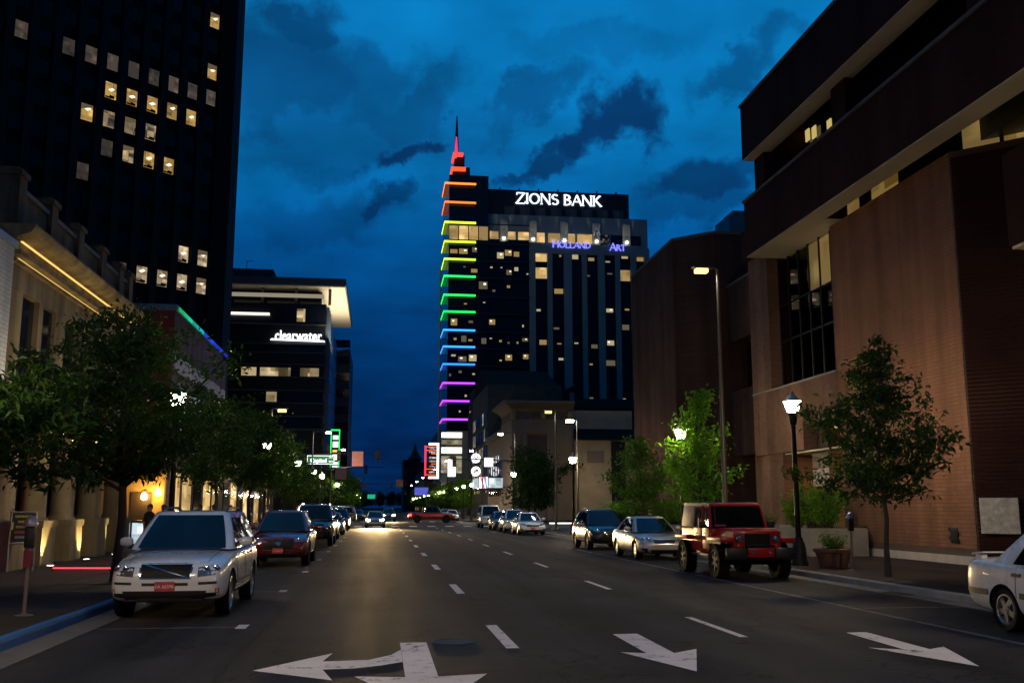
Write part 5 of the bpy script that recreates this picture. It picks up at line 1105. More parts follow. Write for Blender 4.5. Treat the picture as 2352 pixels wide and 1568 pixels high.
def car(name, label, cat, x, y, rz, p, pm, group=None):
    """generic car; local +y is its front"""
    L, W, zb_, hf, hr, belt, deck, rw = p['L'], p['W'], p['zb'], p['hf'], p['hr'], p['belt'], p['deck'], p['rw']
    t = thing(name, label, cat, (x, y, .002), rz, group); mid = (hf + hr) / 2 + .02; nose = p.get('nose', 1.0)
    st = [(-.5, .80, zb_ + .22, deck - .20, deck - .12), (-.488, .92, zb_ + .08, deck - .08, deck - .03), (-.43, .99, zb_, deck - .03, deck), (-.3, 1, zb_, (deck + belt) / 2 - .02, (deck + belt) / 2), (-.12, 1, zb_, belt - .02, belt), (.06, 1, zb_, belt - .03, belt), (.20, 1, zb_, belt - .05, belt),
          (.26, .995, zb_, hr - .07, hr), (.36, .985, zb_, mid - .10, mid), (.44, .955, zb_ + .01, hf - .11, hf + .02), (.478, .89, zb_ + .03, hf - .17 * nose, hf - .06 * nose), (.495, .80, zb_ + .10, hf - .27 * nose, hf - .16 * nose), (.502, .70, zb_ + .16, hf - .34 * nose, hf - .26 * nose)]
    st = [(a * L, w_, b_, s_, z_) for (a, w_, b_, s_, z_) in st]
    ys = (p['wf'], p['wr_'])
    body = loft_body(st, W, ys, rw, pm); bo = mk('body', body, t); bv = bvh_of(body)
    g = p['g']; greenhouse(t, g, p.get('cabin_m', pm), bv, p.get('roof_m'))
    add_wheels(t, W, ys, rw, .23, p.get('rim'), p.get('spokes', 5))
    F = lambda q, m_, nm, **k: patch(bv, 'f', q, m_, nm, t, **k)
    hz0, hz1, hx0, hx1 = p['hl']; on = p.get('on'); hm = glow('headlamp_on', (1, .86, .55), 300) if on else lamp_clear
    for sg in (1, -1):
        h_ = F([(sg * hx0, hz0 + .01), (sg * hx1, hz0 + .05), (sg * hx1, hz1 + p.get('hup', .03)), (sg * hx0, hz1)], lamp_clear if not on else glow('headlamp_wash', (1, .80, .45), 70), 'headlight', nu=6)
        for (bx, br) in ((hx0 + (hx1 - hx0) * .33, .055), (hx0 + (hx1 - hx0) * .68, .06)):
            hit = bv.ray_cast(Vector((sg * bx, 9, (hz0 + hz1) / 2 + .02)), Vector((0, -1, 0)))[0]
            if hit and h_ is not None:
                MB().lathe([(.001, .022), (br * .6, .020), (br, .008), (br, -.02)], (hit.x, hit.y, hit.z), seg=12, axis='y').build('bulb', hm if on else chrome, h_, 40)
        if p.get('amber'): F([(sg * (hx1 - .01), hz0 + .02), (sg * (hx1 + .05), hz0 + .05), (sg * (hx1 + .05), hz1 + .0), (sg * (hx1 - .01), hz1 + .0)], lamp_amber, 'side_marker', nu=2, off=.008)
        if p.get('fog'): F([(sg * (hx1 - .12), zb_ + .16), (sg * (hx1 - .01), zb_ + .16), (sg * (hx1 - .01), zb_ + .25), (sg * (hx1 - .12), zb_ + .25)], p['fog'], 'fog_lamp', nu=2, nv=2)
        # tail lamps
        tz0, tz1, tx0, tx1 = p['tl']
        patch(bv, 'r', [(sg * tx0, tz0), (sg * tx1, tz0), (sg * tx1, tz1), (sg * tx0, tz1)], p.get('tlm', lamp_red), 'taillight', t, nu=3)
        # mirror, handles, seams
        mx = g['wb'] + .03; my = g['yf0'] - .42; mm = MB(); mm.lathe([(.01, -.115), (.062, -.10), (.085, -.03), (.085, .04), (.06, .10), (.01, .115)], seg=12, axis='x'); mo = mm.build('mirror', p.get('mir', pm), t, 60); mo.location = (sg * (mx + .14), my, belt + .10); mo.scale = (1, .75, 1)
        MB().tube([(sg * (mx - .03), my, belt + .03), (sg * (mx + .12), my, belt + .07)], .022, 6).build('mirror_arm', trim, t)
        d = 'R' if sg > 0 else 'L'
        for hy in p.get('doors_h', ()): patch(bv, d, [(hy - .10, belt - .15), (hy + .10, belt - .15), (hy + .10, belt - .105), (hy - .10, belt - .105)], p.get('handle', pm), 'door_handle', t, off=.025, nu=3, nv=1, thick=.05)
        for sy in p.get('seams', ()): patch(bv, d, [(sy - .006, zb_ + .14), (sy + .006, zb_ + .14), (sy + .006, belt - .03), (sy - .006, belt - .03)], seam, 'door_seam', t, off=.0025, nu=1, nv=8, thick=.006)
        if p.get('mould'): z0, z1 = p['mould']; patch(bv, d, [(p['wr_'] + rw + .10, z0), (p['wf'] - rw - .10, z0), (p['wf'] - rw - .10, z1), (p['wr_'] + rw + .10, z1)], trim, 'side_moulding', t, off=.012, nu=10, nv=1)
        if p.get('clad'): patch(bv, d, [(p['wr_'] + rw + .08, zb_ + .02), (p['wf'] - rw - .08, zb_ + .02), (p['wf'] - rw - .08, zb_ + .15), (p['wr_'] + rw + .08, zb_ + .15)], trim, 'sill_cladding', t, off=.010, nu=10, nv=1)
        if p.get('rails'):
            zr = g['zr'] + .05; MB().tube([(sg * (g['wr'] - .06), g['yf1'] - .25, zr - .02), (sg * (g['wr'] - .06), g['yf1'] - .40, zr + .04), (sg * (g['wr'] - .06), g['yr1'] + .40, zr + .04), (sg * (g['wr'] - .06), g['yr1'] + .2, zr - .02)], .024, 6).build('roof_rail', p['rails'], t, 50)
    for sg in (1, -1):
        hx = W / 2 * .72; patch(bv, 't', [(sg * hx - .005, L * .20), (sg * hx + .005, L * .20), (sg * (hx - .06) + .005, L * .455), (sg * (hx - .06) - .005, L * .455)], seam, 'hood_seam', t, off=.002, nu=1, nv=10, thick=.006)
        wy = g['yf0'] + .06; MB().tube([(sg * .12 + .25, wy, g['zb'] + .03), (sg * .30 - .1, (g['yf0'] + g['yf1']) / 2 + .30, g['zb'] + (g['zr'] - g['zb']) * .16)], .008, 4).build('wiper', trim, t)
    for nm, q, m_, kw in p.get('front', ()): F(q, m_, nm, **kw)
    for nm, q, m_, kw in p.get('back', ()): patch(bv, 'r', q, m_, nm, t, **kw)
    if p.get('plate'):
        z0 = p['plate']; po = F([(-.155, z0), (.155, z0), (.155, z0 + .15), (-.155, z0 + .15)], platem, 'licence_plate', off=.02, nu=2, nv=1, thick=.03)
        hit = bv.ray_cast(Vector((0, 9, z0 + .07)), Vector((0, -1, 0)))[0]
        if hit and po is not None: text(p.get('ptxt', '1A 66596'), .075, platet, po, (0, hit.y + .024, z0 + .072), (R(90), 0, math.pi), depth=.002)
    if on:
        for sg in (1, -1): lit(t, 'headlight_beam', 'SPOT', (sg * (hx0 + hx1) / 2, L / 2 + .12, (hz0 + hz1) / 2), p.get('beam', 900), (1, .66, .28), (R(90 - 9), 0, 0), spot_size=R(60), spot_blend=1.0, shadow_soft_size=.08)
    return t, bv
PI = math.pi
def gh(yf0, yf1, yr1, yr0, wb, wr, zb_, zr, **k): return dict(yf0=yf0, yf1=yf1, yr1=yr1, yr0=yr0, wb=wb, wr=wr, zb=zb_, zr=zr, **k)
grm = M('grille_mesh', (.006, .006, .006), .6, noise=(60, .8), spec=.2)
# --- white estate SUV by the left kerb
pw = paint('white', (.60, .61, .65), 0, .22)
pxc = dict(L=4.80, W=1.90, zb=.26, hf=.96, hr=1.07, belt=1.10, deck=1.12, rw=.365, wf=1.47, wr_=-1.39, hl=(.68, .91, .50, .90), hup=.06, tl=(.95, 1.12, .55, .90), amber=True, fog=lamp_amber, rails=trim, plate=.47, spokes=7, clad=True, mould=(.50, .56), handle=pw, doors_h=(.0, -1.0), seams=(.95, -.12, -1.05), mir=pw,
    g=gh(1.12, .30, -1.95, -2.28, .86, .64, 1.08, 1.70, win=((.06, .33), (.36, .62), (.66, .93)), crown=.05),
    front=(('grille_frame', [(-.40, .66), (.40, .66), (.43, .91), (-.43, .91)], chrome, dict(off=.006)), ('grille', [(-.375, .68), (.375, .68), (.405, .89), (-.405, .89)], grm, dict(off=.012)), ('badge_bar', [(-.36, .69), (-.30, .69), (.36, .885), (.30, .885)], chrome, dict(off=.02, nv=6)),
           ('bumper_slot', [(-.36, .555), (.36, .555), (.36, .60), (-.36, .60)], trim, dict(off=.007)), ('bumper_slot', [(.52, .57), (.80, .58), (.80, .62), (.52, .61)], trim, dict(off=.007)), ('bumper_slot', [(-.52, .57), (-.80, .58), (-.80, .62), (-.52, .61)], trim, dict(off=.007)),
           ('lower_grille', [(-.55, .28), (.55, .28), (.66, .475), (-.66, .475)], trim, dict(off=.008, nu=10)), ('skid_plate', [(-.42, .325), (.42, .325), (.42, .355), (-.42, .355)], steel, dict(off=.014)), ('valance', [(-.86, .27), (-.56, .27), (-.62, .44), (-.88, .44)], trim, dict(off=.008)), ('valance', [(.86, .27), (.56, .27), (.62, .44), (.88, .44)], trim, dict(off=.008))))
car('parked_suv', 'white estate style SUV with roof rails and plate coloured as in red light parked at the blue kerb', 'SUV', -3.40, 19.45, PI, pxc, pw)
# --- dark red crossover behind it
pr_ = paint('dark_red', (.085, .006, .008), .2, .25)
pcx = dict(L=4.54, W=1.84, zb=.25, hf=.93, hr=1.06, belt=1.08, deck=1.10, rw=.36, wf=1.40, wr_=-1.30, hl=(.74, .86, .48, .86), hup=.05, tl=(.95, 1.10, .5, .86), plate=.42, ptxt='1A 4KC52', spokes=5, clad=True, rim=rimdk, doors_h=(.05, -.9), seams=(.9, -.15, -1.0),
    g=gh(1.15, .30, -1.55, -2.10, .83, .60, 1.06, 1.66, win=((.06, .40), (.43, .72), (.75, .92))),
    front=(('grille', [(-.42, .52), (.42, .52), (.52, .82), (-.52, .82)], grm, dict(off=.008, nu=8)), ('grille_lip', [(-.46, .50), (.46, .50), (.46, .525), (-.46, .525)], chrome, dict(off=.014)), ('badge', [(-.07, .66), (.07, .66), (.09, .76), (-.09, .76)], chrome, dict(off=.016)), ('lower_grille', [(-.6, .27), (.6, .27), (.6, .38), (-.6, .38)], trim, dict(off=.008))))
car('parked_crossover', 'dark red crossover parked behind the white SUV', 'crossover', -3.05, 34.0, PI, pcx, pr_)
# --- more cars along the left kerb
pk = paint('black', (.010, .011, .013), .3, .22); pb_ = paint('navy', (.012, .016, .03), .4, .25); pg = paint('grey', (.10, .10, .105), .6, .3); psil = paint('silver', (.36, .36, .37), .35, .3)
pbig = dict(L=5.2, W=2.02, zb=.32, hf=1.12, hr=1.2, belt=1.22, deck=1.22, rw=.40, wf=1.62, wr_=-1.55, hl=(.86, 1.04, .58, .94), tl=(1.0, 1.2, .7, .98), rails=chrome, plate=.60, ptxt='1A 7P3LD', clad=True, spokes=6, nose=.7, g=gh(1.25, .55, -2.2, -2.48, .93, .75, 1.2, 1.90, win=((.05, .33), (.36, .62), (.65, .95))),
    front=(('grille', [(-.5, .80), (.5, .80), (.5, 1.03), (-.5, 1.03)], grm, dict(off=.008)), ('grille_bar', [(-.55, .90), (.55, .90), (.55, .94), (-.55, .94)], chrome, dict(off=.016)), ('bumper_slot', [(-.6, .42), (.6, .42), (.6, .56), (-.6, .56)], trim, dict(off=.008))))
car('parked_suv', 'large black SUV with chrome roof rails parked third behind the white one', 'SUV', -3.15, 50.6, PI, pbig, pk)
car('parked_suv', 'dark blue SUV parked behind the large black one', 'SUV', -3.2, 58.6, PI, dict(pcx, plate=None), pb_)
psed = dict(L=4.7, W=1.82, zb=.20, hf=.78, hr=.93, belt=.95, deck=1.02, rw=.325, wf=1.38, wr_=-1.36, hl=(.60, .74, .44, .82), hup=.06, tl=(.80, .95, .45, .84), plate=.36, ptxt='1A 52C98', spokes=5, doors_h=(.02, -.95), seams=(.88, -.15, -.98),
    g=gh(1.18, .30, -.95, -1.75, .78, .56, .94, 1.44, win=((.06, .44), (.48, .84)), rp=1.0),
    front=(('grille', [(-.38, .56), (.38, .56), (.46, .68), (-.46, .68)], grm, dict(off=.008)), ('grille_bar', [(-.42, .615), (.42, .615), (.42, .635), (-.42, .635)], chrome, dict(off=.016)), ('lower_grille', [(-.55, .24), (.55, .24), (.6, .35), (-.6, .35)], trim, dict(off=.008)), ('fog_pocket', [(.62, .30), (.80, .32), (.80, .42), (.64, .42)], trim, dict(off=.008)), ('fog_pocket', [(-.62, .30), (-.80, .32), (-.80, .42), (-.64, .42)], trim, dict(off=.008))))
car('parked_sedan', 'dark grey sedan parked behind the dark blue SUV', 'sedan', -3.2, 69.0, PI, psed, pg)
car('parked_suv', 'black crossover parked last before the crosswalk on the left', 'SUV', -3.2, 81.5, PI, dict(pcx, plate=None), pk)
# --- right kerb
psub = dict(psed, L=4.58, W=1.74, hl=(.62, .76, .42, .80), plate=None, front=(('grille', [(-.34, .57), (.34, .57), (.42, .70), (-.42, .70)], grm, dict(off=.008)), ('grille_bar', [(-.36, .63), (.36, .63), (.36, .65), (-.36, .65)], chrome, dict(off=.016)), ('badge', [(-.07, .62), (.07, .62), (.07, .68), (-.07, .68)], chrome, dict(off=.02)), ('lower_grille', [(-.45, .25), (.45, .25), (.5, .36), (-.5, .36)], trim, dict(off=.008)), ('fog_pocket', [(.58, .26), (.78, .28), (.78, .42), (.62, .42)], trim, dict(off=.008)), ('fog_pocket', [(-.58, .26), (-.78, .28), (-.78, .42), (-.62, .42)], trim, dict(off=.008))))
car('parked_sedan', 'silver sedan with wide grille parked behind the red four wheel drive', 'sedan', 9.80, 36.35, PI, psub, psil)
prg = dict(pcx, L=4.65, W=1.85, rails=black, plate=None, front=(('grille', [(-.40, .50), (.40, .50), (.44, .84), (-.44, .84)], grm, dict(off=.008)), ('grille_v', [(-.40, .82), (-.34, .82), (-.10, .56), (-.16, .56)], chrome, dict(off=.016, nv=6)), ('grille_v', [(.40, .82), (.34, .82), (.10, .56), (.16, .56)], chrome, dict(off=.016, nv=6)), ('lower_grille', [(-.55, .27), (.55, .27), (.6, .40), (-.6, .40)], trim, dict(off=.008))))
car('parked_suv', 'black crossover with chrome grille strips parked behind the silver sedan', 'SUV', 9.88, 44.75, PI, prg, pk)
pmal = dict(psed, W=1.86, L=4.9)
pws = paint('pearl', (.52, .53, .55), .0, .25)
car('parked_sedan', 'white sedan with plate coloured as in red light at the front of the far row', 'sedan', 10.0, 67.9, PI, pmal, pws)
pty = dict(L=4.75, W=1.92, zb=.22, hf=.86, hr=1.0, belt=1.02, deck=1.08, rw=.36, wf=1.45, wr_=-1.44, hl=(.68, .78, .5, .88), hup=.06, tl=(.9, 1.0, .45, .88), spokes=5, g=gh(1.5, .35, -1.1, -2.15, .84, .58, 1.0, 1.62, win=((.1, .45), (.48, .8))), front=(('lower_grille', [(-.6, .26), (.6, .26), (.6, .38), (-.6, .38)], trim, dict(off=.008)),))
car('parked_suv', 'white rounded crossover parked behind the white sedan', 'SUV', 10.0, 75.0, PI, pty, pws)
car('parked_sedan', 'blue grey sedan parked between two white cars in the far row', 'sedan', 9.95, 82.4, PI, dict(psed, plate=None), paint('bluegrey', (.05, .07, .09), .5, .28))
pvan = dict(L=4.9, W=1.95, zb=.3, hf=1.02, hr=1.12, belt=1.14, deck=1.2, rw=.37, wf=1.55, wr_=-1.5, hl=(.78, .98, .55, .9), tl=(.9, 1.2, .7, .93), rails=chrome, spokes=5, g=gh(1.5, .75, -2.15, -2.35, .9, .72, 1.12, 1.95, win=((.06, .34), (.37, .62), (.65, .94))), front=(('grille', [(-.45, .74), (.45, .74), (.45, .92), (-.45, .92)], grm, dict(off=.008)), ('lower_grille', [(-.6, .34), (.6, .34), (.6, .46), (-.6, .46)], trim, dict(off=.008))))
car('parked_van', 'tall white van like SUV parked last in the far right row', 'van', 9.9, 91.0, PI, pvan, pws)
# --- moving cars
car('oncoming_car', 'grey car driving towards the crosswalk with bright headlights', 'car', -.35, 92.5, PI, dict(psed, on=True, beam=15000, plate=None), psil)
car('oncoming_car', 'second car with headlights on following across the intersection', 'car', 1.2, 133.0, PI, dict(pcx, on=True, beam=4000, plate=None), pg)
tlon = glow('tail_on', (1, .05, .04), 3.5)
car('crossing_suv', 'grey SUV with lit tail lamps crossing the intersection on the left', 'SUV', -5.0, 110.0, PI / 2, dict(pbig, tlm=tlon), pg)
for k, (x, y, c) in enumerate(((-3.2, 150, pk), (-3.2, 158, pg), (10, 140, pws), (10, 148, pk), (10, 156, psil), (10, 165, pb_))):
    car('parked_sedan', ['black sedan parked on the left just past the intersection', 'grey sedan parked behind the black one past the intersection', 'white sedan parked in front of the theatre marquee', 'black sedan parked second past the theatre corner', 'silver sedan parked third past the theatre corner', 'dark blue sedan parked fourth past the theatre corner'][k], 'sedan', x, y, PI, dict(psed, plate=None), c)
# --- white saloon at the right edge: we see its tail
pv = dict(L=4.66, W=1.76, zb=.22, hf=.86, hr=.95, belt=.96, deck=1.06, rw=.315, wf=1.40, wr_=-1.26, hl=(.60, .74, .48, .82), tl=(.66, .92, .55, .84), spokes=5, mould=(.50, .585), doors_h=(.02, -.90), handle=trim, seams=(.95, -.12, -.93), mir=pw,
    g=gh(1.05, .40, -1.05, -1.62, .80, .62, .95, 1.42, win=((.06, .43), (.47, .80)), bow=.06),
    front=(('grille', [(-.3, .6), (.3, .6), (.3, .74), (-.3, .74)], grm, dict(off=.008)),),
    back=(('bumper_strip', [(-.82, .50), (.82, .50), (.82, .58), (-.82, .58)], trim, dict(off=.014, nu=10)), ('licence_plate', [(-.2, .68), (.2, .68), (.2, .80), (-.2, .80)], platem, dict(off=.012))))
v, vb = car('parked_saloon', 'white boxy saloon with rear spoiler and black mouldings parked alone on the right', 'saloon', 10.02, 12.78, PI, pv, paint('cream_white', (.62, .62, .61), 0, .28))
for sg in (1, -1): patch(vb, 'R' if sg > 0 else 'L', [(-2.30, .50), (-1.62, .50), (-1.62, .585), (-2.30, .585)], trim, 'bumper_strip', v, off=.014, nu=6, nv=1)
spo = MB().ext([(-.70, -2.24, 1.07), (.70, -2.24, 1.07), (.66, -2.0, 1.10), (-.66, -2.0, 1.10)], (0, 0, .022)).box(-.66, -.56, -2.2, -2.05, .97, 1.075).box(.56, .66, -2.2, -2.05, .97, 1.075); spo.build('spoiler', MT['paint_cream_white'], v)

# --- red four wheel drive with white hard top
def rbox(name, parent, mat, x0, x1, y0, y1, z0, z1, r=.03, taper=None):
    bm_ = bmesh.new(); m_ = MB().box(x0, x1, y0, y1, z0, z1)
    vs = [bm_.verts.new(v) for v in m_.v]
    if taper:
        for v in vs:
            if v.co.z > (z0 + z1) / 2: v.co.x *= taper[0]; v.co.y += taper[1] if v.co.y > (y0 + y1) / 2 else taper[2]
    for f in m_.f: bm_.faces.new([vs[i] for i in f])
    bmesh.ops.bevel(bm_, geom=bm_.edges[:], offset=r, segments=2, affect='EDGES', profile=.6)
    me = bpy.data.meshes.new(name); bm_.to_mesh(me); bm_.free(); me.materials.append(mat); me.polygons.foreach_set('use_smooth', [True] * len(me.polygons)); me.set_sharp_from_angle(angle=R(50)); return mk(name, me, parent)
jr = M('paint_jeep_red', (.36, .008, .009), .34, 0, coat=.22, spec=.15, noise=(1.5, .05)); jt = M('hardtop_cream', (.17, .16, .14), .55, noise=(3, .1))
J = thing('four_wheel_drive', 'red boxy four wheel drive with cream hard top and big black bumper', 'off-road car', (9.56, 26.75, .002), PI)
rbox('tub', J, jr, -.78, .78, -2.0, .62, .62, 1.24, .04); rbox('chassis', J, trim, -.55, .55, -1.95, 2.0, .48, .66, .03)
hd = rbox('hood', J, jr, -.66, .66, .60, 1.92, .95, 1.27, .07, (.93, -.05, 0)); rbox('front_clip', J, jr, -.60, .60, .62, 1.86, .66, .96, .04)
gr_ = rbox('grille_panel', J, jr, -.64, .64, 1.84, 1.95, .74, 1.22, .05)
MB().box(-.34, .34, 1.951, 1.965, .80, 1.14).build('grille_mesh', grm, gr_)
for k in range(7): MB().box(-.30 + k * .094, -.264 + k * .094, 1.966, 1.975, .82, 1.12).build('grille_slot', arch_m, gr_)
for sg in (1, -1):
    h_ = MB().lathe([(.001, .055), (.06, .05), (.085, .03), (.09, .0)], (sg * .48, 1.955, 1.02), seg=18, axis='y').build('headlight', lamp_clear, J, 40); MB().lathe([(.092, .03), (.105, .035), (.112, .01), (.105, -.01)], (sg * .48, 1.955, 1.02), seg=18, axis='y').build('bezel', black, h_, 40)
    MB().lathe([(.001, .03), (.035, .025), (.04, 0)], (sg * .50, 1.955, .84), seg=12, axis='y').build('turn_lamp', lamp_amber, J, 40)
    fd_ = rbox('fender', J, jr, .62 if sg > 0 else -.98, .98 if sg > 0 else -.62, .86, 2.0, .92, 1.04, .035); MB().obox((sg * .97, 1.42, .915), (.015, 0, 0), (0, .55, 0), (0, 0, .03)).build('fender_lip', trim, fd_); MB().box(sg * .80 - .07, sg * .80 + .07, 1.972, 1.985, .955, .99).build('side_marker', lamp_amber, fd_)
    rbox('rear_fender', J, jr, .74 if sg > 0 else -.98, .98 if sg > 0 else -.74, -1.98, -.86, .92, 1.04, .035)
    rbox('rock_rail', J, black, .72 if sg > 0 else -.84, .84 if sg > 0 else -.72, -.9, .85, .50, .58, .025)
    for (ya, yb) in ((-.02, .56), (-.78, -.06)):
        d_ = rbox('door', J, jr, .775 if sg > 0 else -.80, .80 if sg > 0 else -.775, ya, yb, .70, 1.25, .008)
        MB().obox((sg * .815, ya + .1, 1.10), (.014, 0, 0), (0, .06, 0), (0, 0, .016)).build('handle', trim, d_)
        dg_ = MB(); zt_ = 1.80; dg_.ext([(sg * .775, ya + .05, 1.27), (sg * .775, yb - .03, 1.27), (sg * .70, yb - (.20 if ya > -.1 else .03), zt_), (sg * .70, ya + .05, zt_)], (sg * .012, 0, 0)); dg_.build('side_window', carglass, J)
        fr_ = MB().tube([(sg * .782, yb - .005, 1.25), (sg * .705, yb - (.17 if ya > -.1 else .0), 1.83)], .028, 6).tube([(sg * .782, ya + .02, 1.25), (sg * .705, ya + .02, 1.83)], .026, 6).tube([(sg * .705, ya + .02, 1.82), (sg * .705, yb - .17, 1.82)], .026, 6); fr_.build('door_frame', jr, J, 50)
    MB().ext([(sg * .775, -1.85, 1.27), (sg * .775, -.88, 1.27), (sg * .70, -.88, 1.78), (sg * .70, -1.80, 1.78)], (sg * .012, 0, 0)).build('side_window', carglass, J)
    m_ = rbox('mirror', J, black, .86 if sg > 0 else -1.06, 1.06 if sg > 0 else -.86, .42, .53, 1.26, 1.44, .03); MB().tube([(sg * .79, .47, 1.27), (sg * .90, .47, 1.30)], .02, 6).build('mirror_arm', black, m_)
    rbox('bumper_wing', J, black, .36 if sg > 0 else -.90, .90 if sg > 0 else -.36, 2.02, 2.22, .50, .80, .05)
    MB().lathe([(.001, .03), (.05, .025), (.06, 0)], (sg * .24, 2.212, .70), seg=14, axis='y').build('tow_lamp', chrome, J, 40)
rbox('bumper_centre', J, jr, -.355, .355, 2.0, 2.21, .56, .80, .03); MB().tube([(-.35, 2.14, .84), (-.18, 2.2, .86), (.18, 2.2, .86), (.35, 2.14, .84)], .025, 8).build('bumper_hoop', black, J, 50)
rbox('axle', J, trim, -.72, .72, 1.28, 1.42, .34, .46, .04)
# hard top: rear sides, roof, windshield frame
rbox('hardtop_rear', J, jt, -.80, .80, -1.98, -.82, 1.252, 1.86, .06, (.90, 0, .06)); rbox('hardtop_roof', J, jt, -.72, .72, -1.9, .30, 1.83, 1.93, .045)
wf_ = MB().tube([(-.76, .64, 1.25), (-.70, .36, 1.86), (.70, .36, 1.86), (.76, .64, 1.25)], [.045, .045, .045, .045], 8); wf_.build('windshield_frame', jr, J, 50)
MB().ext([(-.72, .635, 1.27), (.72, .635, 1.27), (.665, .375, 1.83), (-.665, .375, 1.83)], (0, .012, 0)).build('windshield', carglass, J)
MB().ext([(.66, .655, 1.30), (.36, .655, 1.30), (.36, .632, 1.345), (.66, .632, 1.345)], (0, .006, 0)).build('windshield_sticker', M('sticker_pink', (.20, .05, .12), .5), J)
add_wheels(J, 1.86, (1.33, -1.40), .44, .30, rimdk, 6, True, inset=-.03)
MB().lathe([(.38, -.12), (.42, -.10), (.42, .10), (.38, .12), (.2, .12), (.2, -.12)], (0, -2.14, 1.05), seg=24, axis='y').build('spare_wheel', rubber, J, 40)
MB().tube([(.70, .85, 1.2), (.74, .83, 1.95)], .006, 5).build('antenna', black, J)
# --- red pickup crossing
ppk = dict(L=5.45, W=1.92, zb=.42, hf=1.14, hr=1.22, belt=1.26, deck=1.24, rw=.44, wf=1.72, wr_=-1.68, hl=(.86, 1.02, .6, .88), tl=(.78, 1.06, .72, .92), tlm=tlon, spokes=6, rim=rimdk, nose=.6, clad=True, cabin_m=M('soft_top', (.014, .014, .015), .8), g=gh(1.15, .62, -.62, -.78, .86, .74, 1.24, 1.96, win=((.08, .46), (.5, .92))), front=(('grille', [(-.5, .8), (.5, .8), (.5, 1.0), (-.5, 1.0)], grm, dict(off=.008)),))
pk_, kb = car('red_pickup', 'red pickup truck with black cabin turning across the intersection', 'pickup truck', 6.1, 119.5, -PI / 2, ppk, paint('pickup_red', (.42, .012, .012), .1, .28))
patch(kb, 't', [(-.78, -2.55), (.78, -2.55), (.78, -.95), (-.78, -.95)], trim, 'truck_bed_cover', pk_, off=.01)
patch(kb, 'R', [(2.5, .9), (2.66, .9), (2.66, .96), (2.5, .96)], glow('marker_amber', (1, .4, .03), 3), 'side_marker', pk_, nu=2)
patch(kb, 'R', [(-2.62, .80), (-2.35, .80), (-2.35, 1.06), (-2.62, 1.06)], tlon, 'tail_lamp_side', pk_, nu=2)
# ================================================================== TREES
barkm = M('bark', (.045, .035, .028), .9, noise=(6, .4), bump=(16, .7), space='World')
leafA = leafmat('leaf_green', (.075, .19, .014)); leafB = leafmat('leaf_dark', (.030, .078, .010)); leafC = leafmat('leaf_fresh', (.11, .30, .012))
def tree_meshes(seed, H, cb, Rm, n_limb, per, leaf, lmat, shape='oval', trunk_r=.09, clump=.36, aspect=.42):
    rr = random.Random(seed); tr = MB(); lv = []; lf = []
    tp = [Vector((0, 0, 0))]
    for k in range(1, 9): tp.append(Vector((rr.uniform(-.05, .05) * k * .5, rr.uniform(-.05, .05) * k * .5, H * .93 * k / 8)))
    def on_trunk(z):
        f = min(7.999, z / (H * .93) * 8); i = int(f); return tp[i].lerp(tp[i + 1], f - i)
    tr.tube(tp, [trunk_r * (1.25 if k == 0 else 1 - .11 * k) for k in range(9)], 8)
    def prof(u):
        if shape == 'oval': return max(.15, math.sin(math.pi * (.16 + .80 * u)) ** .8)
        if shape == 'cone': return max(.10, (1.02 - u) ** .75 * min(1, .55 + u * 2.2))
        return max(.2, math.sin(math.pi * (.25 + .7 * u)) ** .6)
    for i in range(n_limb):
        u = (i + rr.random() * .8) / n_limb; z = cb + (H - cb) * u * .9; az = i * 2.399 + rr.uniform(-.5, .5)
        ln = Rm * prof(u) * (rr.uniform(.45, 1.0) if rr.random() < .7 else rr.uniform(1.0, 1.28)); e = R(rr.uniform(8, 34) + 34 * u)
        p0 = on_trunk(max(cb * .82, z - ln * .38)); d = Vector((math.cos(az) * math.cos(e), math.sin(az) * math.cos(e), math.sin(e)))
        pts = [p0 + d * (ln * t_) + Vector((rr.uniform(-.06, .06), rr.uniform(-.06, .06), .10 * ln * t_ * t_ * (1 if rr.random() < .7 else -1))) for t_ in (0, .35, .7, 1.0)]
        tr.tube(pts, [max(.008, trunk_r * .36 * (1 - .6 * u)), trunk_r * .24 * (1 - .5 * u), trunk_r * .12, .006], 5)
        nc = max(2, int(ln / .26))
        for k in range(nc):
            t_ = .26 + .80 * (k + rr.random() * .7) / nc; s_ = min(2.999, t_ * 3); j = int(s_); c = pts[j].lerp(pts[j + 1], s_ - j) if t_ < 1 else pts[3]
            c = c + Vector((rr.gauss(0, .16), rr.gauss(0, .16), rr.gauss(0, .10))) * (Rm / 2.2)
            if rr.random() < .3: tr.tube([pts[j], c], [.012, .005], 4)
            cr_ = clump * rr.uniform(.6, 1.25) * (.75 + .35 * (1 - abs(u - .45)))
            for q in range(int(per * rr.uniform(.5, 1.4))):
                p = c + Vector((rr.gauss(0, .55), rr.gauss(0, .55), rr.gauss(0, .36))) * cr_
                n_ = Vector((rr.gauss(0, .75), rr.gauss(0, .75), rr.uniform(.1, 1.2))).normalized(); a = n_.orthogonal().normalized(); a = (Matrix.Rotation(rr.uniform(0, 6.28), 3, n_) @ a); a.z -= .45; a.normalize(); b_ = n_.cross(a).normalized()
                s = leaf * rr.uniform(.45, 1.35); o = len(lv); dr = n_ * (s * .16)
                lv.extend((p - a * s * .5, p + b_ * s * aspect * .5 - a * s * .05 + dr, p + a * s * .55, p - b_ * s * aspect * .5 - a * s * .05 + dr)); lf.append((o, o + 1, o + 2)); lf.append((o, o + 2, o + 3))
    cm = bpy.data.meshes.new('crown'); cm.from_pydata([tuple(v) for v in lv], [], lf); cm.materials.append(lmat); cm.update()
    return tr.mesh('trunk', barkm, 60), cm
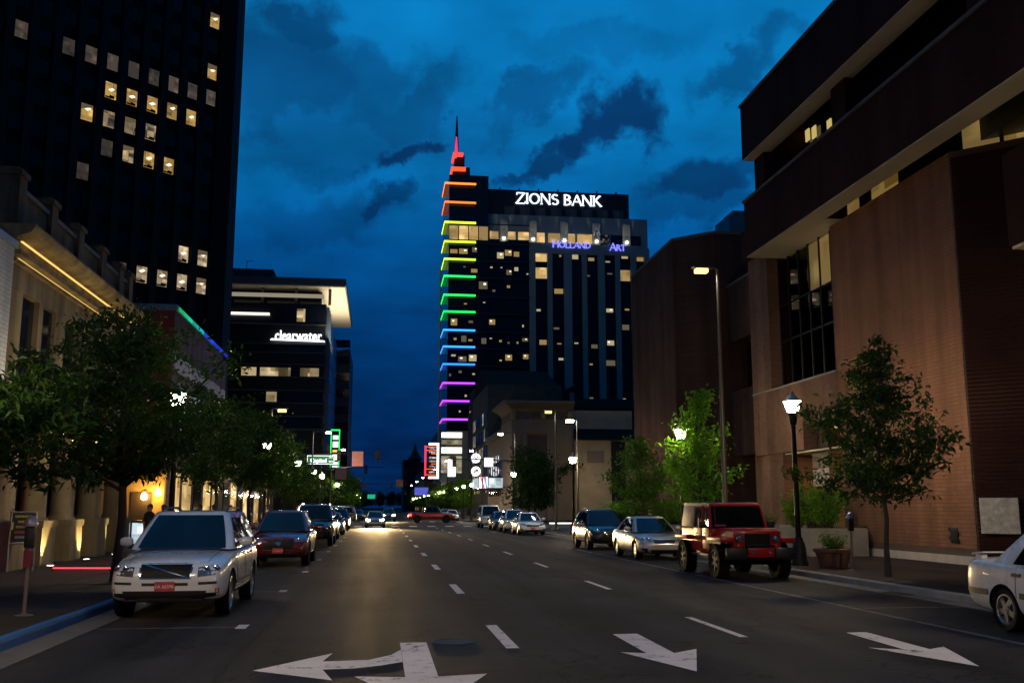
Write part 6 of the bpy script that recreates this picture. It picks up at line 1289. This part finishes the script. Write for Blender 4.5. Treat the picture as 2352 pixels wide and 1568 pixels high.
def tree(name, label, x, y, meshes, group=None, rz=0, s=1.0, z=.142, grate=True):
    t = thing(name, label, 'tree', (x, y, z), rz, group); t.scale = (s, s, s); mk('trunk', meshes[0], t); c = mk('crown', meshes[1], t); c['kind'] = 'stuff'; return t
T_near = tree_meshes(11, 5.9, 2.2, 2.4, 50, 30, .17, leafB, 'cone', .075, .30)
tree('street_tree', 'slender young tree with loose pointed crown in front of the museum brick wall', 12.3, 23.4, T_near)
T_left = tree_meshes(23, 6.1, 2.5, 2.75, 50, 46, .16, leafB, 'oval', .13, .38)
tree('street_tree', 'broad dark leafy tree rising behind the white SUV', -5.9, 24.2, T_left, rz=.6)
T_cor = tree_meshes(31, 3.62, 2.45, 2.2, 34, 44, .18, leafB, 'round', .10, .34, .34)
tree('street_tree', 'bright lit leafy crown overhanging the parking meter by the red doorway', -6.35, 15.9, T_cor, rz=1.2)
T_mid = tree_meshes(41, 6.6, 2.0, 1.9, 34, 30, .22, leafC, 'cone', .09, .40)
tree('street_tree', 'upright fresh green tree with a lamp glowing inside its crown', 12.5, 38.2, T_mid, rz=2)
tree('street_tree', 'wide low green tree beside the upright one in front of the hall', 12.9, 48.6, tree_meshes(47, 5.2, 1.8, 1.75, 32, 32, .19, leafA, 'oval', .09, .38), rz=.3)
T_far = tree_meshes(53, 6.0, 1.9, 2.7, 36, 26, .30, leafB, 'round', .11, .55)
T_row = tree_meshes(67, 6.0, 2.95, 2.3, 34, 36, .19, leafB, 'oval', .11, .36)
T_row2 = tree_meshes(71, 5.7, 2.9, 2.4, 34, 36, .19, leafB, 'round', .11, .36)
T_far2 = tree_meshes(59, 6.4, 2.1, 2.6, 36, 26, .30, leafA, 'oval', .11, .52)
tree('street_tree', 'round dark tree overhanging the two white parked cars by the theatre', 12.4, 80.0, T_far, s=1.05)
tree('street_tree', 'leafy branch tips of a tree beside the white boxy saloon', 14.6, 18.0, tree_meshes(61, 6.2, 2.4, 1.7, 26, 26, .21, leafB, 'cone', .08, .36), rz=.8)
tree('street_tree', 'leafy tree behind the dark red crossover, second past the sandstone building', -5.9, 37.5, T_row, rz=.5, s=.95)
tree('street_tree', 'dense dark tree beside the purple building', -5.9, 47.5, T_row2, rz=1.9)
for k, y in enumerate((56.5, 64.5, 73, 81)): tree('street_tree', 'green street tree in the shop row, %s past the one beside the purple building' % ('first', 'second', 'third', 'fourth')[k], -5.9, y, (T_row, T_row2)[k % 2], 'trees along the left shop row', rz=k * 1.3, s=(.95, .92, .86, .76)[k])
for k, y in enumerate((138, 150, 163, 178, 195, 212)): tree('street_tree', 'far street tree on the left past the intersection', -6.2, y, (T_far, T_far2)[k % 2], 'far trees on the left sidewalk', rz=k, s=1.15)
for k, y in enumerate((152, 172, 190, 208, 222)): tree('street_tree', 'far street tree on the right past the theatre', 12.6, y, (T_far2, T_far)[k % 2], 'far trees on the right sidewalk', rz=k * 1.7, s=.95)
for k in range(16): tree('distant_tree', 'distant dark tree at the far end of the street', (-7.5, 13.5)[k % 2], 262 + (k // 2) * 26, (T_far2, T_far)[(k // 2) % 2], 'distant trees at the end of the street', rz=k, s=1.25)
for k in range(7): tree('distant_tree', 'dark distant tree closing the view at the road end', -14 + k * 7, 640 + (k % 3) * 8, T_far, 'trees closing the road end', rz=k, s=1.9)
# shrubs in the planters and the terracotta pot
def shrub_mesh(seed, h, r_, stems, per, leaf, lmat):
    rr = random.Random(seed); st = MB(); lv = []; lf = []
    for i in range(stems):
        az = rr.uniform(0, 6.28); l = rr.uniform(.2, 1) * r_; top = Vector((math.cos(az) * l, math.sin(az) * l, h * rr.uniform(.6, 1.05))); b0 = Vector((math.cos(az) * l * .3, math.sin(az) * l * .3, 0))
        st.tube([b0, b0.lerp(top, .5) + Vector((0, 0, .06)), top], [.010, .007, .003], 4)
        for q in range(per):
            t_ = rr.uniform(.2, 1.02); p = b0.lerp(top, t_) + Vector((rr.gauss(0, .06), rr.gauss(0, .06), rr.gauss(0, .04)))
            a = Vector((math.cos(az) + rr.gauss(0, .7), math.sin(az) + rr.gauss(0, .7), rr.uniform(-.1, .9))).normalized(); b_ = a.orthogonal().normalized(); b_ = Matrix.Rotation(rr.uniform(0, 6.28), 3, a) @ b_; s = leaf * rr.uniform(.6, 1.3); o = len(lv)
            lv.extend((p, p + a * s * .5 + b_ * s * .13, p + a * s, p + a * s * .5 - b_ * s * .13)); lf.append((o, o + 1, o + 2, o + 3))
    m = bpy.data.meshes.new('foliage'); m.from_pydata([tuple(v) for v in lv], [], lf); m.materials.append(lmat); return st.mesh('stem', barkm), m
def shrub(name, label, x, y, z, ms, s=1.0, rz=0, group=None):
    t = thing(name, label, 'shrub', (x, y, z), rz, group); t.scale = (s, s, s); mk('stem', ms[0], t); f = mk('foliage', ms[1], t); f['kind'] = 'stuff'; return t
S1 = shrub_mesh(3, 1.55, .95, 60, 34, .16, leafC); S2 = shrub_mesh(5, .7, .6, 36, 26, .12, leafA)
for k, (y, s) in enumerate(((33.8, .95), (35.0, 1.05), (36.4, .75))): shrub('shrub', ('feathery light green shrub at the near end of the museum planter', 'tallest feathery light green shrub in the museum planter', 'smaller feathery shrub behind the tallest one in the museum planter')[k], 15.6, y, 1.0, S1, s, k, 'shrubs in the museum planter')
shrub('shrub', 'small dark clipped plant at the far end of the museum planter', 15.6, 39.2, 1.0, S2, .8)
for k, y in enumerate((48.0, 49.6, 51.6)): shrub('shrub', 'bushy shrub in the low plaza planter', 14.8, y, .9, S1, .85, k * 2, 'shrubs in the plaza planter')
for k, y in enumerate((56.5, 58.5, 60.5, 62.5)): shrub('shrub', 'bushy shrub in the far low planter by the hall', 14.8, y, .9, S1, .8, k * 1.4, 'shrubs in the far plaza planter')
terra = M('terracotta', (.20, .10, .065), .85, noise=(5, .25), bump=(22, .3))
def pot(label, x, y, s=1.0):
    t = thing('plant_pot', label, 'plant pot', (x, y, .146)); t.scale = (s,) * 3
    MB().lathe([(.34, 0), (.36, .02), (.47, .40), (.47, .42), (.53, .43), (.54, .52), (.49, .53), (.46, .44), (.3, .43), (.001, .43)], seg=28).build('pot', terra, t, 35); MB().lathe([(.455, .432), (.2, .46), (.001, .47)], seg=20).build('soil', MT['soil'], t); return t
pot('large terracotta pot with a rolled rim beside the lamp post', 12.55, 26.9)
shrub('shrub', 'sparse low plant in the terracotta pot', 12.55, 26.9, .58, S2, .75)
for k, (x, y) in enumerate(((12.3, 98.2), (13.6, 98.4))): pot(('brown barrel planter at the far crosswalk corner', 'second brown barrel planter next to it at the crosswalk corner')[k], x, y, 1.5)

# ================================================================== STREET FURNITURE
def acorn_proto():
    t = thing('street_lamp', 'x', 'street lamp', (0, 0, .146))
    MB().lathe([(.26, 0), (.26, .10), (.22, .16), (.20, .5), (.17, .62), (.125, .72), (.12, .8)], seg=16).build('base', black, t, 35)
    MB().lathe([(.085, .8), (.082, 1.6), (.065, 3.95), (.075, 3.97), (.075, 4.02), (.06, 4.04)], seg=14).build('pole', black, t, 35)
    MB().lathe([(.06, 4.04), (.10, 4.10), (.13, 4.24), (.12, 4.34), (.16, 4.38), (.17, 4.42), (.12, 4.43)], seg=16).build('collar', black, t, 35)
    gl_ = MB().lathe([(.12, 4.432), (.155, 4.47), (.20, 4.60), (.235, 4.74), (.20, 4.75)], seg=20).build('globe', LAMPW, t, 60)
    MB().lathe([(.245, 4.752), (.275, 4.752), (.27, 4.775), (.17, 4.85), (.11, 4.93), (.06, 4.96), (.05, 5.0), (.065, 5.03), (.02, 5.08), (.001, 5.09)], seg=18).build('finial_cap', M('lamp_cap', (.42, .43, .36), .45, .3), t, 35)
    return t
A0 = acorn_proto(); used = []
def acorn(x, y, label, group=None, rz=0):
    if not used: o = A0; o.location = (x, y, .146); o['label'] = label; used.append(1)
    else: o = dup(A0, (x, y, .146), rz, label)
    if group: o['group'] = group
    elif 'group' in o: del o['group']
    return o
acorn(12.1, 28.15, 'black acorn street lamp beside the terracotta pot, lit white')
acorn(12.1, 39.35, 'lit acorn street lamp inside the crown of the upright green tree')
acorn(12.1, 62.4, 'lit acorn street lamp standing alone between the black crossover and the white sedan')
acorn(12.1, 81.3, 'lit acorn street lamp shining through the round dark tree by the theatre')
acorn(12.1, 91.0, 'lit acorn street lamp next to the tall white van')
acorn(12.1, 10.5, 'lit acorn street lamp near the white boxy saloon')
acorn(-5.6, 28.4, 'lit acorn street lamp hidden in the broad dark tree')
acorn(-5.6, 50.6, 'lit acorn street lamp in the leaves beside the purple building')
acorn(-5.6, 69.6, 'lit acorn street lamp before the dark grey sedan on the left')
acorn(-5.6, 86.6, 'lit acorn street lamp near the end of the shop row')
acorn(-5.6, 99.2, 'lit acorn street lamp at the left crosswalk corner')
acorn(-5.6, 11.5, 'lit acorn street lamp by the blue kerb')
for y in (133, 146, 160, 174, 190, 206, 222, 252, 275, 300, 330, 365): acorn(12.1, y, 'small lit acorn street lamp in the far row on the right', 'far acorn lamps on the right')
for y in (135, 152, 170, 190, 212, 255, 300): acorn(-5.6, y, 'small lit acorn street lamp in the far row on the left', 'far acorn lamps on the left')
headl = glow('roadlight_lens', (1, .66, .17), 3.2); headw = glow('roadlight_lens_white', (1, .90, .72), 60)
def tall_lamp(x, y, h, label, toward=-1, energy=0, arm=.9, lens=None, col=(1, .86, .62)):
    t = thing('road_light', label, 'street light', (x, y, .146))
    MB().lathe([(.2, 0), (.2, .12), (.11, .2), (.10, .9), (.055, h)], seg=12).build('pole', M('pole_grey', (.075, .07, .06), .5, .4, noise=(2, .2)), t, 40)
    MB().tube([(0, 0, h - .05), (toward * arm * .4, 0, h + .03), (toward * arm, 0, h + .02)], .035, 6).build('arm', MT['pole_grey'], t, 50)
    MB().ext([(toward * (arm - .1), -.13, h - .02), (toward * (arm + .55), -.16, h - .02), (toward * (arm + .60), -.05, h + .07), (toward * (arm - .1), -.06, h + .09)], (0, .27, 0)).build('head', MT['pole_grey'], t)
    MB().box(min(toward * (arm + .05), toward * (arm + .5)), max(toward * (arm + .05), toward * (arm + .5)), -.15, .15, h - .17, h - .022).build('lens', lens or headl, t)
    if energy: lit(t, 'road_beam', 'AREA', (toward * (arm + .28), 0, h - .20), energy, col, (0, 0, 0), size=.45, size_y=.22, shape='RECTANGLE')
    return t
tall_lamp(12.35, 35.0, 10.45, 'tall road light pole with glowing yellow head beyond the red four wheel drive', -1, 60, .35)
tall_lamp(12.6, 71.5, 8.6, 'road light pole with yellow head in front of the theatre', -1, 60, .25)
tall_lamp(12.7, 64.0, 7.3, 'slim road light pole with white head in front of the theatre wing', -1, 40, .2, headw)
tall_lamp(-6.2, 58.0, 7.2, 'road light pole with yellow head above the left trees', 1, 50, .3)
tall_lamp(-6.0, 2.0, 10.2, 'tall road light pole on the left sidewalk near the blue kerb', 1, 300, 1.6)
tall_lamp(12.4, -1.0, 10.4, 'tall road light pole on the right sidewalk by the white saloon', -1, 420, 1.6)
tall_lamp(13.4, 99.6, 9, 'added road light pole lighting the near right corner of the intersection', -1, 350, 1.2, headw)  # pole added to light the pickup and the crosswalk
tall_lamp(-6.6, 99.8, 9, 'added road light pole lighting the near left corner of the intersection', 1, 350, 1.2, headw)  # its pair, added for the same light on the crossing
tall_lamp(-6.2, 129.5, 9, 'road light pole at the far left corner of the intersection', 1, 300, 1.2, headw)
tall_lamp(13.2, 129.5, 9, 'road light pole at the theatre corner of the intersection', -1, 300, 1.2, headw)
for k, y in enumerate((160, 195, 250, 290, 340)): o = tall_lamp(13.0, y, 9, 'far road light with white head along the right side', -1, 0, 2.2, headw); o['group'] = 'far road lights'

# --- traffic signals
sigb = M('signal_black', (.010, .011, .010), .6); signg = M('sign_green', (.01, .16, .07), .45, noise=(3, .15)); signw = M('sign_white', (.34, .34, .33), .6); signr = M('sign_red', (.45, .03, .03), .5)
lensg = glow('signal_green', (.02, 1, .45), 2.5); lensoff = M('signal_lens_dark', (.03, .02, .015), .2); lensr = glow('signal_red', (1, .05, .02), 220)
def signal_head(t, x, z, y=0, face=1, on=None, rot=0):
    h = MB().box(x - .19, x + .19, y - .16, y + .16, z - .55, z + .55).build('signal_head', sigb, t)
    for k in range(3):
        zz2 = z + .35 - k * .35
        MB().lathe([(.001, face * .165), (.13, face * .17), (.13, face * .162)], (x, y, zz2), seg=12, axis='y').build('lens', on if (on and ((on is lensg and k == 2) or (on is lensr and k == 0))) else lensoff, h)
        MB().add([(x + .15 * math.cos(a), y + face * d_, zz2 + .15 * math.sin(a)) for d_ in (.165, .36) for a in [R(q) for q in range(0, 181, 30)]], [(i, i + 1, i + 8, i + 7) for i in range(6)]).build('visor', sigb, h)
    return h
def mast(name, label, x, y, z, x_end, heads, boards=(), street=None, face=-1, on=None):
    t = thing(name, label, 'traffic signal', (x, y, .146))
    MB().lathe([(.24, 0), (.24, .15), (.15, .2), (.11, z + .5)], seg=12).build('pole', MT['pole_grey'] if face > 0 else black, t, 40)
    MB().tube([(0, 0, z - .1), ((x_end - x) * .5, 0, z + .08), (x_end - x, 0, z + .10)], [.09, .075, .05], 8).build('mast_arm', black, t, 50)
    for hx in heads: signal_head(t, hx - x, z - .15, -.2 * -face, face, on)
    for (bx, w_, h_, bz, m_) in boards:
        MB().box(bx - x - w_ / 2, bx - x + w_ / 2, -.16, -.13, bz - h_ / 2, bz + h_ / 2).build('sign_board', m_, t)
    if street:
        (sx, sz, w_, h_, txt) = street
        s_ = MB().box(sx - x - w_ / 2, sx - x + w_ / 2, -.18, -.14, sz - h_ / 2, sz + h_ / 2).build('street_sign', signg, t)
        bd = MB()
        for (a, b_, c, d_) in ((-w_ / 2, w_ / 2, h_ / 2 - .04, h_ / 2), (-w_ / 2, w_ / 2, -h_ / 2, -h_ / 2 + .04), (-w_ / 2, -w_ / 2 + .04, -h_ / 2 + .041, h_ / 2 - .041), (w_ / 2 - .04, w_ / 2, -h_ / 2 + .041, h_ / 2 - .041)): bd.box(sx - x + a, sx - x + b_, -.186, -.182, sz + c, sz + d_)
        bd.build('border', signw, s_)
        text(txt, .56, signw, s_, (sx - x - .22, -.185, sz - .08), depth=.003, bold=.008); text('Blvd', .22, signw, s_, (sx - x + w_ / 2 - .34, -.185, sz - .16), depth=.003); text('100 N', .16, signw, s_, (sx - x + w_ / 2 - .36, -.185, sz + .24), depth=.003)
    return t
bo_r = M('board_salmon', (.50, .20, .17), .5, noise=(4, .2))
mast('traffic_signal', 'signal mast with green Capitol street name sign over the left side of the crosswalk', -8.2, 103.5, 7.0, .4, (-4.2, -.3), ((-2.3, 1.15, 1.5, 6.55, bo_r),), (-6.0, 6.42, 2.7, .86, 'Capitol'))
mast('traffic_signal', 'signal mast with long arm reaching over the right lanes before the theatre', 14.6, 104.0, 6.5, 7.2, (7.6,), ((11.2, .9, .9, 6.3, signw),))
mast('traffic_signal', 'signal mast with red boards at the far left side of the intersection', -7.5, 129.0, 6.6, .5, (-1.8,), ((-4.9, 1.4, 1.5, 5.9, bo_r),), face=1)
mast('traffic_signal', 'far signal mast with pink boards at the next intersection', -7.5, 226.0, 6.8, 5.0, (2.6,), ((-3.2, .9, .9, 6.4, bo_r), (4.4, 1.5, 1.6, 7.0, bo_r)))
mast('traffic_signal', 'far signal mast on the right at the next intersection', 13.5, 226.0, 6.8, 9.5, (10.2,), ())
def on_green(x, y, z):
    t = thing('green_board', 'small glowing green traffic board far down the street', 'sign', (x, y, .0)); MB().tube([(0, .2, 0), (0, .2, z)], .05, 6).build('post', black, t); MB().box(-.9, .9, 0, .12, z - .5, z + .5).build('panel', glow('board_green', (.01, .55, .30), .8), t)
p = GY(853, 1139, 240); on_green(p.x, 240, p.z)
p = GY(968, 1127, 238)
t = thing('blue_sign', 'lit blue panel sign over the far right sidewalk', 'sign', (p.x, 238, 0)); MB().box(-1.6, 1.6, 0, .15, p.z - .9, p.z + .9).build('panel', glow('board_blue', (.12, .14, .75), .7), t); MB().tube([(1.5, .3, .1), (1.5, .3, p.z + .8)], .07, 6).build('post', black, t)
# green neon corner sign on the left past the intersection
t = thing('green_neon_sign', 'vertical blade sign with green neon outline and white panels on the left corner', 'sign', (0, 0, 0))
GYY = 172.0
def gx(px): return GY(px, 1030, GYY).x
def gz2(py): return GY(770, py, GYY).z
gn = glow('neon_green', (.02, 1, .14), 1.8)
MB().box(gx(760), gx(779), GYY, GYY + .5, gz2(1082), gz2(985)).build('cabinet', black, t)
for (a, b_, c, d_) in ((759, 780, 988, 985), (759, 761, 1078, 988.2), (778, 780, 1078, 988.2)): MB().box(gx(a), gx(b_), GYY - .08, GYY - .003, gz2(c), gz2(d_)).build('neon_tube', gn, t)
for k, (a, b_) in enumerate(((999, 1008), (1013, 1026), (1032, 1037), (1041, 1055), (1060, 1066), (1069, 1080))): MB().box(gx(764), gx(776.5), GYY - .1, GYY - .003, gz2(b_), gz2(a)).build('white_panel', glow('panel_white', (.9, .97, 1), 1.8) if k != 2 else glow('panel_gold', (1, .62, .08), 1.3), t)
MB().box(-11, gx(760), GYY + .2, GYY + .35, gz2(1040), gz2(1036)).build('bracket', black, t)

mast('traffic_signal', 'signal mast with red lights facing down the street at the near intersection', -6.6, -4.0, 6.0, 8.6, (-2.2, 1.9, 6.0), (), face=1, on=lensr)
# --- parking meters
def meter(x, y, label, s=1.0, two=False):
    t = thing('parking_meter', label, 'parking meter', (x, y, .146)); t.scale = (s,) * 3; pinkp = M('meter_post', (.22, .17, .17), .45, .6)
    MB().lathe([(.14, 0), (.14, .015), (.05, .03), (.032, .05), (.030, 1.05)], seg=12).build('post', pinkp, t, 40)
    rbox('housing', t, blackp, -.075, .075, -.06, .06, 1.03, 1.36, .03)
    MB().lathe([(.105, 1.362), (.11, 1.40), (.085, 1.48), (.04, 1.525), (.001, 1.53)], seg=16).build('dome', M('meter_dome', (.40, .37, .46), .25, .6), t, 50)
    if two: rbox('sensor_box', t, M('meter_red', (.20, .03, .035), .5), -.06, .06, -.07, .07, .74, 1.0, .02)
    return t
meter(-5.42, 16.75, 'parking meter with silver dome on the left sidewalk near the blue kerb', 1.0, True)
meter(12.55, 25.75, 'parking meter standing in front of the terracotta pot')
meter(12.5, 36.2, 'parking meter behind the silver sedan', .98)
# --- sandwich board
t = thing('sandwich_board', 'leaning sandwich board with coloured menu lines beside the red doorway', 'sign board', (-9.35, 28.3, .146), R(15))
fr_ = M('board_frame', (.25, .24, .25), .5)
for sg in (-1, 1):
    f = MB()
    for x in (-.30, .30): f.tube([(x, sg * .30, 0), (x, sg * .03, 1.55)], .022, 6)
    f.tube([(-.3, sg * .035, 1.53), (.3, sg * .035, 1.53)], .022, 6).tube([(-.3, sg * .17, .72), (.3, sg * .17, .72)], .018, 6).build('frame', fr_, t, 50)
bd = MB().ext([(-.27, -.165, .76), (.27, -.165, .76), (.27, -.045, 1.50), (-.27, -.045, 1.50)], (0, .012, 0)).build('panel', M('menu_black', (.02, .02, .022), .6), t)
for k, (c, w_) in enumerate((((.42, .38, .08), .2), ((.42, .38, .08), .12), ((.4, .36, .08), .17), ((.4, .10, .07), .2), ((.3, .3, .36), .17))):
    z = 1.42 - k * .135; yy = -.165 + (z - .76) / .74 * .12 - .006; MB().box(-w_, w_, yy - .006, yy, z - .03, z + .03).build('menu_line', M('menu_%d' % k, c, .6, noise=(28, .7)), bd)
# --- tube added to cast the red glow on the pavement
t = thing('added_red_tube', 'low glowing tube added for the red light on the pavement in front of the sandstone building', 'light', (0, 0, .0))
p0, p1 = GZ(108, 1308, .16), GZ(262, 1308, .16)
MB().tube([(p0.x + .15, p0.y, .215), (p1.x - .1, p1.y, .215)], .011, 6).build('tube', glow('added_red_glow', (1, .015, .03), 9), t)
for u in (.08, .5, .92): q_ = p0.lerp(p1, u); MB().box(q_.x - .015, q_.x + .015, q_.y - .02, q_.y + .02, .146, .204).build('foot', black, t)
# --- illuminated cafe counter panels in the courtyard
t = thing('cafe_counter', 'courtyard bar counter with glowing white front panels', 'counter', (-9.3, 43.6, .146))
MB().box(-1.6, 1.6, -.35, .35, 1.05, 1.12).build('top', M('counter_top', (.08, .06, .05), .4), t)
for k in range(4): MB().box(-1.55 + k * .8, -.85 + k * .8, -.34, -.30, .2, 1.03).build('light_panel', litwin('counter_lit', (.25, .35, .4), (.75, .9, 1), .9, 2, .4) if 'counter_lit' not in MT else MT['counter_lit'], t)
MB().box(-1.58, 1.58, -.29, .33, 0, 1.04).build('body', M('counter_body', (.04, .035, .03), .7), t)
for k, (x, y, lb) in enumerate(((KR - .22, 20.4, 'storm drain grate in the gutter beside the slender young tree'), (KL + .25, 23.0, 'storm drain grate in the gutter behind the white SUV'))):
    t = thing('drain_grate', lb, 'drain', (x, y, .004)); MB().box(-.2, .2, -.35, .35, -.02, .003).build('frame', arch_m, t)
    for q in range(9): MB().box(-.18, .18, -.32 + q * .075, -.285 + q * .075, .003, .012).build('bar', MT['cast_iron'], t)
# --- litter bin, bike rack sign on the right
t = thing('litter_bin', 'dark round litter bin on the corner sidewalk near the lone lamp', 'litter bin', (12.6, 58.5, .146)); MB().lathe([(.26, 0), (.30, .05), (.30, .85), (.27, .95), (.15, 1.02), (.001, 1.03)], seg=16).build('bin_body', black, t, 40); MB().lathe([(.31, .82), (.32, .84), (.31, .88)], seg=16).build('ring', steel, t)
t = thing('lit_bench_sign', 'low bench with glowing white edge on the far sidewalk', 'bench', (13.2, 72.0, .146)); MB().box(-1.1, 1.1, -.25, .25, .5, .58).build('seat', concrete, t); MB().box(-1.05, 1.05, -.27, -.252, .5, .57).build('light_edge', glow('bench_white', (1, .95, .85), 3), t)
for s_ in (-.8, .8): MB().box(s_ - .1, s_ + .1, -.2, .2, 0, .5).build('leg', concrete, t)
# overhead wires and string of bulbs at the left
t = thing('string_lights', 'string of tiny warm bulbs strung between the left trees', 'string lights', (0, 0, 0)); sb_ = glow('bulb_warm', (1, .62, .18), 14)
pts = [Vector((-9.3, 30 + k * .9, 4.1 - .25 * math.sin(math.pi * (k % 6) / 6))) for k in range(14)]
MB().tube(pts, .006, 4).build('wire', black, t)
bm0 = MB().lathe([(.001, .035), (.03, .01), (.03, -.02), (.001, -.04)], seg=8).mesh('bulb', sb_)
for p in pts: mk('bulb', bm0, t).location = p + Vector((0, 0, -.06))

# ================================================================== PEOPLE in the courtyard
skin = M('skin', (.30, .18, .12), .6); 
def person(label, x, y, rz, shirt, trousers, hairc, pose='stand', cap=False):
    t = thing('person', label, 'person', (x, y, .146), rz)
    seat = pose == 'sit'; hz = .52 if seat else .95
    J_ = dict(pel=(0, 0, hz), spine=(0, -.01, hz + .25), chest=(0, -.01, hz + .42), neck=(0, 0, hz + .56), head=(0, .02, hz + .67), top=(0, .02, hz + .76), sl=(-.17, 0, hz + .47), el=(-.23, .02, hz + .20), wl=(-.18, .20 if seat else .06, hz + .03 if not seat else hz + .16), hl_=(-.16, .28 if seat else .10, hz - .05 if not seat else hz + .16), sr=(.17, 0, hz + .47), er=(.24, .03, hz + .20), wr=(.16, .22 if pose != 'stand' else .08, hz + .18 if pose != 'stand' else hz - .03), hr_=(.14, .29 if pose != 'stand' else .11, hz + .2 if pose != 'stand' else hz - .11),
        pl=(-.09, 0, hz - .03), kl=(-.11, .42 if seat else .03, hz - .02 if seat else .50), al=(-.11, .42 if seat else -.01, .08), tl=(-.11, .58 if seat else .15, .03), pr=(.09, 0, hz - .03), kr=(.11, .42 if seat else .05, hz - .02 if seat else .50), ar=(.11, .42 if seat else 0, .08), tr=(.11, .58 if seat else .16, .03))
    rad = dict(pel=.14, spine=.125, chest=.15, neck=.055, head=.085, top=.075, sl=.065, el=.046, wl=.033, hl_=.036, sr=.065, er=.046, wr=.033, hr_=.036, pl=.095, kl=.062, al=.042, tl=.038, pr=.095, kr=.062, ar=.042, tr=.038)
    ed = [('pel', 'spine'), ('spine', 'chest'), ('chest', 'neck'), ('neck', 'head'), ('head', 'top'), ('chest', 'sl'), ('sl', 'el'), ('el', 'wl'), ('wl', 'hl_'), ('chest', 'sr'), ('sr', 'er'), ('er', 'wr'), ('wr', 'hr_'), ('pel', 'pl'), ('pl', 'kl'), ('kl', 'al'), ('al', 'tl'), ('pel', 'pr'), ('pr', 'kr'), ('kr', 'ar'), ('ar', 'tr')]
    V = list(J_.values()); ks = list(J_); E_ = [(ks.index(a), ks.index(b_)) for a, b_ in ed]
    for hand, sgn in (('hl_', -1), ('hr_', 1)):      # four fingers and a thumb
        h = Vector(J_[hand]); w_ = Vector(J_['wl' if sgn < 0 else 'wr']); d = (h - w_).normalized(); sd = Vector((1, 0, 0)); base = ks.index(hand)
        for q, (off, ln) in enumerate(((-.024, .055), (-.008, .068), (.008, .066), (.024, .05), (.045 * -sgn, .045))):
            V.append(tuple(h + sd * off + d * .04)); rad['f%s%d' % (hand, q)] = .0095; ks.append('f%s%d' % (hand, q)); E_.append((base, len(V) - 1)); V.append(tuple(h + sd * off * 1.2 + d * (.04 + ln) + Vector((0, .015, -.01)))); rad['g%s%d' % (hand, q)] = .008; ks.append('g%s%d' % (hand, q)); E_.append((len(V) - 2, len(V) - 1))
    me = bpy.data.meshes.new('b'); me.from_pydata(V, E_, []); o = bpy.data.objects.new('b', me); COL.objects.link(o); o.modifiers.new('k', 'SKIN')
    for i, sv in enumerate(me.skin_vertices[0].data): sv.radius = (rad[ks[i]],) * 2; sv.use_root = (i == 0)
    s_ = o.modifiers.new('s', 'SUBSURF'); s_.levels = s_.render_levels = 1
    r_ = eval_mesh(o, 'body'); bpy.data.objects.remove(o); r_.materials.clear()
    for m_ in (skin, shirt, trousers, blackp): r_.materials.append(m_)
    for pl_ in r_.polygons:
        c = pl_.center; pl_.use_smooth = True
        if c.z > hz + .56: k = 0
        elif c.z < .10: k = 3
        elif (Vector((abs(c.x), c.y, c.z)) - Vector((.2, .1, hz + .05))).length < .20 and abs(c.x) > .125 and c.z < hz + .2: k = 0
        elif c.z > hz + .02: k = 1
        else: k = 2
        pl_.material_index = k
    mk('body', r_, t)
    hb = MB().lathe([(.001, .125), (.06, .115), (.098, .06), (.105, .0), (.098, -.05), (.08, -.08)], (0, -.01, hz + .715), seg=14).build('hair', hairc, t, 60)
    for v in hb.data.vertices:
        if v.co.y > .04 and v.co.z < hz + .75: v.co.y = .045
    f = MB()
    for sx in (-.03, .03): f.lathe([(.001, .108), (.010, .104), (.012, .09)], (sx, 0, hz + .695), seg=8, axis='y')
    f.obox((0, .108, hz + .665), (.012, 0, 0), (0, .016, 0), (0, 0, .022)); f.obox((0, .095, hz + .625), (.024, 0, 0), (0, .008, 0), (0, 0, .005)); f.build('face', M('face_dark', (.12, .06, .045), .6), t)
    ea = MB()
    for sx in (-.092, .092): ea.obox((sx, .01, hz + .68), (.010, 0, 0), (0, .02, 0), (0, 0, .03))
    ea.build('ears', skin, t)
    if cap: MB().lathe([(.112, 0), (.108, .05), (.06, .10), (.001, .11)], (0, .0, hz + .74), seg=14).box(-.07, .07, .08, .20, hz + .742, hz + .752).build('cap', M('cap_black', (.012, .012, .014), .8), t, 50)
    return t
cl = lambda n, c: M('cloth_' + n, c, .85, noise=(9, .2)); dkhair = M('hair_dark', (.015, .010, .008), .6); redhair = M('hair_red', (.16, .03, .02), .6); brhair = M('hair_brown', (.05, .028, .015), .6)
jean = cl('jean', (.03, .04, .07)); kh = cl('khaki', (.16, .12, .08))
def at_px(px, py, z, Y): g_ = GY(px, py, Y); return g_.x, Y
for (px, Y, lab, sh, tr_, hr__, ps, cp_, rz) in ((345, 39.0, 'person with dark hair and black shirt standing by the glowing counter', cl('black', (.012, .012, .014)), jean, dkhair, 'stand', False, 2.6), (377, 41.5, 'person in dark blue shirt standing beside the one in black', cl('navy', (.02, .035, .07)), jean, dkhair, 'hold', False, 3.3), (460, 45.0, 'person with short dark hair in brown shirt past the courtyard wall lamps', cl('brown', (.09, .05, .03)), kh, brhair, 'stand', False, 2.2), (492, 47.5, 'person wearing a dark cap behind the roof of the white SUV', cl('grey', (.10, .10, .11)), jean, brhair, 'stand', True, 3.6), (530, 50.0, 'person with reddish hair in a red top walking along the shops', cl('red', (.22, .03, .03)), jean, redhair, 'hold', False, .2), (612, 55.0, 'person in a white shirt near the purple building shop windows', cl('white', (.5, .5, .5)), kh, dkhair, 'stand', False, 3.0)):
    x, y = at_px(px, 1160, 1.6, Y); x = max(x, -9.4); person(lab, x, y, rz, sh, tr_, hr__, ps, cp_)
